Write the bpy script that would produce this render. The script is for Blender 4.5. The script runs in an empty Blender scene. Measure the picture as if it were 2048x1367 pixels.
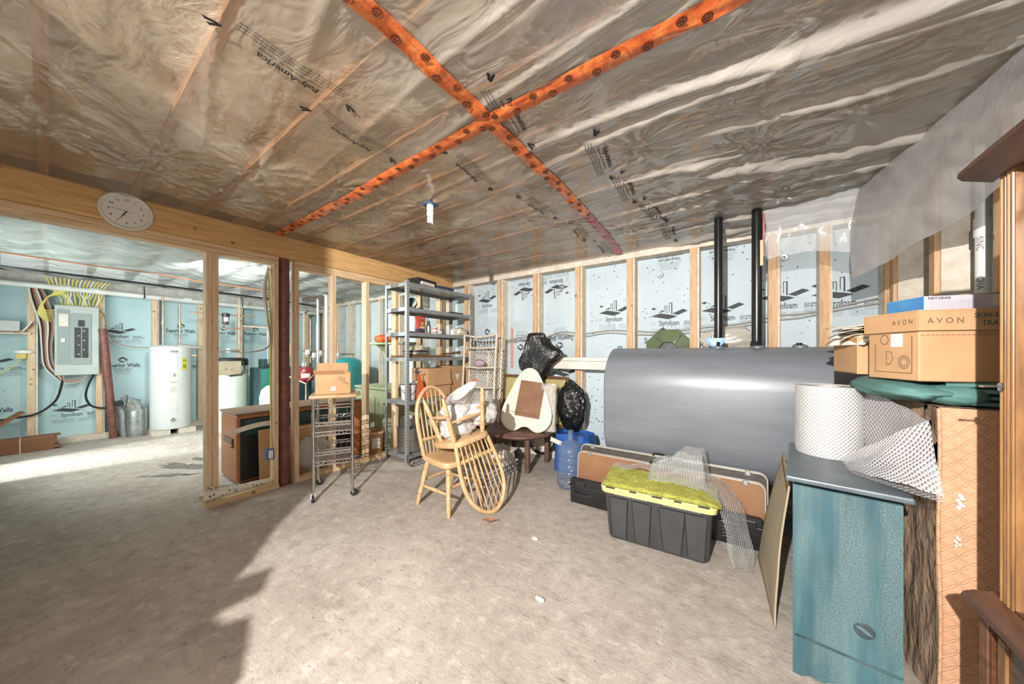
import bpy, math, random
from mathutils import Vector, Matrix, noise as mn
random.seed(7)
PI = math.pi
S = bpy.context.scene
COL = S.collection
# ------------------------------------------------------------------ camera
cam_d = bpy.data.cameras.new('camera')
cam_d.sensor_width = 36.0
cam_d.lens = 650.0 / 2048.0 * 36.0
cam_d.shift_y = 22.5 / 2048.0
cam_d.clip_start = 0.02
cam = bpy.data.objects.new('camera', cam_d)
COL.objects.link(cam)
cam.location = (0, 0, 1.4)
cam.rotation_euler = (PI / 2, 0, math.radians(35.05))
S.camera = cam
# ------------------------------------------------------------------ light
W = bpy.data.worlds.new('world')
S.world = W
W.use_nodes = True
W.node_tree.nodes['Background'].inputs[0].default_value = (0.96, 0.98, 1.0, 1)
W.node_tree.nodes['Background'].inputs[1].default_value = 1.3
S.view_settings.view_transform = 'Standard'
S.view_settings.look = 'None'
S.view_settings.exposure = -0.57
S.view_settings.gamma = 1.0
S.view_settings.use_curve_mapping = False


def area(name, loc, target, power, size, col=(1, 1, 1), size_y=None, spread=180):
    l = bpy.data.lights.new(name, 'AREA')
    l.energy = power
    l.color = col
    l.size = size
    if size_y:
        l.shape = 'RECTANGLE'
        l.size_y = size_y
    else:
        l.shape = 'DISK'
    l.spread = math.radians(spread)
    o = bpy.data.objects.new(name, l)
    COL.objects.link(o)
    o.location = loc
    o.rotation_euler = (Vector(target) - Vector(loc)).to_track_quat('-Z', 'Y').to_euler()
    return o


area('work_lamp', (-0.3, -1.7, 2.4), (-2.0, 3.4, 1.5), 600, 0.045, (1.0, 0.962, 0.915))
area('rear_fill', (0.1, -2.3, 1.35), (-0.6, 3.0, 1.6), 34, 1.4, (1.0, 0.98, 0.96), 1.8)  # added soft general fill behind the camera, not a known doorway
area('left_fill', (-2.3, -0.64, 1.6), (-2.6, 3.0, 1.9), 18, 2.2, (1.0, 0.98, 0.95), 1.1)  # added soft fill for the left side; the wall has no window
area('utility_door_sun', (-7.07, -3.6, 1.55), (-7.07, 0.4, 0.0), 48, 0.5, (0.93, 1.0, 0.98), 0.4, 34)
area('utility_window_daylight', (-6.3, -0.58, 1.6), (-7.0, 2.6, 1.9), 130, 2.4, (0.91, 1.0, 0.98), 1.2)
area('utility_fill', (-5.5, 1.0, 2.3), (-6.7, 3.6, 1.1), 120, 0.25, (0.95, 1.0, 0.98))  # added to brighten the utility equipment, no known lamp there

# ------------------------------------------------------------------ helpers


def lin(h):
    h = h.lstrip('#')
    v = [int(h[i:i + 2], 16) / 255 for i in (0, 2, 4)]
    g = 0.3 * v[0] + 0.59 * v[1] + 0.11 * v[2]
    v = [g + (c - g) * 0.86 for c in v]
    return tuple(((c + 0.055) / 1.055) ** 2.4 if c > 0.04045 else c / 12.92 for c in v) + (1.0,)


class NT:
    """small node-graph writer"""
    def __init__(s, name):
        s.m = bpy.data.materials.new(name)
        s.m.use_nodes = True
        s.t = s.m.node_tree
        s.b = s.t.nodes['Principled BSDF']
        s.out = s.t.nodes['Material Output']

    def n(s, typ, **kw):
        nd = s.t.nodes.new(typ)
        for k, v in kw.items():
            if k.startswith('i_'):
                key = k[2:]
                key = int(key) if key.isdigit() else key
                nd.inputs[key].default_value = v
            else:
                setattr(nd, k, v)
        return nd

    def l(s, a, b):
        s.t.links.new(a, b)

    def coord(s, scale=(1, 1, 1), kind='Object'):
        tc = s.n('ShaderNodeTexCoord')
        mp = s.n('ShaderNodeMapping')
        mp.inputs['Scale'].default_value = scale
        s.l(tc.outputs[kind], mp.inputs['Vector'])
        return mp.outputs[0]

    def noise(s, co, scale, detail=4, rough=0.55, dist=0.0):
        nd = s.n('ShaderNodeTexNoise')
        nd.inputs['Scale'].default_value = scale
        nd.inputs['Detail'].default_value = detail
        nd.inputs['Roughness'].default_value = rough
        nd.inputs['Distortion'].default_value = dist
        s.l(co, nd.inputs['Vector'])
        return nd.outputs['Fac']

    def ramp(s, fac, stops):
        r = s.n('ShaderNodeValToRGB')
        e = r.color_ramp.elements
        while len(e) < len(stops):
            e.new(0.5)
        for i, (p, c) in enumerate(stops):
            e[i].position = p
            e[i].color = c if len(c) == 4 else (*c, 1)
        s.l(fac, r.inputs[0])
        return r.outputs[0]

    def mix(s, fac, a, b, mode='MIX'):
        m = s.n('ShaderNodeMix', data_type='RGBA', blend_type=mode)
        for sock, v in ((m.inputs[0], fac), (m.inputs[6], a), (m.inputs[7], b)):
            if hasattr(v, 'is_output') or hasattr(v, 'links'):
                s.l(v, sock)
            else:
                sock.default_value = v
        return m.outputs[2]

    def math(s, op, a, b=None):
        m = s.n('ShaderNodeMath', operation=op)
        for i, v in enumerate((a, b)):
            if v is None:
                continue
            if hasattr(v, 'links'):
                s.l(v, m.inputs[i])
            else:
                m.inputs[i].default_value = v
        return m.outputs[0]

    def bump(s, h, strength=0.3, dist=0.01):
        b = s.n('ShaderNodeBump')
        b.inputs['Strength'].default_value = strength
        b.inputs['Distance'].default_value = dist
        s.l(h, b.inputs['Height'])
        s.l(b.outputs[0], s.b.inputs['Normal'])
        return b.outputs[0]

    def set(s, **kw):
        names = dict(col='Base Color', rough='Roughness', metal='Metallic', alpha='Alpha', trans='Transmission Weight',
                     spec='Specular IOR Level', ior='IOR', coat='Coat Weight', em='Emission Color', ems='Emission Strength',
                     sss='Subsurface Weight')
        for k, v in kw.items():
            i = s.b.inputs[names[k]]
            if hasattr(v, 'links'):
                s.l(v, i)
            else:
                i.default_value = v
        return s


M = {}


def mat(name, c1, c2=None, scale=6, stretch=(1, 1, 1), rough=0.6, metal=0.0, bump=0.0, bd=0.004, spec=0.5, lo=0.35, hi=0.65, detail=4, dist=0.0, **kw):
    t = NT(name)
    a = lin(c1)
    if c2:
        f = t.noise(t.coord(stretch), scale, detail, 0.6, dist)
        t.set(col=t.ramp(f, [(lo, a), (hi, lin(c2))]))
        if bump:
            t.bump(f, bump, bd)
    else:
        t.set(col=a)
    t.set(rough=rough, metal=metal, spec=spec, **kw)
    M[name] = t.m
    return t.m


class MB:
    """collects faces; build() links them as ONE mesh object"""
    def __init__(s):
        s.v = []
        s.f = []
        s.uv = None

    def add(s, vs, fs):
        o = len(s.v)
        s.v += [tuple(p) for p in vs]
        s.f += [tuple(i + o for i in f) for f in fs]
        return s

    def box(s, c, d, rz=0.0, R=None, taper=(1, 1)):
        hx, hy, hz = d[0] / 2, d[1] / 2, d[2] / 2
        vs = []
        for z in (-1, 1):
            k = (1, 1) if z < 0 else taper
            for x, y in ((-1, -1), (1, -1), (1, 1), (-1, 1)):
                vs.append(Vector((x * hx * k[0], y * hy * k[1], z * hz)))
        if R is None:
            R = Matrix.Rotation(rz, 3, 'Z')
        c = Vector(c)
        return s.add([R @ p + c for p in vs], [(3, 2, 1, 0), (4, 5, 6, 7), (0, 1, 5, 4), (1, 2, 6, 5), (2, 3, 7, 6), (3, 0, 4, 7)])

    def bar(s, a, b, w, h, up=(0, 0, 1)):
        a = Vector(a)
        b = Vector(b)
        d = b - a
        x = d.normalized()
        u = Vector(up)
        y = u.cross(x)
        if y.length < 1e-4:
            y = Vector((0, 1, 0)).cross(x)
        y.normalize()
        z = x.cross(y)
        R = Matrix((x, y, z)).transposed()
        return s.box((a + b) / 2, (d.length, w, h), R=R)

    def bbox(s, c, d, b=0.01, rz=0.0, R=None, seg=2):
        """box with rounded vertical and horizontal edges (superellipse-like)"""
        hx, hy, hz = d[0] / 2, d[1] / 2, d[2] / 2
        b = min(b, hx * .99, hy * .99, hz * .99)
        rings = []
        prof = [(-hz, b)]
        for i in range(1, seg + 1):
            a = i / seg * PI / 2
            prof.append((-hz + b * (1 - math.cos(a)), b * (1 - math.sin(a))))
        prof += [(-z, k) for z, k in reversed(prof)]
        if R is None:
            R = Matrix.Rotation(rz, 3, 'Z')
        c = Vector(c)
        vs = []
        n = 4 * (seg + 1)
        for z, k in prof:
            r = b
            for (sx, sy, a0) in ((1, 1, 0), (-1, 1, PI / 2), (-1, -1, PI), (1, -1, 3 * PI / 2)):
                for i in range(seg + 1):
                    a = a0 + i / seg * PI / 2
                    p = Vector((sx * (hx - r) + (r - k) * math.cos(a), sy * (hy - r) + (r - k) * math.sin(a), z))
                    vs.append(R @ p + c)
        fs = []
        m = len(prof)
        for j in range(m - 1):
            for i in range(n):
                fs.append((j * n + i, j * n + (i + 1) % n, (j + 1) * n + (i + 1) % n, (j + 1) * n + i))
        fs.append(tuple(reversed(range(n))))
        fs.append(tuple(range((m - 1) * n, m * n)))
        return s.add(vs, fs)

    def tube(s, pts, r, seg=8, closed=False, cap=True, flat=1.0, up=None):
        pts = [Vector(p) for p in pts]
        n = len(pts)
        rs = r if isinstance(r, (list, tuple)) else [r] * n
        T = []
        for i in range(n):
            if closed:
                d = pts[(i + 1) % n] - pts[i - 1]
            else:
                d = pts[min(i + 1, n - 1)] - pts[max(i - 1, 0)]
            if d.length < 1e-9:
                d = Vector((0, 0, 1))
            T.append(d.normalized())
        u = Vector(up) if up is not None else (Vector((0, 0, 1)) if abs(T[0].z) < 0.9 else Vector((1, 0, 0)))
        N = (u - T[0] * u.dot(T[0])).normalized()
        vs = []
        for i in range(n):
            if i:
                N = N - T[i] * N.dot(T[i])
                if N.length < 1e-6:
                    N = T[i].orthogonal()
                N.normalize()
            B = T[i].cross(N)
            for k in range(seg):
                a = 2 * PI * k / seg
                vs.append(pts[i] + N * (rs[i] * math.cos(a)) + B * (rs[i] * flat * math.sin(a)))
        fs = []
        for i in range(n if closed else n - 1):
            j = (i + 1) % n
            for k in range(seg):
                fs.append((i * seg + k, i * seg + (k + 1) % seg, j * seg + (k + 1) % seg, j * seg + k))
        if cap and not closed:
            fs.append(tuple(reversed(range(seg))))
            fs.append(tuple(range((n - 1) * seg, n * seg)))
        return s.add(vs, fs)

    def cyl(s, a, b, r, seg=16):
        return s.tube([a, b], r, seg)

    def turn(s, a, b, prof, seg=12):
        a = Vector(a)
        b = Vector(b)
        return s.tube([a.lerp(b, t) for t, _ in prof], [r for _, r in prof], seg)

    def lathe(s, prof, c=(0, 0, 0), seg=32, R=None, cap=True):
        vs = []
        c = Vector(c)
        for r, z in prof:
            for k in range(seg):
                a = 2 * PI * k / seg
                p = Vector((r * math.cos(a), r * math.sin(a), z))
                vs.append((R @ p if R else p) + c)
        fs = []
        for i in range(len(prof) - 1):
            for k in range(seg):
                fs.append((i * seg + k, i * seg + (k + 1) % seg, (i + 1) * seg + (k + 1) % seg, (i + 1) * seg + k))
        if cap:
            fs.append(tuple(reversed(range(seg))))
            fs.append(tuple(range((len(prof) - 1) * seg, len(prof) * seg)))
        return s.add(vs, fs)

    def prism(s, poly, a, b, R=None, c=(0, 0, 0)):
        """poly in local xy, extruded from z=a to z=b"""
        n = len(poly)
        c = Vector(c)
        vs = [Vector((x, y, z)) for z in (a, b) for x, y in poly]
        vs = [(R @ p if R else p) + c for p in vs]
        fs = [tuple(reversed(range(n))), tuple(range(n, 2 * n))]
        fs += [(i, (i + 1) % n, n + (i + 1) % n, n + i) for i in range(n)]
        return s.add(vs, fs)

    def surf(s, fn, nu, nv, uvs=None, wrap=False):
        vs = []
        for j in range(nv + 1):
            for i in range(nu + 1):
                vs.append(fn(i / nu, j / nv))
        fs = []
        for j in range(nv):
            for i in range(nu):
                a = j * (nu + 1) + i
                fs.append((a, a + 1, a + nu + 2, a + nu + 1))
        if uvs:
            s.uv = (s.uv or []) + [(i / nu * uvs[0], j / nv * uvs[1]) for j in range(nv + 1) for i in range(nu + 1)]
        return s.add(vs, fs)

    def blob(s, c, r, seed=0, amp=0.12, freq=3.0, nu=40, nv=26, crease=0.0, flat=None, R=None):
        c = Vector(c)
        vs = []
        for j in range(nv + 1):
            th = PI * j / nv
            for i in range(nu):
                ph = 2 * PI * i / nu
                d = Vector((math.sin(th) * math.cos(ph), math.sin(th) * math.sin(ph), math.cos(th)))
                k = 1 + amp * mn.noise(d * freq + Vector((seed * 7.3, 0, 0)))
                if crease:
                    k -= crease * (1 - abs(mn.noise(d * freq * 2.3 + Vector((0, seed * 5.1, 0)))) * 2.2) ** 3
                p = Vector((d.x * r[0], d.y * r[1], d.z * r[2])) * k
                if flat is not None and p.z < flat:
                    p.z = flat
                vs.append((R @ p if R else p) + c)
        fs = []
        for j in range(nv):
            for i in range(nu):
                fs.append((j * nu + i, (j + 1) * nu + i, (j + 1) * nu + (i + 1) % nu, j * nu + (i + 1) % nu))
        return s.add(vs, fs)

    def mesh(s, name, m=None, smooth=False):
        me = bpy.data.meshes.new(name)
        me.from_pydata(s.v, [], s.f)
        if s.uv and len(s.uv) == len(s.v):
            ul = me.uv_layers.new(name='UVMap')
            idx = [0] * len(me.loops)
            me.loops.foreach_get('vertex_index', idx)
            flat = []
            for i in idx:
                flat += s.uv[i]
            ul.data.foreach_set('uv', flat)
        if m is not None:
            me.materials.append(M[m] if isinstance(m, str) else m)
        if smooth:
            me.polygons.foreach_set('use_smooth', [True] * len(me.polygons))
            if smooth != 'all':
                try:
                    me.set_sharp_from_angle(angle=math.radians(38))
                except Exception:
                    pass
        me.update()
        return me

    def build(s, name, m, parent=None, smooth=False, mods=()):
        o = bpy.data.objects.new(name, s.mesh(name, m, smooth))
        COL.objects.link(o)
        if parent is not None:
            o.parent = parent
        return o


def tag(o, label=None, cat=None, group=None, kind=None):
    if label:
        o['label'] = label
    if cat:
        o['category'] = cat
    if group:
        o['group'] = group
    if kind:
        o['kind'] = kind
    return o


def thing(name, label, cat, loc=(0, 0, 0), rz=0.0, group=None, rot=None):
    o = bpy.data.objects.new(name, None)
    COL.objects.link(o)
    o.location = loc
    o.rotation_euler = rot if rot else (0, 0, rz)
    o.empty_display_size = 0.05
    return tag(o, label, cat, group)


def struct(name, loc=(0, 0, 0)):
    o = bpy.data.objects.new(name, None)
    COL.objects.link(o)
    o.location = loc
    o['kind'] = 'structure'
    return o


def inst(me, name, parent=None, loc=(0, 0, 0), rot=(0, 0, 0), mw=None):
    o = bpy.data.objects.new(name, me)
    COL.objects.link(o)
    if parent is not None:
        o.parent = parent
    if mw is not None:
        o.matrix_local = mw
    else:
        o.location = loc
        o.rotation_euler = rot
    return o


def frame(org, right, up):
    r = Vector(right).normalized()
    u = Vector(up).normalized()
    n = r.cross(u)
    return Matrix(((r.x, u.x, n.x, org[0]), (r.y, u.y, n.y, org[1]), (r.z, u.z, n.z, org[2]), (0, 0, 0, 1)))


_tc = {}


def text_data(s, size, bold=0.0, align='LEFT', shear=0.0):
    """lettering as flat mesh data (verts, faces) in xy"""
    k = (s, size, bold, align, shear)
    if k in _tc:
        return _tc[k]
    cu = bpy.data.curves.new('lettering', 'FONT')
    cu.body = s
    cu.size = size
    cu.offset = bold * size
    cu.align_x = align
    cu.shear = shear
    cu.resolution_u = 2
    o = bpy.data.objects.new('lettering', cu)
    COL.objects.link(o)
    dg = bpy.context.evaluated_depsgraph_get()
    me = bpy.data.meshes.new_from_object(o.evaluated_get(dg))
    vs = [tuple(v.co) for v in me.vertices]
    fs = [tuple(p.vertices) for p in me.polygons]
    bpy.data.objects.remove(o)
    bpy.data.curves.remove(cu)
    bpy.data.meshes.remove(me)
    _tc[k] = (vs, fs)
    return _tc[k]


def put_text(mb, s, size, x=0, y=0, bold=0.0, align='LEFT', sx=1.0, rot=0.0, z=0.0, shear=0.0):
    vs, fs = text_data(s, size, bold, align, shear)
    c, sn = math.cos(rot), math.sin(rot)
    mb.add([(x + (v[0] * sx) * c - v[1] * sn, y + (v[0] * sx) * sn + v[1] * c, z) for v in vs], fs)
    return mb


def quad(mb, pts, z=0.0):
    mb.add([(x, y, z) for x, y in pts], [tuple(range(len(pts)))])
    return mb


def sm(a, b, x):
    t = max(0.0, min(1.0, (x - a) / (b - a)))
    return t * t * (3 - 2 * t)


def spline(pts, n=6):
    """Catmull-Rom through pts"""
    P = [Vector(p) for p in pts]
    out = []
    for i in range(len(P) - 1):
        p0 = P[max(i - 1, 0)]
        p1 = P[i]
        p2 = P[i + 1]
        p3 = P[min(i + 2, len(P) - 1)]
        for k in range(n):
            t = k / n
            out.append(0.5 * ((2 * p1) + (p2 - p0) * t + (2 * p0 - 5 * p1 + 4 * p2 - p3) * t * t + (3 * p1 - p0 - 3 * p2 + p3) * t ** 3))
    out.append(P[-1])
    return out


# ------------------------------------------------------------------ materials
mat('wood_stud', '#dfc4a0', '#cba67c', 9, (6, 6, 0.5), 0.7, bump=0.15)
mat('wood_nailer', '#d6ac80', '#b98a5a', 9, (6, 6, 0.5), 0.7, bump=0.15)
mat('wood_beam', '#dcae6e', '#b98548', 7, (5, 0.5, 7), 0.65, bump=0.1, lo=0.3, hi=0.75)
mat('wood_plate', '#dfc196', '#c9a170', 8, (6, 0.5, 6), 0.7, bump=0.1)
mat('wood_joist', '#c08a5c', '#96602f', 8, (0.6, 6, 6), 0.75)
mat('concrete_stud', '#dcd1c0', '#c6b8a4', 14, rough=0.85, bump=0.2)
mat('concrete_white', '#dedbd4', '#c4c1b8', 10, rough=0.8, bump=0.2)
mat('steel_red', '#8a5244', '#6c3d32', 14, rough=0.5, bump=0.1)
mat('ink', '#3a3f42', rough=0.7)
mat('ink_black', '#1d1a19', rough=0.7)
mat('red_paint', '#d0745f', '#c0a59a', 30, rough=0.8)
mat('deck', '#6f5a46', '#4f4034', 5, rough=0.9)
mat('cable_grey', '#9c978f', rough=0.5)
mat('cable_yellow', '#d2c458', rough=0.5)
mat('cable_black', '#1c1d1f', rough=0.5)
mat('cable_white', '#d4d3cc', rough=0.5)
mat('cable_orange', '#a85a35', rough=0.5)
mat('copper', '#d3b498', '#b08e72', 12, rough=0.35, metal=0.4)
mat('pvc_white', '#dfe0da', '#c9cbc6', 4, rough=0.35)
mat('pipe_black', '#141416', '#1f1f22', 10, rough=0.25)
mat('galvanised', '#c3c8c8', '#9ba3a4', 10, rough=0.35, metal=0.8)
mat('chrome', '#c9c9cb', rough=0.18, metal=1.0)
mat('steel_grey', '#a2a7aa', '#92979a', 12, rough=0.4, metal=0.5)
mat('black_plastic', '#1d1d1f', '#252628', 10, rough=0.4)
mat('black_rubber', '#171718', rough=0.7)
mat('white_plastic', '#e4e3df', rough=0.4)
mat('card_tan', '#c79a6c', '#b98a5c', 4, rough=0.85)
mat('card_grey', '#ab9d80', '#9c8f74', 4, rough=0.85)
mat('card_edge', '#d3b48a', rough=0.9)
mat('paper', '#e6e2d8', '#d2cabb', 8, rough=0.8)
mat('white_paint', '#ddd8cf', '#cfc7ba', 10, rough=0.6)

def knots(name, dark):
    """a few dark knots, different on every stick of lumber"""
    m = M[name]
    nt = m.node_tree
    b = nt.nodes['Principled BSDF']
    src = b.inputs['Base Color'].links[0].from_socket
    tc = nt.nodes.new('ShaderNodeTexCoord')
    oi = nt.nodes.new('ShaderNodeObjectInfo')
    ml = nt.nodes.new('ShaderNodeMath')
    ml.operation = 'MULTIPLY'
    ml.inputs[1].default_value = 37.0
    nt.links.new(oi.outputs['Random'], ml.inputs[0])
    ad = nt.nodes.new('ShaderNodeVectorMath')
    ad.operation = 'ADD'
    nt.links.new(tc.outputs['Object'], ad.inputs[0])
    nt.links.new(ml.outputs[0], ad.inputs[1])
    vo = nt.nodes.new('ShaderNodeTexVoronoi')
    vo.inputs['Scale'].default_value = 5.5
    nt.links.new(ad.outputs[0], vo.inputs['Vector'])
    rp = nt.nodes.new('ShaderNodeValToRGB')
    rp.color_ramp.elements[0].position = 0.05
    rp.color_ramp.elements[0].color = (0.85, 0.85, 0.85, 1)
    rp.color_ramp.elements[1].position = 0.12
    rp.color_ramp.elements[1].color = (0, 0, 0, 1)
    nt.links.new(vo.outputs['Distance'], rp.inputs[0])
    mx = nt.nodes.new('ShaderNodeMix')
    mx.data_type = 'RGBA'
    nt.links.new(rp.outputs[0], mx.inputs[0])
    nt.links.new(src, mx.inputs[6])
    mx.inputs[7].default_value = lin(dark)
    nt.links.new(mx.outputs[2], b.inputs['Base Color'])


for n_, d_ in (('wood_stud', '#7a5330'), ('wood_nailer', '#6e4526'), ('wood_plate', '#7a5330'), ('wood_beam', '#7d5226')):
    knots(n_, d_)

# styrofoam board: pale blue with flecks of dirt
def foam(name, c1, c2, spots, th):
    t = NT(name)
    co = t.coord()
    base = t.ramp(t.noise(co, 1.3, 3), [(0.35, lin(c1)), (0.65, lin(c2))])
    v = t.n('ShaderNodeTexVoronoi', feature='F1')
    v.inputs['Scale'].default_value = spots
    v.inputs['Randomness'].default_value = 1.0
    nz = t.n('ShaderNodeTexNoise')
    nz.inputs['Scale'].default_value = 18
    t.l(co, nz.inputs['Vector'])
    add = t.n('ShaderNodeVectorMath', operation='ADD')
    sc = t.n('ShaderNodeVectorMath', operation='SCALE')
    sc.inputs['Scale'].default_value = 0.06
    t.l(nz.outputs['Color'], sc.inputs[0])
    t.l(co, add.inputs[0])
    t.l(sc.outputs[0], add.inputs[1])
    t.l(add.outputs[0], v.inputs['Vector'])
    dens = t.noise(co, 2.1, 2)
    thr = t.math('MULTIPLY', dens, th)
    spot = t.math('LESS_THAN', v.outputs['Distance'], thr)
    fine = t.noise(co, 75, 2)
    spot2 = t.math('GREATER_THAN', fine, 0.735)
    f = t.math('MAXIMUM', spot, spot2)
    t.set(col=t.mix(f, base, lin('#4c5052')), rough=0.75, spec=0.3)
    M[name] = t.m


foam('foam_blue', '#b3c3cc', '#c0cfd6', 17, 0.24)
foam('foam_teal_cast', '#a6c6cb', '#b5d1d4', 9, 0.10)  # same foam as the blue; teal cast of the utility light put into its colour
foam('foam_grey', '#b9c8cb', '#c5d1d3', 5, 0.05)

# poured concrete floor with trowel marks and dust
t = NT('concrete_floor')
co = t.coord()
s1 = t.coord((1.0, 2.6, 1))
tc = t.n('ShaderNodeTexCoord')
mp = t.n('ShaderNodeMapping')
mp.inputs['Rotation'].default_value = (0, 0, 0.9)
mp.inputs['Scale'].default_value = (1.0, 3.2, 1.0)
t.l(tc.outputs['Object'], mp.inputs['Vector'])
s2 = mp.outputs[0]
big = t.noise(co, 1.3, 5, 0.6, 0.2)
mid = t.noise(co, 11, 12, 0.70, 0.25)
fl1 = t.noise(s1, 22, 5, 0.6, 0.9)
fl2 = t.noise(s2, 17, 5, 0.62, 0.7)
c = t.ramp(big, [(0.32, lin('#9d9186')), (0.68, lin('#b6aca1'))])
c = t.mix(t.ramp(mid, [(0.36, (0.5, 0.5, 0.5, 1)), (0.48, (0, 0, 0, 1))]), c, lin('#867a70'))
c = t.mix(t.ramp(mid, [(0.54, (0, 0, 0, 1)), (0.63, (0.5, 0.5, 0.5, 1))]), c, lin('#c8c0b6'))
c = t.mix(t.ramp(fl1, [(0.30, (0.75, 0.75, 0.75, 1)), (0.37, (0, 0, 0, 1))]), c, lin('#72675e'))
c = t.mix(t.ramp(fl2, [(0.30, (0.75, 0.75, 0.75, 1)), (0.36, (0, 0, 0, 1))]), c, lin('#6f645b'))
t.set(col=c, rough=0.75, spec=0.25)
t.bump(t.math('ADD', mid, t.math('MULTIPLY', t.math('ADD', fl1, fl2), 0.3)), 0.4, 0.02)
M['concrete_floor'] = t.m

# glass-wool batts behind the plastic
t = NT('glass_wool')
co = t.coord((1, 1, 1))
a = t.noise(co, 1.6, 6, 0.65, 0.5)
b = t.noise(co, 6, 5, 0.65, 1.0)
c = t.ramp(a, [(0.32, lin('#8d6a46')), (0.46, lin('#bf9d72')), (0.60, lin('#f0e3ca'))])
c = t.mix(t.ramp(b, [(0.3, (0.8, 0.8, 0.8, 1)), (0.42, (0, 0, 0, 1))]), c, lin('#7c6a55'))
t.set(col=c, rough=0.95, spec=0.1)
t.bump(b, 0.6, 0.03)
M['glass_wool'] = t.m


def creases(t, stretch, scale, bs):
    """sharp crease lines of thin film: ridged noise plus soft waves"""
    co = t.coord(stretch)
    r1 = t.n('ShaderNodeTexNoise', noise_type='RIDGED_MULTIFRACTAL')
    r1.inputs['Scale'].default_value = scale * 0.45
    r1.inputs['Detail'].default_value = 2.5
    r1.inputs['Distortion'].default_value = 0.9
    t.l(co, r1.inputs['Vector'])
    f = t.noise(co, scale, 3, 0.55, 1.0)
    t.bump(t.math('ADD', t.math('MULTIPLY', r1.outputs['Fac'], 0.55), f), bs, 0.03)


def poly_sheet(name, tint, alpha, rough=0.2, bs=0.35, spec=0.6, stretch=(0.7, 1.6, 1), scale=7):
    """clear vapour-barrier film: part see-through, part milky gloss"""
    t = NT(name)
    creases(t, stretch, scale, bs)
    t.set(col=lin(tint), rough=rough, alpha=alpha, spec=spec)
    M[name] = t.m


poly_sheet('film_ceiling', '#b8a793', 0.42, 0.16, 0.55, 1.0)
# slack film away from the joists reads milkier and greyer than where it is drawn tight
t = NT('film_ceiling')
creases(t, (0.8, 1.3, 1), 4.5, 0.32)
sp = t.n('ShaderNodeSeparateXYZ')
t.l(t.coord(), sp.inputs[0])
mr = t.n('ShaderNodeMapRange', interpolation_type='SMOOTHSTEP')
mr.inputs['From Min'].default_value = -2.6
mr.inputs['From Max'].default_value = 0.1
t.l(sp.outputs[0], mr.inputs[0])
k = mr.outputs[0]
t.set(col=t.mix(k, lin('#b59d82'), lin('#b7b0a7')), rough=0.10, spec=1.0, ior=1.75, alpha=t.math('ADD', t.math('MULTIPLY', k, 0.36), 0.44))
M['film_ceiling'] = t.m
poly_sheet('film_utility', '#a9b2ad', 0.7, 0.12, 1.0, 1.0, (1.8, 0.5, 1), 5)
poly_sheet('film_hanging', '#a09e9b', 0.72, 0.28, 0.12)
poly_sheet('film_clear', '#d8dadb', 0.38, 0.15, 0.25)


def dots(name, col, p=0.02, alpha=1.0, rough=0.2, strength=0.6, spec=0.7):
    """bubble wrap: a regular staggered dot relief on the sheet's own UVs (metres)"""
    t = NT(name)
    co = t.coord((1, 1, 1), 'UV')
    sp = t.n('ShaderNodeSeparateXYZ')
    t.l(co, sp.inputs[0])
    k = 2 * PI / p
    cu = t.math('COSINE', t.math('MULTIPLY', sp.outputs[0], k))
    cv = t.math('COSINE', t.math('MULTIPLY', sp.outputs[1], k))
    h = t.math('MAXIMUM', t.math('MULTIPLY', cu, cv), -0.15)
    t.bump(h, strength, p * 0.35)
    f = t.n('ShaderNodeMapRange')
    f.inputs['From Min'].default_value = -0.15
    f.inputs['From Max'].default_value = 0.8
    f.inputs['To Min'].default_value = alpha
    f.inputs['To Max'].default_value = min(1.0, alpha + 0.2)
    t.l(h, f.inputs[0])
    t.set(col=lin(col), rough=rough, spec=spec)
    if alpha < 1:
        t.l(f.outputs[0], t.b.inputs['Alpha'])
    M[name] = t.m


dots('bubble_roll', '#bcbbb9', 0.019, 1.0, 0.25, 0.65)
dots('bubble_sheet', '#cfced0', 0.022, 0.62, 0.15, 0.9)
dots('bubble_lump', '#cdd0cf', 0.026, 0.30, 0.12, 1.0)
# ------------------------------------------------------------------ the floor
floor = MB().box((-3.8, 0.6, -0.05), (10.4, 7.2, 0.1)).build('floor', 'concrete_floor')
tag(floor, kind='structure')

# prints on the foam boards, one mesh each, in a flat local frame (origin = centre of the brand word)


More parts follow.
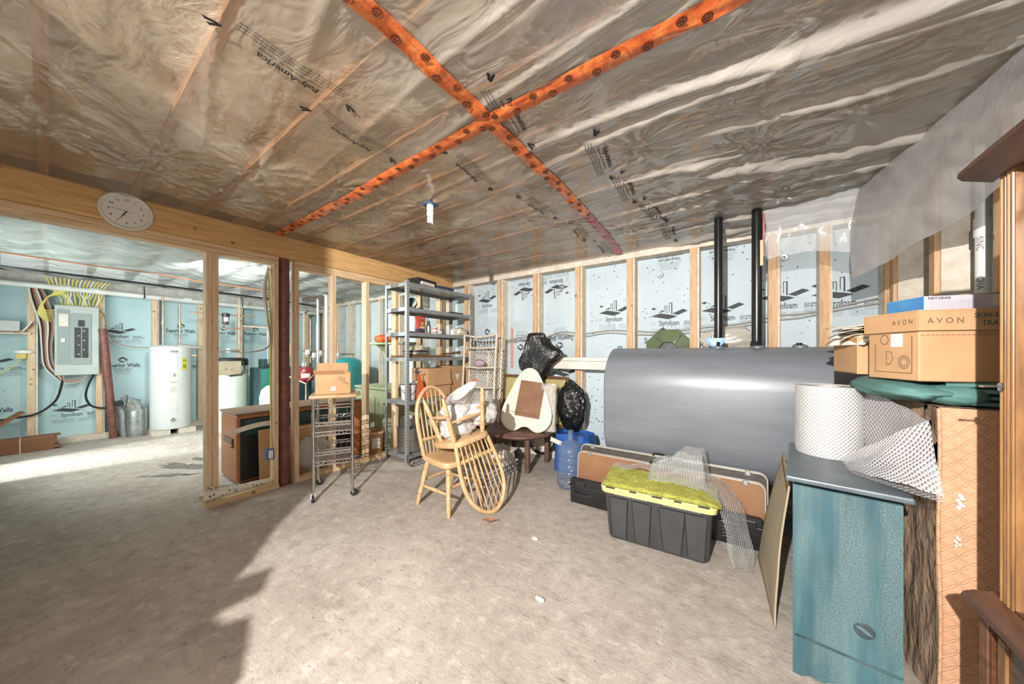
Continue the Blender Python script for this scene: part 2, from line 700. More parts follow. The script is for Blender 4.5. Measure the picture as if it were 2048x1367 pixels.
def print_styro(tail=True):
    m = MB()
    put_text(m, 'Styrofoam', 0.084, 0, -0.006, 0.012, 'CENTER', 0.60)
    # rooftops and chimneys on a tilted slab
    quad(m, [(-0.19, 0.105), (-0.09, 0.135), (0.05, 0.105), (0.085, 0.09), (-0.005, 0.063)])
    quad(m, [(-0.115, 0.142), (-0.055, 0.172), (-0.055, 0.152), (-0.075, 0.146)])
    quad(m, [(0.035, 0.125), (0.14, 0.17), (0.175, 0.155), (0.19, 0.148), (0.09, 0.105)])
    for x, y0, y1, w in ((-0.045, 0.15, 0.215, 0.026), (0.0, 0.14, 0.25, 0.03)):
        for a, b_, c_, d_ in ((x, y0, x + .006, y1), (x + w - .006, y0 - .02, x + w, y1), (x, y1 - .006, x + w, y1)):
            quad(m, [(a, b_), (c_, b_), (c_, d_), (a, d_)])
    quad(m, [(0.024, 0.12), (0.034, 0.12), (0.034, 0.25), (0.024, 0.25)])
    # small diamond emblem
    quad(m, [(-0.19, 0.19), (-0.16, 0.204), (-0.13, 0.19), (-0.16, 0.176)])
    if tail:
        put_text(m, 'SQUARE', 0.026, 0.15, 0.02, 0.02)
        put_text(m, 'EDGE WIDE', 0.026, 0.15, -0.004, 0.02)
        for i in range(3):
            put_text(m, 'extruded polystyrene', 0.0105, 0.15, -0.02 - i * .012)
    put_text(m, 'insulation', 0.011, -0.19, 0.03)
    put_text(m, 'registered mark', 0.009, -0.19, 0.012)
    for i in range(5):
        put_text(m, 'caution: this product is combustible protect from flame', 0.0095, -0.19, -0.045 - i * .0125)
        put_text(m, 'see manufacturer instructions for safe use in walls', 0.0095, 0.06, -0.045 - i * .0125)
    return m.mesh('print', 'ink')


def print_superior(url=True):
    m = MB()
    put_text(m, 'Superior Walls', 0.094, 0, -0.004, 0.022, 'CENTER', 0.70)
    # S in a diamond
    quad(m, [(-0.06, 0.13), (0.0, 0.175), (0.06, 0.13), (0.04, 0.115), (0.0, 0.145), (-0.027, 0.123)])
    quad(m, [(-0.04, 0.118), (0.012, 0.092), (0.036, 0.108), (0.05, 0.122), (0.062, 0.114), (0.0, 0.072), (-0.014, 0.080), (-0.055, 0.108)])
    put_text(m, 'www.superiorwalls.com', 0.024, 0, -0.035, 0.012, 'CENTER')
    put_text(m, '877-640-WALL', 0.026, 0, -0.065, 0.02, 'CENTER', 1.15)
    for i in range(3):
        put_text(m, 'precast foundation wall panel system', 0.012, 0, -0.085 - i * .016, 0.0, 'CENTER')
    return m.mesh('print', 'ink')


def print_phone():
    m = MB()
    put_text(m, 'www.superiorwalls.com', 0.030, 0, 0.03, 0.02, 'CENTER', 0.95)
    put_text(m, '877-640-WALL', 0.036, 0, -0.012, 0.03, 'CENTER', 1.0)
    for i in range(4):
        put_text(m, ['protected under one or more of the', 'following patents and patents', 'pending  see the web site for', 'panel certification details'][i], 0.017, 0, -0.04 - i * .022, 0, 'CENTER')
    return m.mesh('print', 'ink')


P_STY = print_styro()
P_STY0 = print_styro(False)
P_SUP = print_superior()
P_TEL = print_phone()

# ------------------------------------------------------------------ back wall: precast studs with wood nailers and foam boards between
WY = 3.875      # face of the nailers
FY = 4.015      # face of the foam
wb = struct('wall_back')
MB().box((-3.8, 4.16, 1.3), (10.6, 0.12, 2.7)).build('concrete_skin', 'concrete_stud', wb)
MB().box((-3.85, WY + 0.09, 2.545), (10.1, 0.18, 0.09)).build('top_plate', 'concrete_stud', wb)
MB().box((-3.85, WY + 0.09, 0.045), (10.1, 0.18, 0.09)).build('bottom_plate', 'concrete_stud', wb)
studs = [-3.62, -2.95, -2.325, -1.695, -1.05, -0.40, 0.25, 0.60, 0.985]
st_me = MB().box((0, 0, 1.295), (0.085, 0.15, 2.41)).mesh('stud', 'concrete_stud')
stw_me = MB().box((0, 0, 1.295), (0.085, 0.15, 2.41)).mesh('stud', 'concrete_white')  # whiter copy for the utility studs, their brighter lighting put into the colour
na_me = MB().box((0, 0, 1.295), (0.066, 0.022, 2.41)).mesh('nailer', 'wood_nailer')
na2_me = MB().box((0, 0, 1.295), (0.066, 0.022, 2.41)).mesh('nailer', 'wood_stud')
ut = [-8.35, -7.75, -7.2, -6.6, -6.0, -5.35, -4.75, -4.2]
for i, x in enumerate(ut + studs):
    s_ = inst(st_me if x > -3.7 else stw_me, 'stud', wb, (x + 0.012, WY + 0.087, 0))
    inst(na_me if x > -3.7 else na2_me, 'nailer', s_, (-0.012, -0.086, 0))


def panel(par, c, d, m):
    return MB().box((0, 0, 0), d).build('foam_panel', m, par), c


bays = list(zip([-8.66] + ut + studs, ut + studs))
fp = {}
for a, b_ in bays:
    o = MB().box((0, 0, 0), (b_ - a - 0.088, 0.03, 2.40)).build('foam_panel', 'foam_blue' if a > -3.7 else 'foam_grey', wb)
    o.location = ((a + b_) / 2 + 0.012, FY + 0.015, 1.295)
    fp[b_] = o


def pr_back(bay, me, x, z, inv=False, w=None):
    o = fp[bay]
    org = Vector((x, FY - 0.0015, z)) - o.location
    s = -1 if inv else 1
    inst(me, 'print', o, mw=frame(org, (s, 0, 0), (0, 0, s)))


pr_back(-2.95, P_STY0, -3.30, 2.14)
pr_back(-2.95, P_SUP, -3.30, 1.62)
pr_back(-2.325, P_STY0, -2.60, 2.43, True)
pr_back(-2.325, P_SUP, -2.66, 1.61, True)
pr_back(-1.695, P_STY, -2.07, 2.405, True)
pr_back(-1.695, P_SUP, -2.02, 1.63, True)
pr_back(-1.695, P_STY0, -1.95, 1.02)
pr_back(-1.05, P_STY, -1.275, 1.80)
pr_back(-0.40, P_STY, -0.655, 1.72)
pr_back(-0.40, P_TEL, -0.65, 2.455)
pr_back(-0.40, P_SUP, -0.72, 1.52)
pr_back(0.25, P_STY, -0.15, 1.745)
pr_back(0.25, P_TEL, -0.15, 2.462)
pr_back(0.60, P_STY, 0.335, 1.83)
pr_back(0.985, P_STY, 0.722, 1.822)
# a stroke of red marking paint
MB().box((0, 0, 0), (0.045, 0.003, 0.60)).build('paint_mark', 'red_paint', fp[-2.325]).location = (-2.815 - fp[-2.325].location.x, -0.0165, 1.48 - 1.295)
# steel washers with screws
for bay, x, z in ((-0.40, -0.745, 2.292), (0.60, 0.34, 2.308), (-1.695, -1.99, 2.306)):
    o = fp[bay]
    w = MB().lathe([(0.0, 0.006), (0.012, 0.006), (0.016, 0.003), (0.030, 0.004), (0.036, 0.0)], seg=18, R=Matrix.Rotation(PI / 2, 3, 'X')).build('washer', 'galvanised', o, True)
    w.location = Vector((x, FY - 0.002, z)) - o.location
# slack wire run through the stud holes
for k, dz in enumerate((0.0, -0.035)):
    m = MB()
    P = [(-3.35, 1.58), (-2.9, 1.60), (-2.55, 1.635), (-2.28, 1.62), (-1.98, 1.68), (-1.66, 1.66), (-1.35, 1.68), (-1.02, 1.665), (-0.7, 1.64), (-0.37, 1.67), (0.0, 1.70), (0.28, 1.755), (0.45, 1.77), (0.63, 1.80), (0.96, 1.86)]
    m.tube(spline([(x, FY - 0.02, z + dz + 0.008 * math.sin(x * 9 + k)) for x, z in P], 5), 0.008, 6)
    m.build('cable', 'cable_grey', wb, True)

# ------------------------------------------------------------------ right wall
wr = struct('wall_right')
RX = 0.97
MB().box((RX + 0.29, 0.6, 1.3), (0.12, 7.0, 2.7)).build('concrete_skin', 'concrete_stud', wr)
MB().box((RX + 0.12, 0.6, 2.545), (0.20, 6.6, 0.09)).build('top_plate', 'concrete_stud', wr)
MB().box((RX + 0.12, 0.6, 0.045), (0.20, 6.6, 0.09)).build('bottom_plate', 'concrete_stud', wr)
st2 = MB().box((0, 0, 1.295), (0.20, 0.10, 2.41)).mesh('stud', 'concrete_stud')
na3 = MB().box((0, 0, 1.295), (0.022, 0.066, 2.41)).mesh('nailer', 'wood_nailer')
ry = [3.78, 3.13, 2.5, 1.85, 1.2, 0.55, -0.1, -0.75]
for y in ry:
    s_ = inst(st2, 'stud', wr, (RX + 0.12, y, 0))
    inst(na3, 'nailer', s_, (-0.111, 0, 0))
for a, b_ in zip(ry, ry[1:]):
    o = MB().box((0, 0, 0), (0.03, a - b_ - 0.1, 2.40)).build('foam_panel', 'foam_blue', wr)
    o.location = (RX + 0.215, (a + b_) / 2, 1.295)
pp = thing('drain_pipe', 'white plastic drain pipe standing in the right wall cavity above the shipping boxes', 'pipe', (1.06, 2.86, 0))
MB().cyl((0, 0, 0.0), (0, 0, 2.5), 0.026, 20).build('pipe', 'pvc_white', pp, True)
MB().cyl((0, 0, 2.02), (0, 0, 2.12), 0.031, 20).build('coupling', 'pvc_white', pp, True)
tm = MB()
put_text(tm, 'NM/NC', 0.034, -0.06, -0.012, 0.0)
tm2 = MB()
put_text(tm2, 'CHA', 0.034, -0.05, -0.012, 0.0)
mat('ink_plum', '#7c5a66', rough=0.7)
for o_, z in ((tm, 2.0), (tm2, 1.76)):
    inst(o_.mesh('lettering', 'ink_plum'), 'lettering', pp, mw=frame((-0.016, -0.0215, z), (0, 0, -1), (0.75, -0.6, 0)))

# ------------------------------------------------------------------ far wall of the utility side
FX = -8.6
wf = struct('wall_far')
MB().box((FX - 0.30, 1.2, 1.3), (0.12, 6.2, 2.7)).build('concrete_skin', 'concrete_stud', wf)
MB().box((FX - 0.10, 1.2, 2.50), (0.20, 6.0, 0.18)).build('top_plate', 'concrete_white', wf)
MB().box((FX - 0.10, 1.2, 0.045), (0.20, 6.0, 0.09)).build('bottom_plate', 'concrete_stud', wf)
fy = [-0.75, -0.15, 0.475, 1.09, 1.695, 2.3, 2.95, 3.6]
st3 = MB().box((0, 0, 1.25), (0.16, 0.09, 2.32)).mesh('stud', 'concrete_white')
na4 = MB().box((0, 0, 1.25), (0.022, 0.066, 2.32)).mesh('nailer', 'wood_stud')
for y in fy:
    s_ = inst(st3, 'stud', wf, (FX - 0.09, y + 0.012, 0))
    inst(na4, 'nailer', s_, (0.091, -0.012, 0))
fpf = {}
for a, b_ in zip(fy, fy[1:] + [4.0]):
    o = MB().box((0, 0, 0), (0.03, b_ - a - 0.09, 2.32)).build('foam_panel', 'foam_teal_cast', wf)
    o.location = (FX - 0.165, (a + b_) / 2 + 0.012, 1.25)
    fpf[a] = o


def pr_far(bay, me, y, z):
    o = fpf[bay]
    org = Vector((FX - 0.1485, y, z)) - o.location
    inst(me, 'print', o, mw=frame(org, (0, 1, 0), (0, 0, 1)))


pr_far(0.475, P_STY, 0.70, 1.67)
pr_far(0.475, P_SUP, 0.735, 1.165)
pr_far(-0.15, P_STY, 0.215, 0.40)
pr_far(0.475, P_STY0, 0.76, 0.42)
pr_far(1.09, P_SUP, 1.45, 1.80)
pr_far(1.695, P_SUP, 2.08, 1.79)
pr_far(2.3, P_SUP, 2.62, 1.80)
pr_far(-0.75, P_SUP, -0.5, 0.55)
pr_far(-0.75, P_STY, -0.48, 1.16)
pr_far(-0.15, P_SUP, 0.12, 1.17)

# ------------------------------------------------------------------ beam and stud partition on the left
BX = -3.93
wl = struct('wall_left')
bm_ = MB()
bm_.box((BX - 0.02, 1.6, 2.515), (0.075, 4.5, 0.225)).build('beam', 'wood_beam', wl)
MB().box((BX - 0.105, 1.6, 2.515), (0.075, 4.5, 0.225)).build('beam', 'wood_beam', wl)
MB().box((BX - 0.05, 0.36, 2.380), (0.10, 2.03, 0.040)).build('top_plate', 'wood_plate', wl)
MB().box((BX - 0.05, 0.36, 2.338), (0.10, 2.03, 0.040)).build('top_plate', 'wood_plate', wl)
MB().box((BX - 0.05, 2.70, 2.338), (0.10, 2.35, 0.042)).build('top_plate', 'wood_plate', wl)
MB().box((BX - 0.05, 2.70, 2.380), (0.10, 2.35, 0.040)).build('top_plate', 'wood_plate', wl)
MB().box((BX - 0.05, 1.095, 0.022), (0.10, 0.57, 0.044)).build('bottom_plate', 'wood_plate', wl)
MB().box((BX - 0.05, 2.70, 0.022), (0.10, 2.35, 0.044)).build('bottom_plate', 'wood_plate', wl)
ps = MB().box((0, 0, 1.1805), (0.10, 0.042, 2.273)).mesh('stud', 'wood_stud')
for y in (0.833, 0.878, 1.352, 1.545, 1.94, 2.36, 2.80, 3.23, 3.62, 3.84):
    inst(ps, 'stud', wl, (BX - 0.05, y, 0))
post = thing('support_post', 'dark red painted round steel post under the wooden beam', 'post', (BX - 0.07, 1.447, 0))
MB().cyl((0, 0, 0.0), (0, 0, 2.395), 0.05, 28).build('pipe', 'steel_red', post, True)
MB().box((0, 0, 0.004), (0.13, 0.11, 0.008)).build('base_plate', 'steel_red', post)
# unseen near end wall; its ragged board is added to shape the floor shadow
wfr = struct('wall_front')
edge = [(-3.48, 0), (-0.92, 0), (-0.97, 1.302), (-1.037, 1.341), (-1.093, 1.367), (-1.154, 1.318), (-1.205, 1.312), (-1.177, 1.345), (-1.125, 1.41), (-1.165, 1.459), (-1.255, 1.387), (-1.259, 1.438), (-1.30, 1.529), (-1.303, 1.613), (-1.307, 1.696), (-1.31, 2.6), (-3.48, 2.6)]
MB().prism(edge, 0.70, 0.74, Matrix.Rotation(PI / 2, 3, 'X')).build('shadow_board', 'card_grey', wfr)
MB().box((-5.04, -0.72, 1.3), (3.12, 0.1, 2.6)).build('board', 'foam_grey', wfr)
MB().box((-8.27, -0.72, 1.3), (1.44, 0.1, 2.6)).build('board', 'foam_grey', wfr)
MB().box((-7.08, -0.72, 2.35), (1.15, 0.1, 0.5)).build('board', 'foam_grey', wfr)

# ------------------------------------------------------------------ ceiling: deck, joists, wool batts, film, tape
ce = struct('ceiling')
MB().box((-3.8, 0.75, 2.93), (10.4, 6.7, 0.04)).build('deck', 'deck', ce)
jm = MB().box((0, 0, 0), (10.2, 0.04, 0.235)).mesh('joist', 'wood_joist')
jy = [-0.02 + 0.4064 * k for k in range(-3, 11)]
for y in jy:
    inst(jm, 'joist', ce, (-3.82, y, 2.762))
for k, (a, b_) in enumerate(zip(jy, jy[1:])):
    rr = random.Random(k)
    ph = rr.random() * 9

    def fw(u, v, a=a, b_=b_, ph=ph):
        x = -3.8 + u * 4.95
        y = a + 0.02 + v * (b_ - a - 0.04)
        z = 2.675 + 0.03 * mn.noise(Vector((x * 2.0, y * 2.4, ph))) + 0.018 * mn.noise(Vector((x * 6, y * 6, ph)))
        return (x, y, max(2.648, z))
    MB().surf(fw, 90, 9).build('insulation_batt', 'glass_wool', ce, 'all')


def zceil(x, y):
    """underside of the main film"""
    w = sm(-1.5, 0.1, x) * sm(0.6, 2.3, y)
    s = math.sin(PI * (y + 0.02) / 0.4064)
    sag = 0.007 + 0.018 * s * s * (0.6 + 0.8 * mn.noise(Vector((x * 0.6, y * 0.5, 3.1))))
    # folds running with the joists, stronger where the film hangs loose
    q = y * 2.3 + 0.55 * mn.noise(Vector((x * 0.55, y * 0.9, 8.0))) + 0.12 * x
    fold = abs(mn.noise(Vector((x * 0.35, q * 1.6, 1.7))))
    f2 = abs(mn.noise(Vector((x * 1.3, q * 3.4, 5.2))))
    rid = max(0.0, 0.13 - fold) ** 1.25 * 0.62 + max(0.0, 0.10 - f2) * 0.16
    base = 0.005 * mn.noise(Vector((x * 2.2, y * 2.6, 0)))
    z = 2.628 - sag * (1 - 0.4 * w) - base - rid * (0.10 + 0.85 * w)
    # pleats fanning out of the staples
    for (sx, sy, am) in STAPLES:
        dx, dy = x - sx, y - sy
        d = math.hypot(dx, dy)
        if d < 0.55:
            a = math.atan2(dy, dx)
            z -= am * (1 - d / 0.55) ** 2 * min(1, d / 0.06) * (0.5 + 0.5 * math.sin(a * 11 + sx * 9)) * 1.25
    z -= 0.045 * sm(3.35, 3.9, y)
    return min(z, 2.628)


STAPLES = [(-3.2, 0.387, 0.018), (-2.95, 0.387, 0.016), (-2.6, 0.793, 0.018), (-2.9, 0.793, 0.015), (-3.4, 0.793, 0.015), (-2.4, 1.2, 0.015),
           (-3.0, 1.6, 0.02), (-2.5, 1.6, 0.016), (-2.1, 1.75, 0.014), (-3.3, 2.0, 0.018), (-2.6, 2.0, 0.014), (-3.2, 2.8, 0.016), (-2.4, 3.2, 0.018),
           (-1.6, 2.4, 0.014), (-1.3, 2.8, 0.014), (-0.9, 3.2, 0.018), (-0.4, 2.8, 0.016), (0.1, 2.4, 0.016), (0.25, 3.2, 0.018), (-0.5, 2.0, 0.014),
           (0.5, 2.4, 0.014), (-3.1, -0.02, 0.018)]
XL, XR = BX + 0.02, 0.98
main = MB().surf(lambda u, v: (XL + u * (XR - XL), -0.72 + v * 4.59, zceil(XL + u * (XR - XL), -0.72 + v * 4.59)), 250, 300).build('plastic_film', 'film_ceiling', ce, 'all')
MB().surf(lambda u, v: (-0.65 + u * 1.63, -2.6 + v * 1.88, 2.62), 4, 4).build('plastic_film', 'film_ceiling', ce, 'all')


def zut(x, y):
    q = x * 2.0 + 0.5 * mn.noise(Vector((x * 0.8, y * 0.6, 2.0)))
    return 2.60 - 0.035 * abs(math.sin(PI * (y + 0.02) / 0.4064)) - 0.10 * max(0, 0.28 - abs(mn.noise(Vector((q * 1.5, y * 2.3, 4))))) - 0.012 * mn.noise(Vector((x * 5, y * 5, 7)))


MB().surf(lambda u, v: (-8.5 + u * 4.45, -0.66 + v * 4.54, zut(-8.5 + u * 4.45, -0.66 + v * 4.54)), 150, 150).build('plastic_film', 'film_utility', ce, 'all')

# orange seam tape with round dark stamps
t = NT('seam_tape')
co = t.coord((1, 1, 1))
c = t.ramp(t.noise(co, 9, 4, 0.6, 1.5), [(0.3, lin('#b8481c')), (0.5, lin('#d9652a')), (0.7, lin('#e88944'))])
t.set(col=c, rough=0.22, spec=0.6)
t.bump(t.noise(co, 22, 3), 0.25, 0.01)
M['seam_tape'] = t.m
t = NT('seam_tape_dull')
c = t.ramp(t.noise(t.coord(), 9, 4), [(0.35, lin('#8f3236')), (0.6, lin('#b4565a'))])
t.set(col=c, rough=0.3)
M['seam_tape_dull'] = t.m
mat('stamp', '#3c1712', rough=0.5)
TW = 0.085


def tape(along, c0, a0, a1, wob, m='seam_tape', n=None):
    n = n or int((a1 - a0) / 0.025)

    def fn(u, v):
        a = a0 + u * (a1 - a0)
        o = c0(a) + (v - 0.5) * TW * (1 + 0.10 * mn.noise(Vector((a * 5, wob, 0))))
        x, y = (a, o) if along == 'x' else (o, a)
        return (x, y, zceil(x, y) - 0.006 - 0.004 * (1 - abs(2 * v - 1)))
    return MB().surf(fn, n, 8).build('seam_tape', m, ce, 'all'), fn


cx_ = lambda a: 1.335 + 0.012 * math.sin(a * 1.3)
cy_ = lambda a: -1.062 - 0.006 * a * a - 0.006 * math.sin(a * 2)
txo, txf = tape('x', cx_, -3.86, 0.9, 1.0)
tyo, tyf = tape('y', cy_, -0.6, 2.75, 2.0)
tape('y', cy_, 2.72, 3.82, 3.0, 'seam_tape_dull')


def stamps(fn, par, n, skip=0):
    r = random.Random(n)
    m = MB()
    lm = MB()
    for i in range(n):
        u = (i + 0.5) / n
        for v in ((0.3,) if i % 2 else (0.72,)):
            uu = u + r.uniform(-.004, .004)
            p = Vector(fn(uu, v))
            q = Vector(fn(min(1, uu + 0.004), v))
            ax = (q - p)
            ax.z = 0
            ax.normalize()
            ay = Vector((-ax.y, ax.x, 0))
            seg = 18
            vs = [p + (ax * math.cos(k * 2 * PI / seg) + ay * math.sin(k * 2 * PI / seg)) * 0.019 + Vector((0, 0, -0.005)) for k in range(seg)]
            m.add(vs, [tuple(range(seg))])
            rr_ = [p + (ax * math.cos(k * 2 * PI / seg) + ay * math.sin(k * 2 * PI / seg)) * 0.0155 + Vector((0, 0, -0.0056)) for k in range(seg)]
            ri = [p + (ax * math.cos(k * 2 * PI / seg) + ay * math.sin(k * 2 * PI / seg)) * 0.0143 + Vector((0, 0, -0.0056)) for k in range(seg)]
            lm.add(rr_ + ri, [(k, (k + 1) % seg, seg + (k + 1) % seg, seg + k) for k in range(seg)])
            for dy, tx in ((0.002, 'Tuck'), (-0.010, 'Tape')):
                vs, fs = text_data(tx, 0.014, 0.01, 'CENTER')
                lm.add([p + ax * (-vv[0]) + ay * (vv[1] + dy) + Vector((0, 0, -0.0056)) for vv in vs], fs)
        # a fine row of lettering between the stamps
        p = Vector(fn(min(1, u + 0.5 / n), 0.25 if i % 2 == 0 else 0.75))
        vs, fs = text_data('vapour barrier seam', 0.008, 0.01, 'CENTER')
        m.add([p + ax * (-vv[0]) + ay * vv[1] + Vector((0, 0, -0.005)) for vv in vs], fs)
    m.build('stamp', 'stamp', par)
    lm.build('lettering', 'seam_tape', par)


stamps(txf, txo, 46)
stamps(tyf, tyo, 33)

# lettering printed on the film: a leaf mark and a few lines


def film_print():
    m = MB()
    put_text(m, 'Poly-America', 0.036, 0, 0.03, 0.02, 'CENTER', 1.05)
    put_text(m, 'visqueen vapor barrier sheeting', 0.015, 0, 0.008, 0.01, 'CENTER', 1.1)
    for i in range(3):
        put_text(m, 'for construction use only  ASTM D4397 compliant film keep away from children', 0.0115, 0, -0.012 - i * 0.014, 0.012, 'CENTER', 0.92)
    for s in (-1, 1):
        quad(m, [(s * .20, .02), (s * .205, .012), (s * .235, .04), (s * .225, .045)])
        quad(m, [(s * .205, .018), (s * .215, .012), (s * .25, .022), (s * .24, .032)])
    return m.mesh('print', 'ink_black')


FPm = film_print()
r_ = random.Random(4)
for x, y, a in ((-1.55, 0.60, PI / 2), (-1.75, 0.99, PI / 2 + .05), (-0.98, 1.36, -PI / 2 + .2), (-1.45, 1.62, PI / 2 + .1), (-0.72, 1.98, -PI / 2 + .15), (-1.35, 2.35, PI / 2 - .1),
                (-0.70, 2.45, -PI / 2 + .1), (-1.30, 3.05, PI / 2 + .15), (-0.62, 2.95, -PI / 2 - .1), (-0.58, 3.5, -PI / 2), (-1.25, 3.62, PI / 2)):
    me = FPm.copy()
    ca, sa = math.cos(a), math.sin(a)
    for v in me.vertices:
        # seen from below: mirror x
        lx, ly = -v.co.x * 1.15, v.co.y * 1.25
        wx, wy = x + lx * ca - ly * sa, y + lx * sa + ly * ca
        v.co = (wx, wy, zceil(wx, wy) - 0.007)
    inst(me, 'print', main)
# ================================================================== right side
# ------------------------------------------------------------------ oil tank
t = NT('tank_paint')
co = t.coord((0.5, 3, 3))
c = t.ramp(t.noise(co, 3, 5, 0.6), [(0.3, lin('#666b72')), (0.7, lin('#757b83'))])
sc_ = t.noise(t.coord((2, 9, 9)), 9, 4, 0.7)
c = t.mix(t.ramp(sc_, [(0.70, (0, 0, 0, 1)), (0.75, (0.6, 0.6, 0.6, 1))]), c, lin('#4c4d50'))
t.set(col=c, rough=0.36, spec=0.55)
M['tank_paint'] = t.m
tk = thing('oil_tank', 'big dark grey heating oil tank with rounded top against the back foam wall', 'oil tank', (-0.165, 3.42, 0))
m = MB()
L2, hw, z0, z1 = 0.915, 0.343, 0.33, 1.45
prof = []
for i in range(13):
    a = PI * i / 12
    prof.append((hw * math.cos(a), z1 - hw + hw * math.sin(a)))
for i in range(13):
    a = PI + PI * i / 12
    prof.append((hw * math.cos(a), z0 + hw + hw * math.sin(a)))
cz = (z0 + z1) / 2
rings = []
for x, k in ((-L2 - .02, 0.0), (-L2 - .02, 0.5), (-L2 - .012, 0.85), (-L2, 0.965), (-L2 + .01, 1.0), (-L2 + .03, 1.0), (L2 - .03, 1.0), (L2 - .01, 1.0), (L2, 0.965), (L2 + .012, 0.85), (L2 + .02, .5), (L2 + .02, 0.0)):
    rings.append([(x, y * (k if k < .96 else k), cz + (z - cz) * k) for y, z in prof])
vs = [p for r in rings for p in r]
n = len(prof)
fs = [(j * n + i, j * n + (i + 1) % n, (j + 1) * n + (i + 1) % n, (j + 1) * n + i) for j in range(len(rings) - 1) for i in range(n)]
MB().add(vs, fs).build('body', 'tank_paint', tk, True)
m = MB()
for sx in (-0.7, 0.7):
    for sy in (-0.2, 0.2):
        m = MB().cyl((sx, sy, 0), (sx, sy, 0.47), 0.024, 12)
        m.cyl((sx, sy, 0), (sx, sy, 0.012), 0.055, 12)
        m.build('leg', 'pipe_black', tk, True)
for x in (0.0, 0.28, 0.55):
    MB().lathe([(0.05, z1 - 0.01), (0.05, z1 + 0.006), (0.042, z1 + 0.014), (0.036, z1 + 0.014)], (x + 0.005, 0, 0), 20).build('bung', 'tank_paint', tk, True)
MB().lathe([(0.036, z1), (0.036, z1 + 0.02), (0.02, z1 + 0.02), (0.02, z1 + 0.032)], (0.55, 0, 0), 8).build('plug', 'pipe_black', tk)
MB().box((-0.86, 0, z1 + 0.012), (0.05, 0.012, 0.03)).build('lifting_lug', 'tank_paint', tk)
gg = MB().cyl((-0.035, 0.0, z1 + 0.05), (-0.035, 0, z1 + 0.115), 0.011, 12).build('gauge', 'galvanised', tk, True)
# fill and vent pipes
for nm, x, top, lab in (('fill_pipe', -0.157, 2.60, 'black iron fill pipe rising from the oil tank, with blue gauge tag'), ('vent_pipe', 0.116, 2.60, 'black iron vent pipe rising from the oil tank near the hanging plastic')):
    p = thing(nm, lab, 'pipe', (x, 3.42, z1))
    MB().cyl((0, 0, 0.012), (0, 0, top - z1), 0.033 if x < 0 else 0.037, 22).build('pipe', 'pipe_black', p, True)
    MB().cyl((0, 0, 0.0), (0, 0, 0.05), 0.044, 8).build('fitting', 'pipe_black', p)
    if x < 0:
        mat('tag_blue', '#2f78b8', rough=0.4)
        b = MB().prism([(-0.075, 0.045), (-0.075, 0.075), (0.075, 0.075), (0.075, 0.045), (0.035, 0.0), (-0.035, 0.0)], -0.006, 0.0, Matrix.Rotation(PI / 2, 3, 'X'), (-0.02, -0.038, 0.01)).build('gauge_tag', 'tag_blue', p)
        mat('tag_pale', '#9cc8e6', rough=0.5)
        b2 = MB().prism([(-0.045, 0.05), (-0.045, 0.07), (0.045, 0.07), (0.045, 0.05), (0.02, 0.012), (-0.02, 0.012)], -0.001, 0.0, Matrix.Rotation(PI / 2, 3, 'X'), (-0.02, -0.0445 + 0.006, 0.01)).build('label', 'tag_pale', p)
        tt = MB()
        put_text(tt, 'SMITH TANKS', 0.012, 0, 0.052, 0.02, 'CENTER')
        put_text(tt, 'OIL', 0.012, 0, 0.036, 0.02, 'CENTER')
        inst(tt.mesh('lettering', 'tag_blue'), 'lettering', p, mw=frame((-0.02, -0.0405, 0.01), (1, 0, 0), (0, 0, 1)))
    else:
        MB().box((0.03, -0.036, 0.78), (0.02, 0.006, 0.21)).build('paper_tag', 'card_edge', p)
        MB().box((0.045, -0.02, 0.93), (0.012, 0.02, 0.36)).build('tape_strip', 'seam_tape_dull', p)
# octagonal green shade on the wall
mat('olive', '#5d6b45', '#50603a', 4, rough=0.55)
sh = thing('lamp_shade', 'olive green eight-sided metal shade hung on the foam above the oil tank', 'shade', (-0.645, 3.93, 1.43))
RX90 = Matrix.Rotation(PI / 2, 3, 'X')
m = MB()
m.lathe([(0.245, 0.0), (0.25, 0.01), (0.245, 0.025), (0.105, 0.07), (0.095, 0.065), (0.09, 0.03), (0.02, 0.02)], seg=8, R=RX90 @ Matrix.Rotation(PI / 8, 3, 'Z'))
m.build('bowl', 'olive', sh)
MB().lathe([(0.09, 0.031), (0.088, 0.034), (0.001, 0.034)], seg=20, R=RX90, cap=False).build('socket_well', 'black_plastic', sh)
for a in (0.9, 2.2):
    d = Vector((math.cos(a), 0, math.sin(a)))
    MB().tube([d * 0.10 + Vector((0, -0.075, 0)), d * 0.15 + Vector((0, -0.068, 0)), d * 0.21 + Vector((0, -0.042, 0))], 0.006, 6).build('clip', 'chrome', sh, True)
MB().blob((0.0, -0.055, -0.01), (0.045, 0.03, 0.04), 2, 0.4, 3, 16, 10).build('wiring', 'cable_white', sh, True)
# clear bag tucked behind the pipes
mat('bag_clear', '#c9c3b6', '#b8b1a3', 5, rough=0.2, alpha=0.75, spec=0.7)
bg = MB().blob((0, 0, 0), (0.235, 0.085, 0.125), 5, 0.25, 2.2, 36, 22, 0.05).build('plastic_bag', 'bag_clear', None, True)
bg.location = (-0.08, 3.74, 1.535)
tag(bg, 'stuffed clear plastic bag lying on the tank behind the black pipes', 'bag')
# ------------------------------------------------------------------ long white vinyl rail
rl = thing('vinyl_rail', 'long off-white vinyl rail lying level along the studs left of the tank', 'rail', (-1.55, 3.80, 1.205))
MB().bbox((0, 0, 0.05), (1.0, 0.05, 0.10), 0.006).build('web', 'white_paint', rl)
MB().bbox((0, -0.005, 0.125), (1.0, 0.075, 0.05), 0.012).build('cap_rail', 'white_paint', rl)
rl.location.z = 1.20
# ------------------------------------------------------------------ hanging plastic sheets


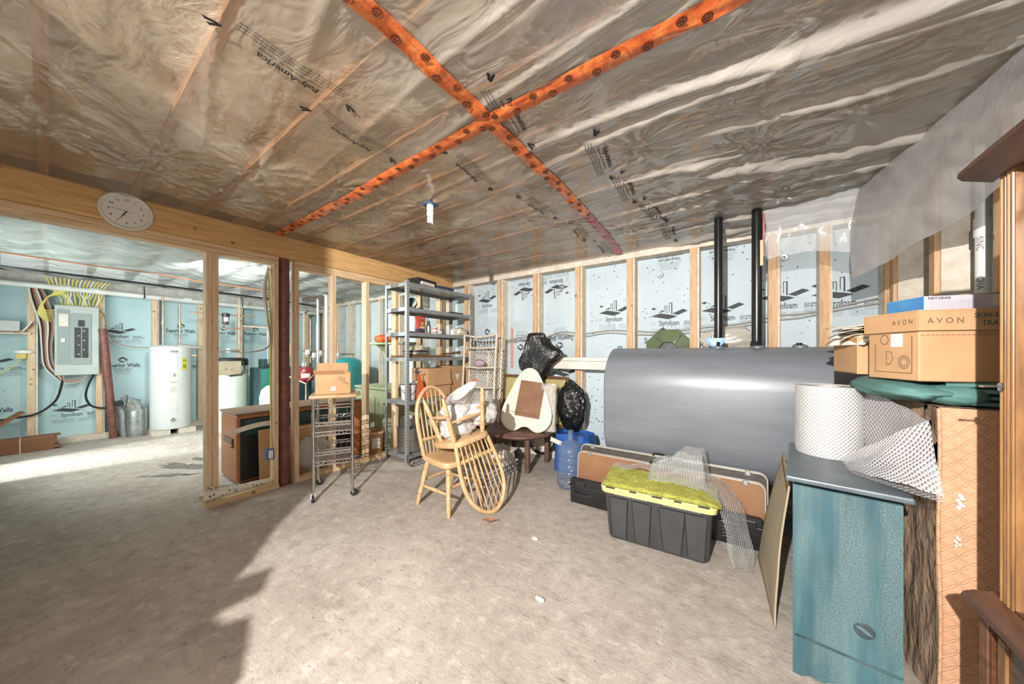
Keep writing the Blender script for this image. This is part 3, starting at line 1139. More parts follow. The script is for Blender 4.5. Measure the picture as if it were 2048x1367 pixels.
def hang(name, lab, top, bot, bulge, m, nu=60, nv=30, seed=1):
    T = spline(top, 10)
    B = spline(bot, 10)

    def at(P, u):
        k = u * (len(P) - 1)
        i = min(int(k), len(P) - 2)
        return P[i].lerp(P[i + 1], k - i)

    def fn(u, v):
        a, b_ = at(T, u), at(B, u)
        p = a.lerp(b_, v)
        w = 4 * v * (1 - v)
        p = p + Vector(bulge) * w
        fl = 0.022 * mn.noise(Vector((u * 7 + v * 2.2, v * 1.1, seed))) * (0.3 + v) + 0.010 * mn.noise(Vector((u * 16 - v * 5, v * 2, seed + 3)))
        return p + Vector((-0.7, -0.5, 0.1)) * fl
    o = MB().surf(fn, nu, nv).build(name, m, None, 'all')
    return tag(o, lab, 'plastic sheet')


hang('plastic_sheet', 'large milky plastic sheet sagging from the ceiling over the right wall',
     [(0.70, 3.34, 2.60), (0.78, 2.95, 2.605), (0.87, 2.5, 2.61), (0.91, 2.0, 2.615), (0.93, 1.4, 2.62)],
     [(0.655, 3.28, 1.92), (0.76, 3.02, 1.985), (0.855, 2.74, 2.045), (0.915, 2.36, 2.10), (0.93, 1.9, 2.2), (0.94, 1.4, 2.3)], (-0.03, -0.03, 0.0), 'film_hanging', 80, 36, 2)
hang('plastic_sheet', 'small clear plastic flap hanging beside the black vent pipe', [(0.165, 3.44, 2.595), (0.45, 3.40, 2.595), (0.70, 3.33, 2.598)],
     [(0.185, 3.46, 2.19), (0.45, 3.43, 2.20), (0.665, 3.34, 2.13)], (0.0, -0.035, 0), 'film_clear', 40, 24, 9)
# ------------------------------------------------------------------ armoire (front faces into the room, most of it beside the photographer)
mat('oak', '#8f6438', '#6b4626', 9, (5, 5, 0.6), 0.35, bump=0.06, spec=0.6)
mat('oak_dark', '#5f3a24', '#452717', 9, (5, 0.6, 5), 0.3, spec=0.6)
mat('oak_gold', '#a87a45', '#936537', 9, (5, 5, 0.6), 0.35)
ar = thing('armoire', 'tall varnished oak armoire with fluted corner post and dark cornice at right edge', 'armoire', (0.60, 1.538, 0))
AL = 1.0
MB().box((0.20, -AL / 2 - 0.005, 1.28), (0.30, AL - 0.01, 1.20)).build('body', 'oak', ar)
m = MB()
m.box((0.20, -AL / 2 + 0.0, 1.92), (0.31, AL, 0.02))
pr_ = [(0.0, -0.02), (-0.055, 0.0), (-0.065, 0.012), (-0.062, 0.026), (-0.045, 0.036), (-0.04, 0.05), (0.0, 0.055)]
vs = []
for y, k in ((0.035, 0), (-AL, 1)):
    for px, pz_ in pr_:
        vs.append((px, y, 1.915 + pz_))
nn = len(pr_)
m.add(vs, [(i, i + 1, nn + i + 1, nn + i) for i in range(nn - 1)] + [tuple(range(nn)), tuple(reversed(range(nn, 2 * nn)))])
m.box((0.17, -AL / 2 + 0.018, 1.945), (0.36, AL + 0.035, 0.05))
m.build('cornice', 'oak_dark', ar)
pst = MB().box((0.02, -0.031, 1.30), (0.04, 0.062, 1.23)).build('corner_post', 'oak', ar)
for k in range(4):
    MB().tube([(0.001, -0.009 - k * 0.0145, 0.70), (0.001, -0.009 - k * 0.0145, 1.895)], 0.0055, 8).build('flute', 'oak_gold' if k % 2 == 0 else 'oak', pst, True)
MB().box((0.03, -AL / 2 - 0.04, 1.845), (0.03, AL - 0.08, 0.12)).build('header_rail', 'oak_dark', ar)
dr = MB().box((0.035, -0.075, 1.25), (0.02, 0.022, 1.08)).build('door', 'oak_gold', ar)
MB().box((0.045, -AL / 2 - 0.05, 1.25), (0.01, AL - 0.15, 1.08)).build('door_panel', 'oak', dr)
ky = MB()
ky.cyl((0.0, 0, 0), (-0.035, 0, 0), 0.003, 8)
ky.lathe([(0.006, 0), (0.012, 0.003), (0.012, 0.006), (0.0, 0.009)], (0.0, 0, 0), 14, Matrix.Rotation(-PI / 2, 3, 'Y'))
ky.box((-0.035, 0, 0), (0.012, 0.003, 0.006))
o_ = ky.build('key', 'chrome', ar, True)
o_.location = (-0.004, -0.022, 1.307)
MB().box((0.165, -AL / 2 + 0.01, 0.34), (0.37, AL + 0.02, 0.68)).build('base_cabinet', 'oak_dark', ar)
m = MB()
pr_ = [(0.0, -0.03), (-0.045, -0.028), (-0.06, -0.012), (-0.055, 0.0), (-0.035, 0.012), (0.02, 0.022)]
nn = len(pr_)
vs = [(px, y, 0.692 + pz_) for y in (0.03, -AL) for px, pz_ in pr_]
m.add(vs, [(i, i + 1, nn + i + 1, nn + i) for i in range(nn - 1)] + [tuple(range(nn)), tuple(reversed(range(nn, 2 * nn)))])
m.box((0.17, -AL / 2 + 0.015, 0.695), (0.34, AL + 0.03, 0.04))
m.build('waist_moulding', 'oak_dark', ar)
bp = MB().box((-0.022, -0.02, 0.34), (0.02, 0.05, 0.66)).build('base_post', 'oak_dark', ar)
for k in range(3):
    MB().tube([(-0.033, -0.006 - k * 0.013, 0.03), (-0.033, -0.006 - k * 0.013, 0.655)], 0.005, 8).build('flute', 'oak_dark', bp, True)
MB().box((-0.02, -0.07, 0.33), (0.012, 0.03, 0.60)).build('drawer_frame', 'oak', ar)
# ------------------------------------------------------------------ dresser under a quilted moving pad
t = NT('quilt_tan')
tc = t.coord((1, 1, 1))
sp = t.n('ShaderNodeSeparateXYZ')
t.l(tc, sp.inputs[0])


def petals(t, u, v, p):
    # stitched eight-petal tiles: distance to the diagonals and the axes of each tile
    fu = t.math('SUBTRACT', t.math('FRACT', t.math('DIVIDE', u, p)), 0.5)
    fv = t.math('SUBTRACT', t.math('FRACT', t.math('DIVIDE', v, p)), 0.5)
    au, av = t.math('ABSOLUTE', fu), t.math('ABSOLUTE', fv)
    d1 = t.math('ABSOLUTE', t.math('SUBTRACT', au, t.math('MULTIPLY', t.math('MULTIPLY', av, av), 2.0)))
    d2 = t.math('ABSOLUTE', t.math('SUBTRACT', av, t.math('MULTIPLY', t.math('MULTIPLY', au, au), 2.0)))
    return t.math('MINIMUM', t.math('MINIMUM', d1, d2), 0.09)


h = petals(t, sp.outputs[0], sp.outputs[2], 0.052)
c = t.ramp(t.noise(tc, 4, 4), [(0.3, lin('#c08a63')), (0.7, lin('#cf9c76'))])
t.set(col=c, rough=0.75)
t.bump(h, 0.7, 0.028)
M['quilt_tan'] = t.m
mat('quilt_brown', '#a98b70', '#8f725a', 6, (6, 2, 1), 0.85, bump=0.9, bd=0.03)
mat('tear_white', '#e6e2dc', rough=0.9)
dz = thing('covered_dresser', 'dresser draped in a tan quilted moving pad between cabinet and right wall', 'dresser', (0.63, 1.99, 0))


def front(u, v):
    x = u * 0.32
    z = 0.01 + v * 1.18
    y = -0.006 * mn.noise(Vector((x * 8, z * 5, 2))) - 0.006 * math.sin(u * PI)
    return (x + 0.004 * math.sin(z * 7), y, z)


MB().surf(front, 40, 90).build('pad_front', 'quilt_tan', dz, 'all')


def side(u, v):
    y = u * 0.88
    z = 0.01 + v * 1.18
    f = 0.014 * mn.noise(Vector((y * 5, z * 2.5 + y * 2, 5))) + 0.010 * abs(mn.noise(Vector((y * 11 + z * 5, z * 4 - y * 3, 9)))) + 0.012 * math.exp(-((z - 0.75 - 0.9 * (0.3 - y)) / 0.05) ** 2)
    return (min(0.004, -0.004 + f - 0.010 * math.sin(u * PI)), y, z)


MB().surf(side, 70, 110).build('pad_side', 'quilt_brown', dz, 'all')
MB().box((0.162, 0.44, 0.60), (0.316, 0.87, 1.17)).build('carcass', 'card_grey', dz)
MB().surf(lambda u, v: (u * 0.32, v * 0.88, 1.192 + 0.003 * mn.noise(Vector((u * 4, v * 6, 1)))), 12, 20).build('pad_top', 'quilt_brown', dz, 'all')
MB().tube(spline([(0.001, -0.006, 0.01), (0.006, -0.009, 0.35), (0.0, -0.007, 0.7), (0.004, -0.008, 1.0), (0.002, -0.006, 1.185)], 6), 0.006, 8).build('binding', 'quilt_tan', dz, True)
for x, z, s in ((0.052, 0.86, 1.0), (0.045, 0.70, 0.7)):
    q = MB()
    for k in range(6):
        q.blob((x + 0.006 * math.sin(k * 2), -0.010, z - k * 0.009 * s), (0.006 * s, 0.004, 0.008 * s), k, 0.4, 3, 8, 6)
    q.build('tear', 'tear_white', dz, True)
# ------------------------------------------------------------------ folded green blanket on it
mat('blanket_green', '#507f7a', '#41706a', 5, (2, 2, 2), 0.7, bump=0.15)
bl = thing('blanket', 'folded dark green blanket between the quilted dresser and the cardboard boxes', 'blanket', (0.63, 1.99, 1.195))
for k in range(4):
    def lay(u, v, k=k):
        a = u * 2 * PI
        # rounded slab cross-section in y-z, running along x
        hy, hz = 0.33 - 0.012 * (k % 2), 0.0125
        yy = hy * math.copysign(abs(math.cos(a)) ** 0.25, math.cos(a))
        zz = hz * math.copysign(abs(math.sin(a)) ** 0.6, math.sin(a))
        x = 0.03 + v * 0.30
        return (x - 0.02 * (k == 2), 0.345 + yy + 0.012 * mn.noise(Vector((x * 5, k, 2))), 0.0135 + k * 0.0225 + zz + 0.004 * mn.noise(Vector((x * 9, k * 3, yy * 3))))
    MB().surf(lay, 40, 20).build('fold', 'blanket_green', bl, 'all')
MB().blob((-0.025, 0.30, 0.046), (0.145, 0.33, 0.052), 3, 0.10, 3.0, 48, 24, 0.035).build('fold', 'blanket_green', bl, 'all')
MB().blob((0.06, 0.06, 0.04), (0.085, 0.075, 0.042), 6, 0.12, 3.0, 30, 20, 0.04).build('fold', 'blanket_green', bl, 'all')
# ------------------------------------------------------------------ shipping boxes
mat('ink_teal', '#4d6a63', rough=0.7)
mat('ink_red', '#a5483f', rough=0.7)
mat('ink_brown', '#5c4632', rough=0.7)
ax = thing('shipping_box', 'tan cardboard AVON carton with loose lid on the green blanket', 'box', (0.578, 1.97, 1.289), math.radians(19.9))
MB().bbox((0.185, 0.125, 0.11), (0.37, 0.25, 0.22), 0.004, seg=1).build('carton', 'card_tan', ax)
m = MB()
m.box((0.185, -0.008, 0.238), (0.39, 0.006, 0.076)).box((0.185, 0.258, 0.238), (0.39, 0.006, 0.076)).box((-0.008, 0.125, 0.238), (0.006, 0.26, 0.076)).box((0.378, 0.125, 0.238), (0.006, 0.26, 0.076)).box((0.185, 0.125, 0.278), (0.392, 0.272, 0.006))
lid = m.build('lid', 'card_tan', ax)
tt = MB()
put_text(tt, 'A V O N', 0.032, 0.016, 0.227, 0.0, 'LEFT', 0.92)
inst(tt.mesh('lettering', 'ink_brown'), 'lettering', lid, mw=frame((0, -0.0118, 0), (1, 0, 0), (0, 0, 1)))
tt = MB()
put_text(tt, 'SKIN-SO SOFT', 0.025, 0.152, 0.247, 0.02, 'LEFT', 0.95)
put_text(tt, 'TRAVEL SIZE', 0.027, 0.174, 0.217, 0.02, 'LEFT', 0.95)
inst(tt.mesh('lettering', 'ink_teal'), 'lettering', lid, mw=frame((0, -0.0118, 0), (1, 0, 0), (0, 0, 1)))
tt = MB()
put_text(tt, 'A V O N', 0.030, -0.105, 0.228, 0.0, 'LEFT', 0.85)
inst(tt.mesh('lettering', 'ink_brown'), 'lettering', lid, mw=frame((-0.0118, 0, 0), (0, -1, 0), (0, 0, 1)))
m = MB()
for k in range(24):
    m.box((0.01 + k * 0.0152, -0.0008, 0.182), (0.010, 0.0012, 0.0022))
m.build('dashed_line', 'ink_red', ax)
MB().box((-0.0008, 0.10, 0.165), (0.0012, 0.055, 0.055)).build('address_label', 'paper', ax)
m = MB()
for a, b_ in (((0.03, 0.03), (0.03, 0.18)), ((0.03, 0.03), (0.21, 0.03)), ((0.21, 0.03), (0.21, 0.15))):
    m.bar((-0.0008, a[0], a[1]), (-0.0008, b_[0], b_[1]), 0.0012, 0.0022)
for cy, czz, r in ((0.065, 0.075, 0.026), (0.065, 0.075, 0.016), (0.16, 0.17, 0.02)):
    m.tube([(-0.0012, cy + r * math.cos(k * PI / 8), czz + r * math.sin(k * PI / 8)) for k in range(16)], 0.0014, 4, True)
m.tube([(-0.0012, 0.15, 0.06), (-0.0012, 0.15, 0.12), (-0.0012, 0.125, 0.115), (-0.0012, 0.118, 0.09), (-0.0012, 0.13, 0.065), (-0.0012, 0.15, 0.06)], 0.0014, 4)
m.build('marking', 'ink_brown', ax)
b2 = thing('shipping_box', 'smaller open cardboard carton full of old papers behind the AVON carton', 'box', (0.495, 2.40, 1.293), math.radians(8))
m = MB()
m.box((0.125, 0.004, 0.095), (0.25, 0.006, 0.19)).box((0.125, 0.276, 0.095), (0.25, 0.006, 0.19)).box((0.003, 0.14, 0.095), (0.006, 0.27, 0.19)).box((0.247, 0.14, 0.095), (0.006, 0.27, 0.19)).box((0.125, 0.14, 0.003), (0.25, 0.27, 0.006))
m.build('carton', 'card_tan', b2)
m = MB()
put_text(m, '>xxxxx', 0.030, 0.045, 0.12, 0.0, 'LEFT', 0.9, 0.12)
for x in (0.045, 0.07):
    quad(m, [(x, 0.04), (x + .004, 0.04), (x + .004, 0.11), (x, 0.11)])
inst(m.mesh('lettering', 'ink_brown'), 'lettering', b2, mw=frame((0, 0.0003, 0), (1, 0, 0), (0, 0, 1)))
m = MB()
for r in (0.030, 0.021):
    m.tube([(0.17 + r * math.cos(k * PI / 10), 0.0, 0.085 + r * math.sin(k * PI / 10)) for k in range(20)], 0.003, 5, True)
m.box((0.17, 0.0, 0.085), (0.025, 0.002, 0.006))
m.box((0.17, 0.0, 0.085), (0.006, 0.002, 0.025))
m.build('stamp', 'ink_red', b2)
PL = ['lowest curled brown-edged paper in the fan on the open carton behind AVON', 'second lowest curled paper in the fan on the open carton behind AVON', 'third curled paper up in the fan on the open carton behind AVON',
      'middle grey curled paper in the fan on the open carton behind AVON', 'third from top paper in the fan on the open carton behind AVON', 'second from top paper in the fan on the open carton behind AVON', 'topmost pale paper in the fan on the open carton behind AVON']
for k in range(7):
    r = random.Random(k)
    a = r.uniform(-.3, .5)
    zz = 1.293 + 0.197 + k * 0.011

    def pf(u, v, a=a, k=k):
        x = (u - 0.5) * 0.24
        y = (v - 0.5) * 0.28
        ca, sa = math.cos(a), math.sin(a)
        e = max(0, 0.3 - u)
        return (0.57 + 0.008 * (k % 3) + x * ca - y * sa, 2.53 + x * sa + y * ca, zz - e * e * (0.5 - 0.11 * (k % 5)) * (1.0 if k < 5 else 0.4) + 0.012 * (u > .5) * (u - .5))
    o = MB().surf(pf, 12, 6).build('old_paper', ['paper', 'card_edge', 'paper', 'card_grey'][k % 4], None, 'all')
    sd = o.modifiers.new('thick', 'SOLIDIFY')
    sd.thickness = 0.004
    tag(o, PL[k], 'paper', 'curled papers on the open carton')
nb = thing('router_box', 'white and blue NETGEAR box lying on the AVON carton lid', 'box', (0.614, 2.045, 1.571), math.radians(19.9))
mat('box_blue', '#2f74b4', '#3f8ac6', 9, rough=0.4)
mat('box_lilac', '#b9b6c4', rough=0.5)
MB().bbox((0.14, 0.09, 0.031), (0.28, 0.18, 0.06), 0.002, seg=1).build('carton', 'box_lilac', nb)
MB().box((-0.0006, 0.09, 0.031), (0.002, 0.176, 0.057)).build('blue_end', 'box_blue', nb)
tt = MB()
put_text(tt, 'NETGEAR', 0.013, 0.010, 0.047, 0.02, 'LEFT', 1.25)
inst(tt.mesh('lettering', 'ink_black'), 'lettering', nb, mw=frame((0, -0.0006, 0), (1, 0, 0), (0, 0, 1)))
tt = MB()
for k in range(7):
    put_text(tt, 'minimum system requirements cable or broadband internet connection', 0.0055, 0.012, 0.038 - k * 0.005, 0, 'LEFT', 0.95)
inst(tt.mesh('small_print', 'cable_grey'), 'small_print', nb, mw=frame((0, -0.0006, 0), (1, 0, 0), (0, 0, 1)))
MB().box((0.22, -0.0005, 0.035), (0.03, 0.001, 0.04)).build('barcode_label', 'paper', nb)
cs = MB().surf(lambda u, v: (0.70 + u * 0.22, 2.15 + v * 0.17 + u * 0.08, 1.637 + 0.018 * u + 0.02 * math.sin(u * 3) * v), 16, 10).build('newspaper', 'card_edge', None, 'all')
sd = cs.modifiers.new('thick', 'SOLIDIFY')
sd.thickness = 0.004
tag(cs, 'creased brown paper sheet lying on the NETGEAR box', 'paper')
# ------------------------------------------------------------------ teal painted cabinet seen from its side
t = NT('teal_paint')
co = t.coord((3.2, 3.2, 0.7))
base = t.ramp(t.noise(co, 3, 5, 0.6, 0.4), [(0.3, lin('#234852')), (0.55, lin('#2d5964')), (0.75, lin('#43707a'))])
dust = t.math('MULTIPLY', t.ramp(t.noise(t.coord((5, 5, 0.5)), 2.2, 3), [(0.42, (0, 0, 0, 1)), (0.6, (1, 1, 1, 1))]), t.ramp(t.noise(t.coord(), 180, 2, 0.9), [(0.38, (0, 0, 0, 1)), (0.62, (0.75, 0.75, 0.75, 1))]))
t.set(col=t.mix(dust, base, lin('#71827f')), rough=0.55)
M['teal_paint'] = t.m
mat('teal_top', '#46525a', '#56646b', 4, (2, 4, 2), 0.4, bump=0.05)
cb = thing('cabinet', 'worn teal painted wood cabinet with grey top and a bubble wrap roll on it', 'cabinet', (0.19, 1.88, 0), math.radians(-6.4))
CW, CD, CH = 0.315, 0.66, 0.855
m = MB()
# near end panel with a foot cut-out
pl = [(0, 0), (0.03, 0.0), (0.055, 0.018), (0.09, 0.012), (0.125, 0.030), (0.20, 0.030), (0.235, 0.012), (0.26, 0.018), (0.285, 0.0), (CW, 0), (CW, CH - 0.03), (0, CH - 0.03)]
m.prism(pl, -0.018, 0.0, RX90, (0, 0, 0))
m.build('end_panel', 'teal_paint', cb)
MB().box((CW / 2, CD / 2 + 0.01, (CH - 0.03) / 2 + 0.02), (CW - 0.004, CD - 0.03, CH - 0.08)).build('body', 'teal_paint', cb)
MB().bbox((CW / 2, CD / 2 - 0.005, CH), (CW + 0.05, CD + 0.05, 0.024), 0.007).build('top', 'teal_top', cb)
m = MB()
m.prism([(0.0, 0.0), (CW, 0.0), (CW, 0.014), (0.0, 0.014)], -0.006, 0.0, RX90, (0, -0.0, 0.165))
mat('teal_worn', '#5d7a7c', '#3f646c', 12, (1, 8, 8), 0.6)
mm = m.build('base_strip', 'teal_worn', cb)
mat('knot_dark', '#26343a', '#3a4a4e', 30, rough=0.6)
k_ = MB().lathe([(0.0, 0.0012), (0.028, 0.0016), (0.031, 0.0)], (0.215, -0.0, 0.300), 24, RX90, cap=False).build('knot', 'knot_dark', cb, True)
MB().prism([(-0.026, 0.010), (-0.008, 0.012), (0.012, 0.0), (0.026, -0.012), (0.006, -0.010), (-0.014, 0.002)], 0.0017, 0.002, RX90, (0.215, 0, 0.300)).build('knot_heart', 'teal_worn', k_)
# ------------------------------------------------------------------ bubble wrap roll on it, with the loose end pulled off
rb = thing('bubble_wrap_roll', 'thick white roll of bubble wrap standing on the teal cabinet, loose end trailing', 'bubble wrap', (0.384, 2.385, 0.868))
RR = 0.134


def rollf(u, v):
    a = u * 2 * PI
    z = v * 0.36
    r = RR * (1 - 0.02 * abs(2 * v - 1) ** 8) + 0.002 * mn.noise(Vector((math.cos(a) * 2, math.sin(a) * 2, z * 9)))
    return (r * math.cos(a), r * math.sin(a), z)


MB().surf(rollf, 96, 40, (2 * PI * RR, 0.36)).build('roll', 'bubble_roll', rb, 'all')
m = MB()
for k in range(8):
    r0, r1 = RR - 0.002 - k * 0.011, RR - 0.009 - k * 0.011
    m.lathe([(r1, 0.350), (r1, 0.358), (r0, 0.358), (r0, 0.350)], seg=48, cap=False)
m.lathe([(RR - .004, 0.348), (0.03, 0.348)], seg=48, cap=False)
m.build('layers', 'bubble_roll', rb, True)
c0 = Vector((0.384, 2.385, 0.868))


def patch(a, b_, c_, d_, fu=None, nz=0.008, seed=1, nu=40, nv=30):
    A, B, C_, D = [Vector(p) - c0 for p in (a, b_, c_, d_)]

    def fn(u, v):
        p = A.lerp(B, u).lerp(D.lerp(C_, u), v)
        p = p + Vector((nz * mn.noise(Vector((u * 3, v * 3, seed))), nz * 0.8 * mn.noise(Vector((u * 4, v * 2, seed + 4))), nz * mn.noise(Vector((u * 5, v * 5, seed + 8)))))
        if fu:
            p = p + fu(u, v)
        return p
    return fn


sA = patch((0.506, 2.335, 1.215), (0.575, 1.90, 1.15), (0.565, 1.86, 0.95), (0.506, 2.335, 0.885), lambda u, v: Vector((0.02 * math.sin(u * PI), 0, 0)), 0.006)
MB().surf(sA, 40, 30, (0.45, 0.3)).build('loose_sheet', 'bubble_sheet', rb, 'all')
sB = patch((0.578, 1.895, 1.15), (0.385, 2.12, 0.905), (0.395, 2.035, 0.882), (0.575, 1.77, 0.905), lambda u, v: Vector((-0.02, -0.03, 0.015)) * math.sin(u * PI) * (0.4 + v * 0.6), 0.008, 4)
MB().surf(sB, 44, 36, (0.36, 0.30)).build('loose_sheet', 'bubble_sheet', rb, 'all')
sC = patch((0.395, 2.035, 0.884), (0.575, 1.77, 0.905), (0.57, 1.755, 0.885), (0.40, 1.99, 0.881), None, 0.002, 7)
MB().surf(sC, 40, 6, (0.4, 0.06)).build('loose_sheet', 'bubble_lump', rb, 'all')
# ------------------------------------------------------------------ leaning sheet of cardboard
cbd = thing('cardboard_sheet', 'large flat grey-brown cardboard sheet leaning against the teal cabinet', 'cardboard', (0.147, 2.117, 0))
B1, B2, T2, T1 = Vector((0, 0, 0.0)), Vector((-0.045, 0.70, 0.0)), Vector((0.082, 0.58, 0.765)), Vector((0.050, -0.06, 0.765))
nrm = (B2 - B1).cross(T1 - B1).normalized()


def cf(u, v):
    p = B1.lerp(B2, u).lerp(T1.lerp(T2, u), v)
    return p + nrm * (-0.012 * math.sin(v * PI) + 0.003 * mn.noise(Vector((u * 3, v * 4, 2))))


o = MB().surf(cf, 20, 24).build('sheet', 'card_grey', cbd, 'all')
sd = o.modifiers.new('thick', 'SOLIDIFY')
sd.thickness = 0.006
sd.offset = 0
m = MB()
m.surf(lambda u, v: cf(0.02 + u * 0.96, 0.93 + v * 0.07) - nrm * (0.005 + 0.012 * v), 14, 3)
m.build('torn_flap', 'card_edge', cbd, 'all')
# ================================================================== middle of the room
mat('honey_wood', '#cfab7c', '#bb9260', 7, (4, 4, 1.2), 0.35, spec=0.55)
mat('honey_worn', '#cda873', '#b8905c', 7, (4, 4, 1.2), 0.5)
LEGP = [(0.0, 0.019), (0.10, 0.021), (0.15, 0.026), (0.18, 0.020), (0.20, 0.028), (0.22, 0.020), (0.30, 0.025), (0.50, 0.021), (0.62, 0.018), (0.66, 0.026), (0.68, 0.018), (0.71, 0.025), (0.74, 0.019), (0.85, 0.021), (1.0, 0.013)]
STRP = [(0, 0.009), (0.3, 0.014), (0.5, 0.018), (0.7, 0.014), (1, 0.009)]


def make_chair(lab, loc, rot):
    t = thing('spindle_chair', lab, 'chair', loc, 0, None, rot)
    # saddle seat outline
    ol = [(-0.19, -0.175), (-0.06, -0.205), (0.08, -0.225), (0.17, -0.215), (0.205, -0.17), (0.222, -0.07), (0.222, 0.07), (0.205, 0.17), (0.17, 0.215), (0.08, 0.225), (-0.06, 0.205), (-0.19, 0.175), (-0.215, 0.09), (-0.215, -0.09)]
    P = spline([(x, y, 0) for x, y in ol + ol[:1]], 3)[:-1]
    m = MB()
    rings = []
    for z, k in ((0.408, 0.95), (0.411, 0.985), (0.420, 1.0), (0.448, 1.0), (0.455, 0.985), (0.457, 0.95), (0.452, 0.7), (0.446, 0.3), (0.446, 0.01)):
        rings.append([(p.x * k, p.y * k, z) for p in P])
    n_ = len(P)
    m.add([v for r in rings for v in r], [(j * n_ + i, j * n_ + (i + 1) % n_, (j + 1) * n_ + (i + 1) % n_, (j + 1) * n_ + i) for j in range(len(rings) - 1) for i in range(n_)] + [tuple(reversed(range(n_)))])
    m.build('seat', 'honey_wood', t, True)
    tops = {}
    for sx in (-1, 1):
        for sy in (-1, 1):
            a = Vector((0.135 * sx, 0.15 * sy, 0.425))
            b_ = Vector((0.225 * sx if sx < 0 else 0.20, 0.205 * sy, 0.0))
            MB().turn(a, b_, LEGP, 12).build('leg', 'honey_wood', t, True)
            tops[sx, sy] = (a, b_)
    at = lambda k, f: tops[k][0].lerp(tops[k][1], f)
    for p, q, f in (((-1, -1), (1, -1), 0.58), ((-1, 1), (1, 1), 0.58), ((-1, -1), (-1, 1), 0.46), ((1, -1), (1, 1), 0.46)):
        MB().turn(at(p, f), at(q, f), STRP, 10).build('stretcher', 'honey_wood', t, True)
    HB = 0.615

    def bw(h):
        return -0.18 - 0.085 * (h / HB) - 0.03 * (h / HB) ** 2
    bp = [(0.0, 0.168), (0.10, 0.182), (0.22, 0.198), (0.33, 0.203), (0.43, 0.190), (0.51, 0.155), (0.575, 0.10), (0.607, 0.045), (0.615, 0.0)]
    pts = [(bw(h), -y, 0.45 + h) for h, y in bp] + [(bw(h), y, 0.45 + h) for h, y in reversed(bp[:-1])]
    MB().tube(spline(pts, 4), 0.0190, 10, flat=1.0).build('bow', 'honey_wood', t, True)

    def hw_top(y):
        for (h0, y0), (h1, y1) in zip(bp[3:], bp[4:]):
            if y1 <= abs(y) <= y0:
                return h0 + (h1 - h0) * (y0 - abs(y)) / (y0 - y1)
        return 0.61
    for k in range(7):
        yb = (k - 3) * 0.043
        yt = (k - 3) * 0.052
        h = hw_top(yt)
        a = Vector((-0.185, yb, 0.45))
        b_ = Vector((bw(h), yt, 0.45 + h))
        MB().turn(a, b_, [(0, 0.006), (0.35, 0.0085), (0.55, 0.0075), (1, 0.005)], 8).build('spindle', 'honey_wood', t, True)
    MB().tube(spline([(bw(.14) + .006 - 0.004 * abs(k) / 5, k * 0.034, 0.59) for k in range(-5, 6)], 2), 0.017, 8, flat=0.45).build('lumbar_rail', 'honey_wood', t, True)
    return t


make_chair('honey wood spindle chair standing upright on its four legs', (-2.22, 2.165, 0), (0, 0, math.radians(-2)))
# the second chair lies upside down on the first: seat on seat, bow hanging to the floor
R_ = Matrix.Translation((-2.048, 2.332, 0.0)) @ Matrix.Rotation(math.radians(-17.4), 4, 'Z') @ Matrix.Rotation(math.radians(-8.5), 4, 'Y') @ Matrix.Rotation(math.radians(10.0), 4, 'X') @ Matrix.Translation((0, 0, 1.039)) @ Matrix.Rotation(PI, 4, 'Y')
c2 = make_chair('honey wood spindle chair turned upside down on top of the other chair', (0, 0, 0), (0, 0, 0))
c2.matrix_world = R_
# white bin bag wedged between the upturned legs
mat('bag_white', '#c9c5c3', '#b9b5b2', 6, rough=0.35, spec=0.5)
mat('drawstring', '#d9593a', rough=0.4)
wbg = thing('trash_bag', 'white drawstring trash bag stuffed between the upturned chair legs', 'bag', (-2.235, 2.29, 0.585))
m = MB()
m.blob((0, 0, 0.13), (0.16, 0.19, 0.19), 2, 0.18, 2.6, 60, 44, 0.10)
m.build('bag', 'bag_white', wbg, 'all')
m = MB()
m.blob((0.11, 0.19, 0.22), (0.17, 0.18, 0.13), 8, 0.16, 2.8, 44, 28, 0.07)
m.build('bag', 'bag_white', wbg, 'all')
m = MB()
m.blob((-0.02, 0.0, 0.27), (0.14, 0.17, 0.09), 4, 0.16, 2.8, 44, 28, 0.06)
m.build('bag', 'bag_white', wbg, 'all')


def mouth(u, v):
    a = u * 2 * PI
    r = 0.115 + 0.05 * v
    top = 0.34 + (0.10 + 0.10 * math.cos(a - 1.25)) * v
    k = 0.010 * mn.noise(Vector((math.cos(a) * 3, math.sin(a) * 3, v * 2)))
    return (-0.01 + (r * 0.85 + k) * math.cos(a) + 0.03 * v, 0.0 + (r * 1.1 + k) * math.sin(a), top + 0.012 * mn.noise(Vector((a * 1.5, v * 3, 3))))


MB().surf(mouth, 60, 10).build('mouth', 'bag_white', wbg, 'all')
for a0, a1 in ((0.9, 1.6), (3.5, 3.9)):
    MB().tube([Vector(mouth((a0 + (a1 - a0) * k / 8) / (2 * PI), 1.0)) for k in range(9)], 0.012, 6, flat=0.5).build('drawstring', 'drawstring', wbg, 'all')
# ------------------------------------------------------------------ low round table
mat('walnut', '#745347', '#58392f', 6, (2, 6, 2), 0.45, bump=0.1)
tb = thing('round_table', 'low dark brown round wooden table below the heart-shaped board', 'table', (-2.29, 3.45, 0))
MB().lathe([(0.40, 0.405), (0.43, 0.412), (0.44, 0.425), (0.438, 0.44), (0.425, 0.449), (0.0, 0.450)], seg=48).build('tabletop', 'walnut', tb, True)
MB().lathe([(0.34, 0.385), (0.36, 0.385), (0.36, 0.407), (0.34, 0.407)], seg=40).build('apron', 'walnut', tb, True)
for sx in (-1, 1):
    for sy in (-1, 1):
        MB().bbox((0.255 * sx, 0.235 * sy, 0.20), (0.058, 0.058, 0.40), 0.014).build('leg', 'walnut', tb, True)
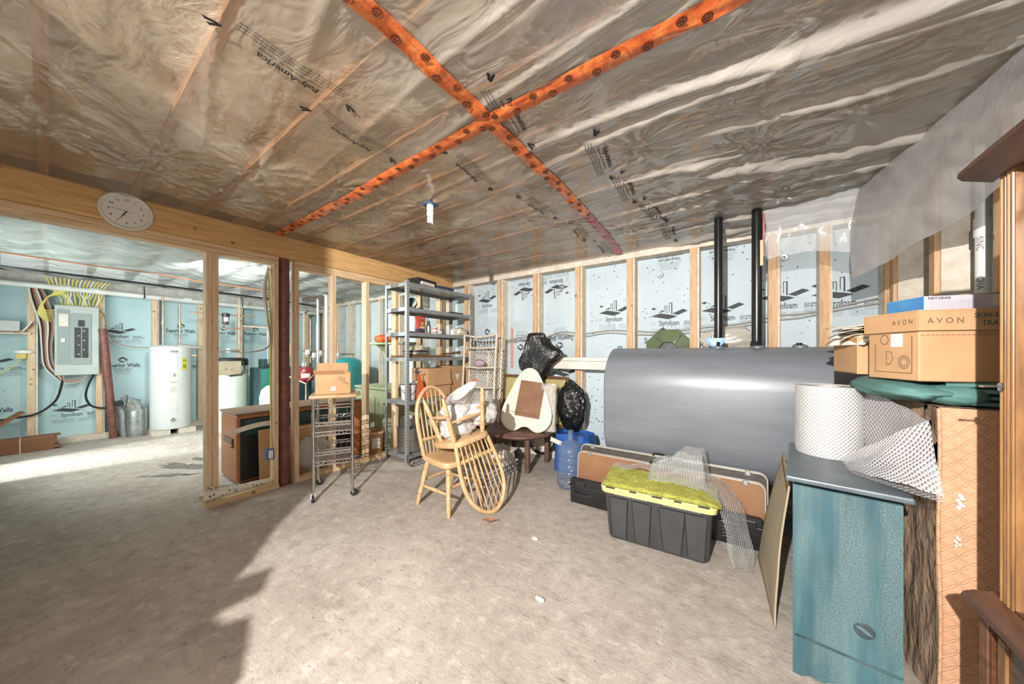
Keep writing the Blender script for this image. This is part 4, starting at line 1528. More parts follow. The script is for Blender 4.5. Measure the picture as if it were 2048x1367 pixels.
# heart board leaning on the table
mat('cream_board', '#e0d5c4', '#d3c6b2', 5, rough=0.6)
mat('hardboard', '#8a5c37', '#75492a', 6, rough=0.6)
hp = [(0.0, 0.055), (0.04, 0.05), (0.09, 0.018), (0.14, 0.0), (0.20, 0.012), (0.265, 0.06), (0.302, 0.14), (0.300, 0.24), (0.262, 0.37), (0.21, 0.50), (0.155, 0.63), (0.09, 0.735), (0.03, 0.772), (0, 0.775)]
hp = [(x * 1.06, y * 1.02) for x, y in hp]
full = [(x, y) for x, y in hp] + [(-x, y) for x, y in reversed(hp[1:-1])]
full = [(p.x, p.y) for p in spline([(x, y, 0) for x, y in full + full[:1]], 3)[:-1]]
hb = thing('heart_board', 'cream upside-down heart-shaped board with brown panel leaning on the table', 'board', (-2.13, 3.30, 0.452), 0, None, (math.radians(-17), 0, math.radians(14)))
m = MB()
m.prism(full, -0.012, 0.012, RX90)
m.build('board', 'cream_board', hb)
m = MB()
m.tube([(x * 0.985, -0.012, 0.008 + y * 0.982) for x, y in full], 0.007, 6, True)
m.build('rim', 'cream_board', hb, True)
m = MB()
m.prism([(-0.165, 0.175), (0.155, 0.175), (0.155, 0.62), (-0.165, 0.62)], 0.0125, 0.017, RX90 @ Matrix.Rotation(-0.10, 3, 'Z'))
m.build('panel', 'hardboard', hb)
MB().tube(spline([(-0.20, -0.02, 0.235), (-0.10, -0.022, 0.222), (0.0, -0.021, 0.22), (0.14, -0.02, 0.185)], 5), 0.0022, 6).build('hanging_wire', 'cable_black', hb, True)
# framed picture behind it
mat('mat_olive', '#a79a5a', '#b3a768', 5, rough=0.7)
mat('frame_brown', '#6e4a2c', '#57371f', 7, rough=0.4)
pf_ = thing('framed_picture', 'wide picture in brown frame with olive mat leaning behind the heart board', 'picture', (-2.29, 3.74, 0.452), 0, None, (math.radians(-5), 0, 0))
for x, z, w, h in ((0, 0.02, 1.02, 0.04), (0, 0.63, 1.02, 0.04), (-0.49, 0.325, 0.04, 0.57), (0.49, 0.325, 0.04, 0.57)):
    MB().bbox((x, 0, z), (w, 0.035, h), 0.006).build('frame_rail', 'frame_brown', pf_)
MB().box((0, 0.005, 0.325), (0.96, 0.012, 0.58)).build('mat_board', 'mat_olive', pf_)
MB().box((0, 0.0005, 0.325), (0.6, 0.004, 0.34)).build('print', 'hardboard', pf_)
# bubble wrapped parcel to the right of the heart
bw_ = thing('wrapped_parcel', 'flat parcel in crinkled bubble wrap standing beside the heart board', 'parcel', (-1.90, 3.45, 0.452), 0, None, (math.radians(-9), 0, math.radians(16)))


def parc(u, v):
    a = u * 2 * PI
    x = 0.105 * math.copysign(abs(math.cos(a)) ** 0.35, math.cos(a))
    y = 0.03 * math.copysign(abs(math.sin(a)) ** 0.5, math.sin(a))
    k = 0.010 * mn.noise(Vector((x * 20, y * 9, v * 9)))
    return (x + k, y + k, 0.0 + 0.58 * v)


mat('kraft', '#b59a78', '#d8cfc3', 9, rough=0.5)
MB().surf(parc, 60, 60, (0.4, 0.58)).build('wrap', 'bubble_lump', bw_, 'all')
MB().box((0, 0, 0.285), (0.18, 0.036, 0.55)).build('parcel', 'kraft', bw_)
# lamp under a black bin bag
t = NT('bag_black')
f = t.noise(t.coord((1, 1, 0.5)), 7, 5, 0.6, 1.0)
t.bump(f, 0.9, 0.05)
t.set(col=lin('#17181a'), rough=0.2, spec=0.65)
M['bag_black'] = t.m
lb = thing('covered_lamp', 'tall lamp shrouded in a black bin bag behind the heart board', 'lamp', (-2.17, 3.635, 0.452))


def shroud(u, v):
    a = u * 2 * PI
    prof_ = [(1.215, 0.0), (1.212, 0.085), (1.195, 0.115), (1.10, 0.135), (0.98, 0.165), (0.86, 0.20), (0.74, 0.17), (0.62, 0.10), (0.55, 0.085), (0.52, 0.10)]
    k = v * (len(prof_) - 1)
    i = min(int(k), len(prof_) - 2)
    f_ = k - i
    z = prof_[i][0] * (1 - f_) + prof_[i + 1][0] * f_
    r = prof_[i][1] * (1 - f_) + prof_[i + 1][1] * f_
    ex = 1 + 0.75 * max(0, math.cos(a)) * math.exp(-((z - 0.96) / 0.10) ** 2) + 0.35 * max(0, -math.cos(a)) * math.exp(-((z - 0.72) / 0.16) ** 2)
    w = 1 + 0.16 * mn.noise(Vector((math.cos(a) * 2.2, math.sin(a) * 2.2, z * 2.5))) + 0.10 * abs(mn.noise(Vector((a * 2.2, z * 3, 5)))) * (v > .3)
    return (r * 1.08 * ex * w * math.cos(a), max(-0.06, min(0.06, r * 0.5 * w * math.sin(a))), z - 0.0)


MB().surf(shroud, 70, 60).build('bin_bag', 'bag_black', lb, 'all')
MB().lathe([(0.09, 0), (0.09, 0.02), (0.02, 0.05), (0.015, 0.3), (0.03, 0.42), (0.012, 0.5), (0.012, 0.9)], seg=20).build('stem', 'frame_brown', lb, True)
# black bag on the blue bag
mat('tarp_blue', '#2b62b8', '#1f4fa0', 5, rough=0.4, bump=0.3, bd=0.02)
bb = thing('tote_bag', 'blue woven tarpaulin bag on the floor behind the water bottle', 'bag', (-1.62, 3.62, 0))


def bagf(u, v):
    a = u * 2 * PI
    k = 1 + 0.10 * mn.noise(Vector((math.cos(a) * 2, math.sin(a) * 2, v * 3)))
    sq = lambda c_: math.copysign(abs(c_) ** 0.55, c_)
    return (0.235 * k * sq(math.cos(a)) * (1 - 0.10 * v), 0.17 * k * sq(math.sin(a)) * (1 - .12 * v), 0.004 + v * 0.45 + 0.03 * v * mn.noise(Vector((a * 1.3, 2, v))))


MB().surf(bagf, 50, 20).build('bag', 'tarp_blue', bb, 'all')
MB().blob((0, 0, 0.40), (0.19, 0.13, 0.05), 3, 0.2, 3, 26, 16).build('contents', 'tarp_blue', bb, 'all')
MB().box((-0.16, -0.175, 0.36), (0.15, 0.004, 0.05), R=Matrix.Rotation(0.25, 3, 'Y')).build('label', 'paper', bb)
b_ = MB().blob((0, 0, 0), (0.18, 0.11, 0.31), 4, 0.14, 2.6, 90, 70, 0.10).build('bin_bag', 'bag_black', None, 'all')
b_.location = (-1.69, 3.67, 0.755)
tag(b_, 'shiny crumpled black bin bag resting on the blue tarpaulin bag', 'bag')
# large clock on the floor against the wall
mat('clock_cream', '#d8cfbd', '#c8beaa', 6, rough=0.5)
fc = thing('clock', 'big round black-rimmed clock leaning on the wall behind the round table', 'clock', (-2.20, 3.845, 0.255), 0, None, (math.radians(-4), 0, 0))
RF = RX90
MB().lathe([(0.0, 0.0), (0.19, 0.0)], (0, -0.012, 0), 40, RF, cap=False).build('face', 'clock_cream', fc)
MB().lathe([(0.18, 0.0), (0.185, 0.025), (0.205, 0.035), (0.225, 0.025), (0.228, 0.0), (0.18, 0.0)], (0, 0.0, 0), 44, RF, cap=False).build('rim', 'black_plastic', fc, True)
MB().lathe([(0.0, -0.002), (0.2, -0.002)], (0, 0.0, 0), 40, RF, cap=False).build('back', 'black_plastic', fc)
tt = MB()
for k in range(1, 13):
    a = PI / 2 - k * PI / 6
    put_text(tt, str(k), 0.05, 0.145 * math.cos(a), 0.145 * math.sin(a) - 0.017, 0.01, 'CENTER')
inst(tt.mesh('numerals', 'ink_black'), 'numerals', fc, mw=frame((0, -0.0135, 0), (1, 0, 0), (0, 0, 1)))
# ------------------------------------------------------------------ water bottle
t = NT('bottle_blue')
t.set(col=lin('#6d84a6'), rough=0.06, alpha=0.42, spec=1.0)
M['bottle_blue'] = t.m
mat('dregs', '#5b4c42', '#8a7466', 14, rough=0.8)
wbt = thing('water_bottle', 'empty blue plastic water cooler bottle with debris in the bottom', 'bottle', (-1.47, 3.17, 0))
pr_ = [(0.09, 0.0), (0.128, 0.006), (0.14, 0.03), (0.14, 0.09), (0.133, 0.10), (0.14, 0.115), (0.14, 0.165), (0.133, 0.178), (0.14, 0.19), (0.14, 0.24), (0.133, 0.252), (0.14, 0.265), (0.141, 0.31), (0.134, 0.322), (0.141, 0.335), (0.137, 0.39), (0.115, 0.435), (0.075, 0.465), (0.04, 0.485), (0.03, 0.505), (0.029, 0.57), (0.032, 0.575), (0.032, 0.585), (0.026, 0.586)]
MB().lathe(pr_, seg=44).build('bottle', 'bottle_blue', wbt, True)
MB().blob((0, 0, 0.045), (0.125, 0.125, 0.05), 3, 0.35, 5, 30, 16, flat=-0.038).build('debris', 'dregs', wbt, 'all')
# ------------------------------------------------------------------ wire basket with boxes under the table edge
mat('wire_white', '#e0deda', rough=0.4)
bk = thing('wire_basket', 'white wire basket on the floor holding a grey lid and a small box', 'basket', (-2.42, 2.885, 0))
bx, by, bh = 0.28, 0.285, 0.15
m = MB()
for z in (0.008, 0.05, 0.10, bh):
    m.tube([(-bx, -by, z), (bx, -by, z), (bx, by, z), (-bx, by, z)], 0.003 if z < bh else 0.0045, 5, True)
for k in range(1, 15):
    x = -bx + k * 2 * bx / 15
    m.tube([(x, -by, bh), (x, -by, 0.008), (x, by, 0.008), (x, by, bh)], 0.002, 4)
    y = -by + k * 2 * by / 15
    m.tube([(-bx, y, bh), (-bx, y, 0.008), (bx, y, 0.008), (bx, y, bh)], 0.002, 4)
m.build('wire_frame', 'wire_white', bk, True)
mat('lid_grey', '#8d8c85', rough=0.5)
ld = MB().bbox((0, 0, 0.0), (0.5, 0.5, 0.12), 0.02).build('storage_bin', 'lid_grey', None, True)
ld.location = (-2.42, 2.885, 0.075)
tag(ld, 'grey plastic bin sitting inside the white wire basket', 'bin')
gbx = thing('game_box', 'small white box with red label on the grey bin under the table', 'box', (-2.30, 3.0, 0.136), math.radians(8))
MB().bbox((0, 0, 0.065), (0.30, 0.26, 0.13), 0.004, seg=1).build('box', 'white_paint', gbx)
mat('label_red', '#b5402f', rough=0.5)
mm_ = MB().box((0.06, -0.131, 0.075), (0.10, 0.002, 0.038)).build('label', 'label_red', gbx)
tt = MB()
put_text(tt, 'Propel', 0.034, 0.06, 0.063, 0.02, 'CENTER', 0.9)
inst(tt.mesh('lettering', 'white_plastic'), 'lettering', gbx, mw=frame((0, -0.1325, 0), (1, 0, 0), (0, 0, 1)))
for k in range(3):
    o = MB().surf(lambda u, v, k=k: (-2.47 + k * 0.06 + u * 0.24 - 0.05 * v, 2.92 + k * .05 + v * 0.2, 0.142 + 0.132 * (k > 0) + k * 0.006 + 0.012 * math.sin(u * 4 + k)), 12, 8).build('old_paper', 'paper', None, 'all')
    o.modifiers.new('thick', 'SOLIDIFY').thickness = 0.003
    tag(o, ['loose white paper lying on the grey bin in the basket', 'creased white paper on top of the small red-labelled box', 'topmost white paper on the small red-labelled box'][k], 'paper')
# ------------------------------------------------------------------ carton of cords carrying the wicker rack
cc = thing('cardboard_box', 'open cardboard box of tangled cords behind the chairs', 'box', (-3.06, 3.52, 0))
m = MB()
for c_, d_ in (((0, -0.237, 0.2), (0.58, 0.006, 0.4)), ((0, 0.237, 0.2), (0.58, 0.006, 0.4)), ((-0.287, 0, 0.2), (0.006, 0.47, 0.4)), ((0.287, 0, 0.2), (0.006, 0.47, 0.4)), ((0, 0, 0.003), (0.57, 0.47, 0.006))):
    m.box(c_, d_)
m.build('carton', 'card_tan', cc)
MB().box((0, 0.10, 0.395), (0.56, 0.25, 0.008)).build('flap', 'card_tan', cc)
r = random.Random(5)
for k in range(8):
    P = [(r.uniform(-.2, .2), r.uniform(-.2, -.05), 0.32 + 0.12 * r.random()) for _ in range(7)]
    MB().tube(spline(P, 5), 0.006, 6).build('cord', ['cable_black', 'cable_orange', 'hardboard'][k % 3], cc, True)
mat('wicker', '#ddd3c4', '#c9bdab', 14, rough=0.6)
wk = thing('wicker_rack', 'off-white wicker shelf rack with diamond lattice standing beside the grey shelving', 'shelf', (-3.07, 3.52, 0.401), 0, None, (math.radians(-4), 0, 0))
zz = [0.22, 0.52, 0.80, 1.08, 1.255]
for sx in (-1, 1):
    MB().tube(spline([(0.30 * sx, -0.03, 0.0), (0.305 * sx, -0.03, 0.2), (0.295 * sx, -0.03, 0.6), (0.30 * sx, -0.03, 1.1), (0.31 * sx, -0.03, 1.27)], 5), 0.016, 8).build('post', 'wicker', wk, True)
    MB().tube([(0.30 * sx, 0.10, 0.02), (0.30 * sx, 0.10, 1.25)], 0.012, 8).build('post', 'wicker', wk, True)
for z in zz[:-1]:
    s_ = MB().bbox((0, 0.035, z), (0.60, 0.15, 0.014), 0.005).build('shelf_board', 'wicker', wk)
    MB().tube([(-0.30, -0.035, z), (0, -0.045, z - 0.012), (0.30, -0.035, z)], 0.013, 8).build('front_rail', 'wicker', s_, True)
MB().tube(spline([(-0.31, -0.03, 1.27), (-0.15, -0.02, 1.245), (0, -0.02, 1.235), (0.15, -0.02, 1.245), (0.31, -0.03, 1.27)], 5), 0.014, 8).build('top_rail', 'wicker', wk, True)
m = MB()
for k in range(18):
    x0 = -0.30 + k * 0.6 / 17
    for s in (-1, 1):
        P = [(x0 + s * 0.0176 * math.cos(j * PI), 0.10, 0.22 + j * 0.066) for j in range(14)]
        m.tube(P, 0.0050, 4)
m.build('lattice', 'wicker', wk, True)
for x in (0.06,):
    MB().box((x, 0.11, 0.65), (0.03, 0.012, 0.9)).build('stay', 'wicker', wk)
for k in range(20):
    x = -0.28 + k * 0.56 / 19
    if k % 2 == 0:
        MB().tube([(x, 0.09, 1.09), (x, 0.085, 1.24)], 0.006, 5).build('spoke', 'wicker', wk, True)
mat('pouch_plum', '#8b6a7c', '#b79fae', 8, rough=0.3)
o = MB().blob((0, 0, 0), (0.10, 0.045, 0.055), 3, 0.15, 3, 28, 18).build('zip_pouch', 'pouch_plum', None, 'all')
o.location = (-3.03, 3.51, 0.401 + 0.807 + 0.053)
tag(o, 'shiny plum zip pouch on the second wicker shelf from the top', 'pouch')
sg = thing('eyeglasses', 'dark wire eyeglasses lying on the top wicker shelf', 'glasses', (-3.05, 3.475, 0.401 + 1.09))
for s in (-1, 1):
    MB().tube([(0.05 * s + 0.035 * math.cos(k * PI / 8), -0.02, 0.045 + 0.03 * math.sin(k * PI / 8)) for k in range(16)], 0.004, 5, True).build('rim', 'black_plastic', sg, True)
    MB().tube([(0.085 * s, -0.02, 0.05), (0.10 * s, 0.03, 0.03), (0.10 * s, 0.07, 0.006)], 0.003, 5).build('temple', 'black_plastic', sg, True)
# ------------------------------------------------------------------ long hard cases leaning on the tank


def case(name, lab, x0, x1, y, h, th, lean, mbody, mtrim, cat='case', rz=0.0, hand=True, z=0.0):
    c_ = thing(name, lab, cat, ((x0 + x1) / 2, y, z), 0, None, (lean, 0, rz))
    w = x1 - x0
    m = MB()
    r_ = 0.05
    P = []
    for cx, cz, a0 in ((w / 2 - r_, h - r_, 0), (-w / 2 + r_, h - r_, PI / 2), (-w / 2 + r_, r_, PI), (w / 2 - r_, r_, 3 * PI / 2)):
        for k in range(6):
            a = a0 + k / 5 * PI / 2
            P.append((cx + r_ * math.cos(a), cz + r_ * math.sin(a)))
    m.prism([(x, -z_) for x, z_ in P], -th / 2, th / 2, Matrix.Rotation(-PI / 2, 3, 'X'))
    m.build('shell', mbody, c_)
    for s in (-1, 1):
        MB().tube([(x * 1.002, s * th * 0.42, z_ if True else 0) for x, z_ in P], 0.006, 6, True).build('trim', mtrim, c_, True)
    if hand:
        for x in (-w * 0.42, w * 0.42, w * 0.1):
            l_ = MB().bbox((x, -th / 2 - 0.004, h - 0.012), (0.042, 0.010, 0.030), 0.004).build('latch', 'steel_grey', c_)
            MB().tube([(x - .016, -th / 2 - .010, h - .02), (x - .012, -th / 2 - .013, h + .012), (x + .012, -th / 2 - .013, h + .012), (x + .016, -th / 2 - .010, h - .02)], 0.003, 6).build('catch', 'chrome', l_, True)
        MB().tube(spline([(-0.06, -th / 2 - .004, h + 0.004), (-0.05, -th / 2 - .01, h + 0.025), (0.05, -th / 2 - .01, h + 0.025), (0.06, -th / 2 - .004, h + 0.004)], 4), 0.007, 6).build('handle', 'black_plastic', c_, True)
    return c_


mat('case_tan', '#94663f', '#875a36', 4, rough=0.5)
mat('case_brown', '#34302c', '#4a443d', 14, (1, 3, 3), rough=0.5)
mat('trim_alu', '#cfc9bd', rough=0.3, metal=0.5)
case('hard_case', 'long dark mottled hard case with metal trim, furthest back against the tank', -1.29, 0.165, 3.03, 0.50, 0.04, math.radians(-4), 'case_brown', 'trim_alu')
case('hard_case', 'long tan hard case with metal trim behind the yellow-lidded tote', -1.30, 0.15, 2.983, 0.44, 0.045, math.radians(-4), 'case_tan', 'trim_alu')
bc = thing('tool_case', 'long low black plastic case on the floor behind the tote', 'case', (-0.59, 2.878, 0), math.radians(2))
MB().bbox((0, 0, 0.115), (1.45, 0.07, 0.23), 0.02).build('shell', 'black_plastic', bc, True)
MB().bbox((0, -0.002, 0.165), (1.47, 0.085, 0.012), 0.005).build('seam_lip', 'black_plastic', bc)
for x in (-0.62, 0.64):
    MB().bbox((x, -0.04, 0.185), (0.09, 0.02, 0.06), 0.006).build('latch', 'black_plastic', bc)
for k in range(4):
    MB().bbox((0.56, -0.037, 0.06 + k * 0.022), (0.16, 0.012, 0.008), 0.003).build('rib', 'black_plastic', bc)
MB().tube(spline([(-0.70, -0.03, 0.13), (-0.66, -0.05, 0.10), (-0.55, -0.05, 0.10), (-0.50, -0.03, 0.12)], 4), 0.012, 8).build('handle', 'black_plastic', bc, True)
# ------------------------------------------------------------------ black tote with yellow lid
mat('tote_black', '#3a3b3d', '#414244', 8, rough=0.5)
mat('lid_yellow', '#dccb7e', '#d3c070', 4, rough=0.45)
to = thing('storage_tote', 'black ribbed storage tote with pale yellow lid on the floor before the tank', 'tote', (-0.505, 2.64, 0), math.radians(3.5))
TWd, TD, TH = 0.66, 0.34, 0.36


def rect(w, d, r, z):
    P = []
    for cx, cy, a0 in ((w / 2 - r, d / 2 - r, 0), (-w / 2 + r, d / 2 - r, PI / 2), (-w / 2 + r, -d / 2 + r, PI), (w / 2 - r, -d / 2 + r, 3 * PI / 2)):
        for k in range(5):
            a = a0 + k / 4 * PI / 2
            P.append((cx + r * math.cos(a), cy + r * math.sin(a), z))
    return P


def loft(rings):
    n_ = len(rings[0])
    return MB().add([p for r in rings for p in r], [(j * n_ + i, j * n_ + (i + 1) % n_, (j + 1) * n_ + (i + 1) % n_, (j + 1) * n_ + i) for j in range(len(rings) - 1) for i in range(n_)] + [tuple(reversed(range(n_))), tuple(range((len(rings) - 1) * n_, len(rings) * n_))])


loft([rect(TWd - .03, TD - .03, .03, 0.0), rect(TWd, TD, .04, 0.02), rect(TWd + 0.045, TD + 0.06, .04, TH)]).build('tub', 'tote_black', to, True)
for x, w0, w1 in ((-0.245, 0.10, 0.13), (-0.085, 0.09, 0.13), (0.11, 0.11, 0.16), (0.255, 0.095, 0.13)):
    m = MB()
    f0, f1 = -TD / 2 - 0.011, -TD / 2 - 0.043
    vs = [(x - w0 / 2, f0, 0.03), (x + w0 / 2, f0, 0.03), (x + w1 / 2, f1, TH - 0.03), (x - w1 / 2, f1, TH - 0.03)]
    vs += [(p[0], p[1] + 0.02, p[2]) for p in vs]
    m.add(vs, [(0, 1, 2, 3), (7, 6, 5, 4), (0, 4, 5, 1), (1, 5, 6, 2), (2, 6, 7, 3), (3, 7, 4, 0)])
    rib = m.build('rib', 'tote_black', to)
    g = MB()
    for sgn in (-1, 1):
        g.bar((x + sgn * w0 / 2, f0 - 0.0005, 0.03), (x + sgn * w1 / 2, f1 - 0.0005, TH - 0.03), 0.005, 0.003, (0, 1, 0))
    g.build('groove', 'black_rubber', rib)
for x in (-0.16, 0.17):
    MB().bbox((x, -TD / 2 - 0.036, TH - 0.012), (0.24, 0.02, 0.02), 0.004).build('grip', 'tote_black', to)
ld_ = loft([rect(TWd + 0.07, TD + 0.085, .05, TH - 0.004), rect(TWd + 0.09, TD + 0.10, .05, TH), rect(TWd + 0.10, TD + 0.11, .05, TH + 0.036), rect(TWd + 0.085, TD + 0.095, .05, TH + 0.046), rect(TWd + 0.03, TD + 0.04, .045, TH + 0.046), rect(TWd + 0.02, TD + 0.03, .045, TH + 0.040)]).build('lid', 'lid_yellow', to, True)
for k, x in enumerate((-0.30, -0.14, 0.02, 0.15, 0.30)):
    MB().box((x, -TD / 2 - 0.052, TH + 0.041), (0.045 if k % 2 else 0.065, 0.010, 0.008)).build('slot', 'black_plastic', ld_)
# fuzzy yellow-green mat on the lid (left plain)
mat('mat_green', '#b5b548', '#9b9a35', 9, (1, 1, 1), 0.95, bump=0.8, bd=0.02, detail=6)
mt = thing('fuzzy_mat', 'fuzzy yellow-green mat lying on the yellow tote lid', 'mat', (-0.505, 2.64, TH + 0.048), math.radians(3.5))


def matf(u, v):
    x = (u - 0.5) * 0.76 + 0.04 * (0.5 - v)
    y = (v - 0.5) * 0.44
    e = min(u, 1 - u, v, 1 - v)
    return (x, y + 0.004 * mn.noise(Vector((x * 30, 0, 3))), 0.016 * min(1, e * 14) + 0.004 * mn.noise(Vector((x * 45, y * 45, 1))) + 0.003)


MB().surf(matf, 130, 80).build('pile', 'mat_green', mt, 'all')
r = random.Random(9)
m = MB()
for k in range(2600):
    u, v = r.random(), r.random()
    if k < 700:
        v = 0.0
    p = Vector(matf(u, v))
    d = Vector((r.uniform(-1, 1), r.uniform(-1, 1) - (v == 0), r.uniform(0.1, 1))).normalized() * 0.014
    s = Vector((-d.y, d.x, 0)).normalized() * 0.0022
    m.add([p - s, p + s, p + d], [(0, 1, 2)])
m.build('tuft', 'mat_green', mt)['kind'] = 'stuff'
bpd = MB().surf(lambda u, v: ((u - .5) * 0.72, (v - .5) * 0.42, 0.001), 2, 2).build('backing', 'black_plastic', mt)
# crumpled bubble wrap over it
wz = TH + 0.066
bl_ = thing('bubble_wrap', 'crumpled clear bubble wrap heaped on the fuzzy mat and trailing to the floor', 'bubble wrap', (-0.505, 2.64, 0))


def hump(u, v):
    x = -0.09 + u * 0.41
    y = 0.03 + v * 0.25
    e = min(u, 1 - u, v * 1.3, 1 - v)
    h = 0.235 * sm(0, 0.13, e) * (0.55 + 0.45 * sm(0.15, 0.6, u)) + 0.035 * mn.noise(Vector((u * 4, v * 4, 2))) * sm(0, .15, e) - 0.03 * math.exp(-((u - 0.42) / 0.07) ** 2) * sm(0, .2, e)
    return (x + 0.03 * mn.noise(Vector((u * 3, v * 3, 7))), y + 0.025 * mn.noise(Vector((u * 3, v * 3, 9))), wz + h)


MB().surf(hump, 70, 50, (0.6, 0.45)).build('heap', 'bubble_lump', bl_, 'all')


def strip(P, Q, nz=0.01, sd=1):
    A, B = spline(P, 8), spline(Q, 8)

    def fn(u, v):
        k = u * (len(A) - 1)
        i = min(int(k), len(A) - 2)
        a = A[i].lerp(A[i + 1], k - i)
        b_ = B[i].lerp(B[i + 1], k - i)
        p = a.lerp(b_, v)
        return p + Vector((nz * mn.noise(Vector((u * 5, v * 3, sd))), nz * mn.noise(Vector((u * 5, v * 3, sd + 5))), nz * mn.noise(Vector((u * 6, v * 4, sd + 9))) + nz * 1.2 * math.sin(v * PI)))
    return fn


MB().surf(strip([(0.0, 0.05, wz + .02), (-0.12, 0.10, wz + .05), (-0.26, 0.12, wz + .012), (-0.38, 0.10, wz + .015)], [(-0.02, 0.22, wz + .03), (-0.14, 0.20, wz + .07), (-0.26, 0.21, wz + .03), (-0.37, 0.19, wz + .03)], 0.012, 2), 50, 16, (0.5, 0.14)).build('tail', 'bubble_lump', bl_, 'all')
MB().surf(strip([(0.18, 0.0, wz + .03), (0.30, -0.06, wz + .03), (0.385, -0.12, wz - .02), (0.43, -0.16, 0.27), (0.445, -0.19, 0.14), (0.47, -0.22, 0.075)], [(0.31, 0.20, wz + .07), (0.42, 0.15, wz + .05), (0.50, 0.10, wz - .03), (0.545, 0.03, 0.27), (0.58, -0.05, 0.13), (0.57, -0.14, 0.03)], 0.014, 5), 70, 26, (0.75, 0.28)).build('trailing_end', 'bubble_lump', bl_, 'all')
# ------------------------------------------------------------------ small litter on the floor
mat('dry_leaf', '#8f5e3f', '#a87452', 20, rough=0.8)
lf = MB().surf(lambda u, v: ((u - .5) * 0.13, (v - .5) * 0.06 * math.sin(PI * min(max(u, 0.03), 0.97)), 0.010 + 0.012 * abs(v - .5) * 2 + 0.006 * math.sin(u * 9)), 14, 6).build('dry_leaf', 'dry_leaf', None, 'all')
lf.location = (-1.70, 2.105, 0)
lf.rotation_euler.z = 0.5
tag(lf, 'curled brown dry leaf on the floor beside the hanging chair bow', 'leaf')
for x, y, s, lab in ((-1.26, 2.10, 0.03, 'small white paper scrap on the floor left of the tote'), (-0.93, 1.60, 0.028, 'small white paper scrap alone on the open floor nearer the camera')):
    o = MB().blob((0, 0, s * 0.3), (s, s * 0.6, s * 0.3), int(s * 1000), 0.6, 3, 14, 8, flat=-s * 0.29).build('paper_scrap', 'paper', None, 'all')
    o.location = (x, y, 0)
    tag(o, lab, 'paper')
# ================================================================== left: clock, cart, shelving
wc = thing('clock', 'round off-white wall clock hung on the wooden beam', 'clock', (BX + 0.0185, 0.347, 2.50))
RY90 = Matrix.Rotation(PI / 2, 3, 'Y')
mat('clock_face', '#d8d4c8', rough=0.4)
MB().lathe([(0.118, 0.002), (0.125, 0.020), (0.134, 0.024), (0.142, 0.016), (0.143, 0.0), (0.118, 0.0)], seg=56, R=RY90, cap=False).build('rim', 'clock_face', wc, True)
MB().lathe([(0.0, 0.008), (0.121, 0.008)], seg=48, R=RY90, cap=False).build('face', 'clock_face', wc)
tt = MB()
for k in range(1, 13):
    a = PI / 2 - k * PI / 6
    put_text(tt, str(k), 0.024, 0.088 * math.cos(a), 0.088 * math.sin(a) - 0.0085, 0.015, 'CENTER')
    for dr in (0,):
        c_, s_ = math.cos(a), math.sin(a)
        quad(tt, [(0.106 * c_ - .0008 * s_, 0.106 * s_ + .0008 * c_), (0.106 * c_ + .0008 * s_, 0.106 * s_ - .0008 * c_), (0.112 * c_ + .0008 * s_, 0.112 * s_ - .0008 * c_), (0.112 * c_ - .0008 * s_, 0.112 * s_ + .0008 * c_)])
put_text(tt, 'QUARTZ', 0.006, 0, -0.035, 0, 'CENTER')
inst(tt.mesh('numerals', 'ink'), 'numerals', wc, mw=frame((0.0087, 0, 0), (0, 1, 0), (0, 0, 1)))


def hand(name, ang, ln, w, tail=0.0):
    c_, s_ = math.cos(ang), math.sin(ang)
    m = MB()
    P = [(-tail, -w * .5), (-tail, w * .5), (ln * 0.45, w), (ln, w * .12), (ln, -w * .12), (ln * .45, -w)]
    m.prism([(x * c_ - y * s_, x * s_ + y * c_) for x, y in P], 0, 0.001)
    o = m.build(name, 'ink_black', wc)
    o.matrix_local = frame((0.010 + len(name) * 0.0002, 0, 0), (0, 1, 0), (0, 0, 1))


hand('hour_hand', math.radians(90 - 207), 0.055, 0.004)
hand('minute_hand', math.radians(90 - 208), 0.082, 0.003)
hand('second_hand', math.radians(90 - 276), 0.095, 0.0010, 0.035)
MB().lathe([(0.0, 0.012), (0.005, 0.012), (0.005, 0.008)], seg=14, R=RY90, cap=False).build('spindle_cap', 'ink_black', wc)
# bare compact fluorescent bulb
mat('bulb_white', '#f2f1ec', rough=0.3)
mat('box_blue_plastic', '#35506e', rough=0.4)
lp = thing('ceiling_lamp', 'spiral compact fluorescent bulb in a bare socket on the ceiling plastic', 'lamp', (-2.043, 1.765, 2.59))
MB().bbox((0, 0, 0.006), (0.10, 0.10, 0.014), 0.004).build('junction_box', 'box_blue_plastic', lp)
MB().lathe([(0.026, 0.0), (0.026, -0.045), (0.023, -0.05)], seg=20).build('socket', 'bulb_white', lp, True)
MB().lathe([(0.018, -0.05), (0.027, -0.055), (0.027, -0.078), (0.018, -0.09)], seg=20).build('ballast', 'bulb_white', lp, True)
P = []
for k in range(70):
    a = k / 69 * 2 * PI * 3.2
    P.append((0.019 * math.cos(a), 0.019 * math.sin(a), -0.092 - 0.052 * k / 69))
MB().tube(P, 0.0065, 8).build('spiral_tube', 'bulb_white', lp, True)
# ------------------------------------------------------------------ chrome kitchen cart
mat('butcher', '#c99c6e', '#b5855a', 6, (2, 8, 2), 0.5)
ct = thing('utility_cart', 'narrow chrome wire cart on casters with a wooden top', 'cart', (-3.40, 1.68, 0), math.radians(61))
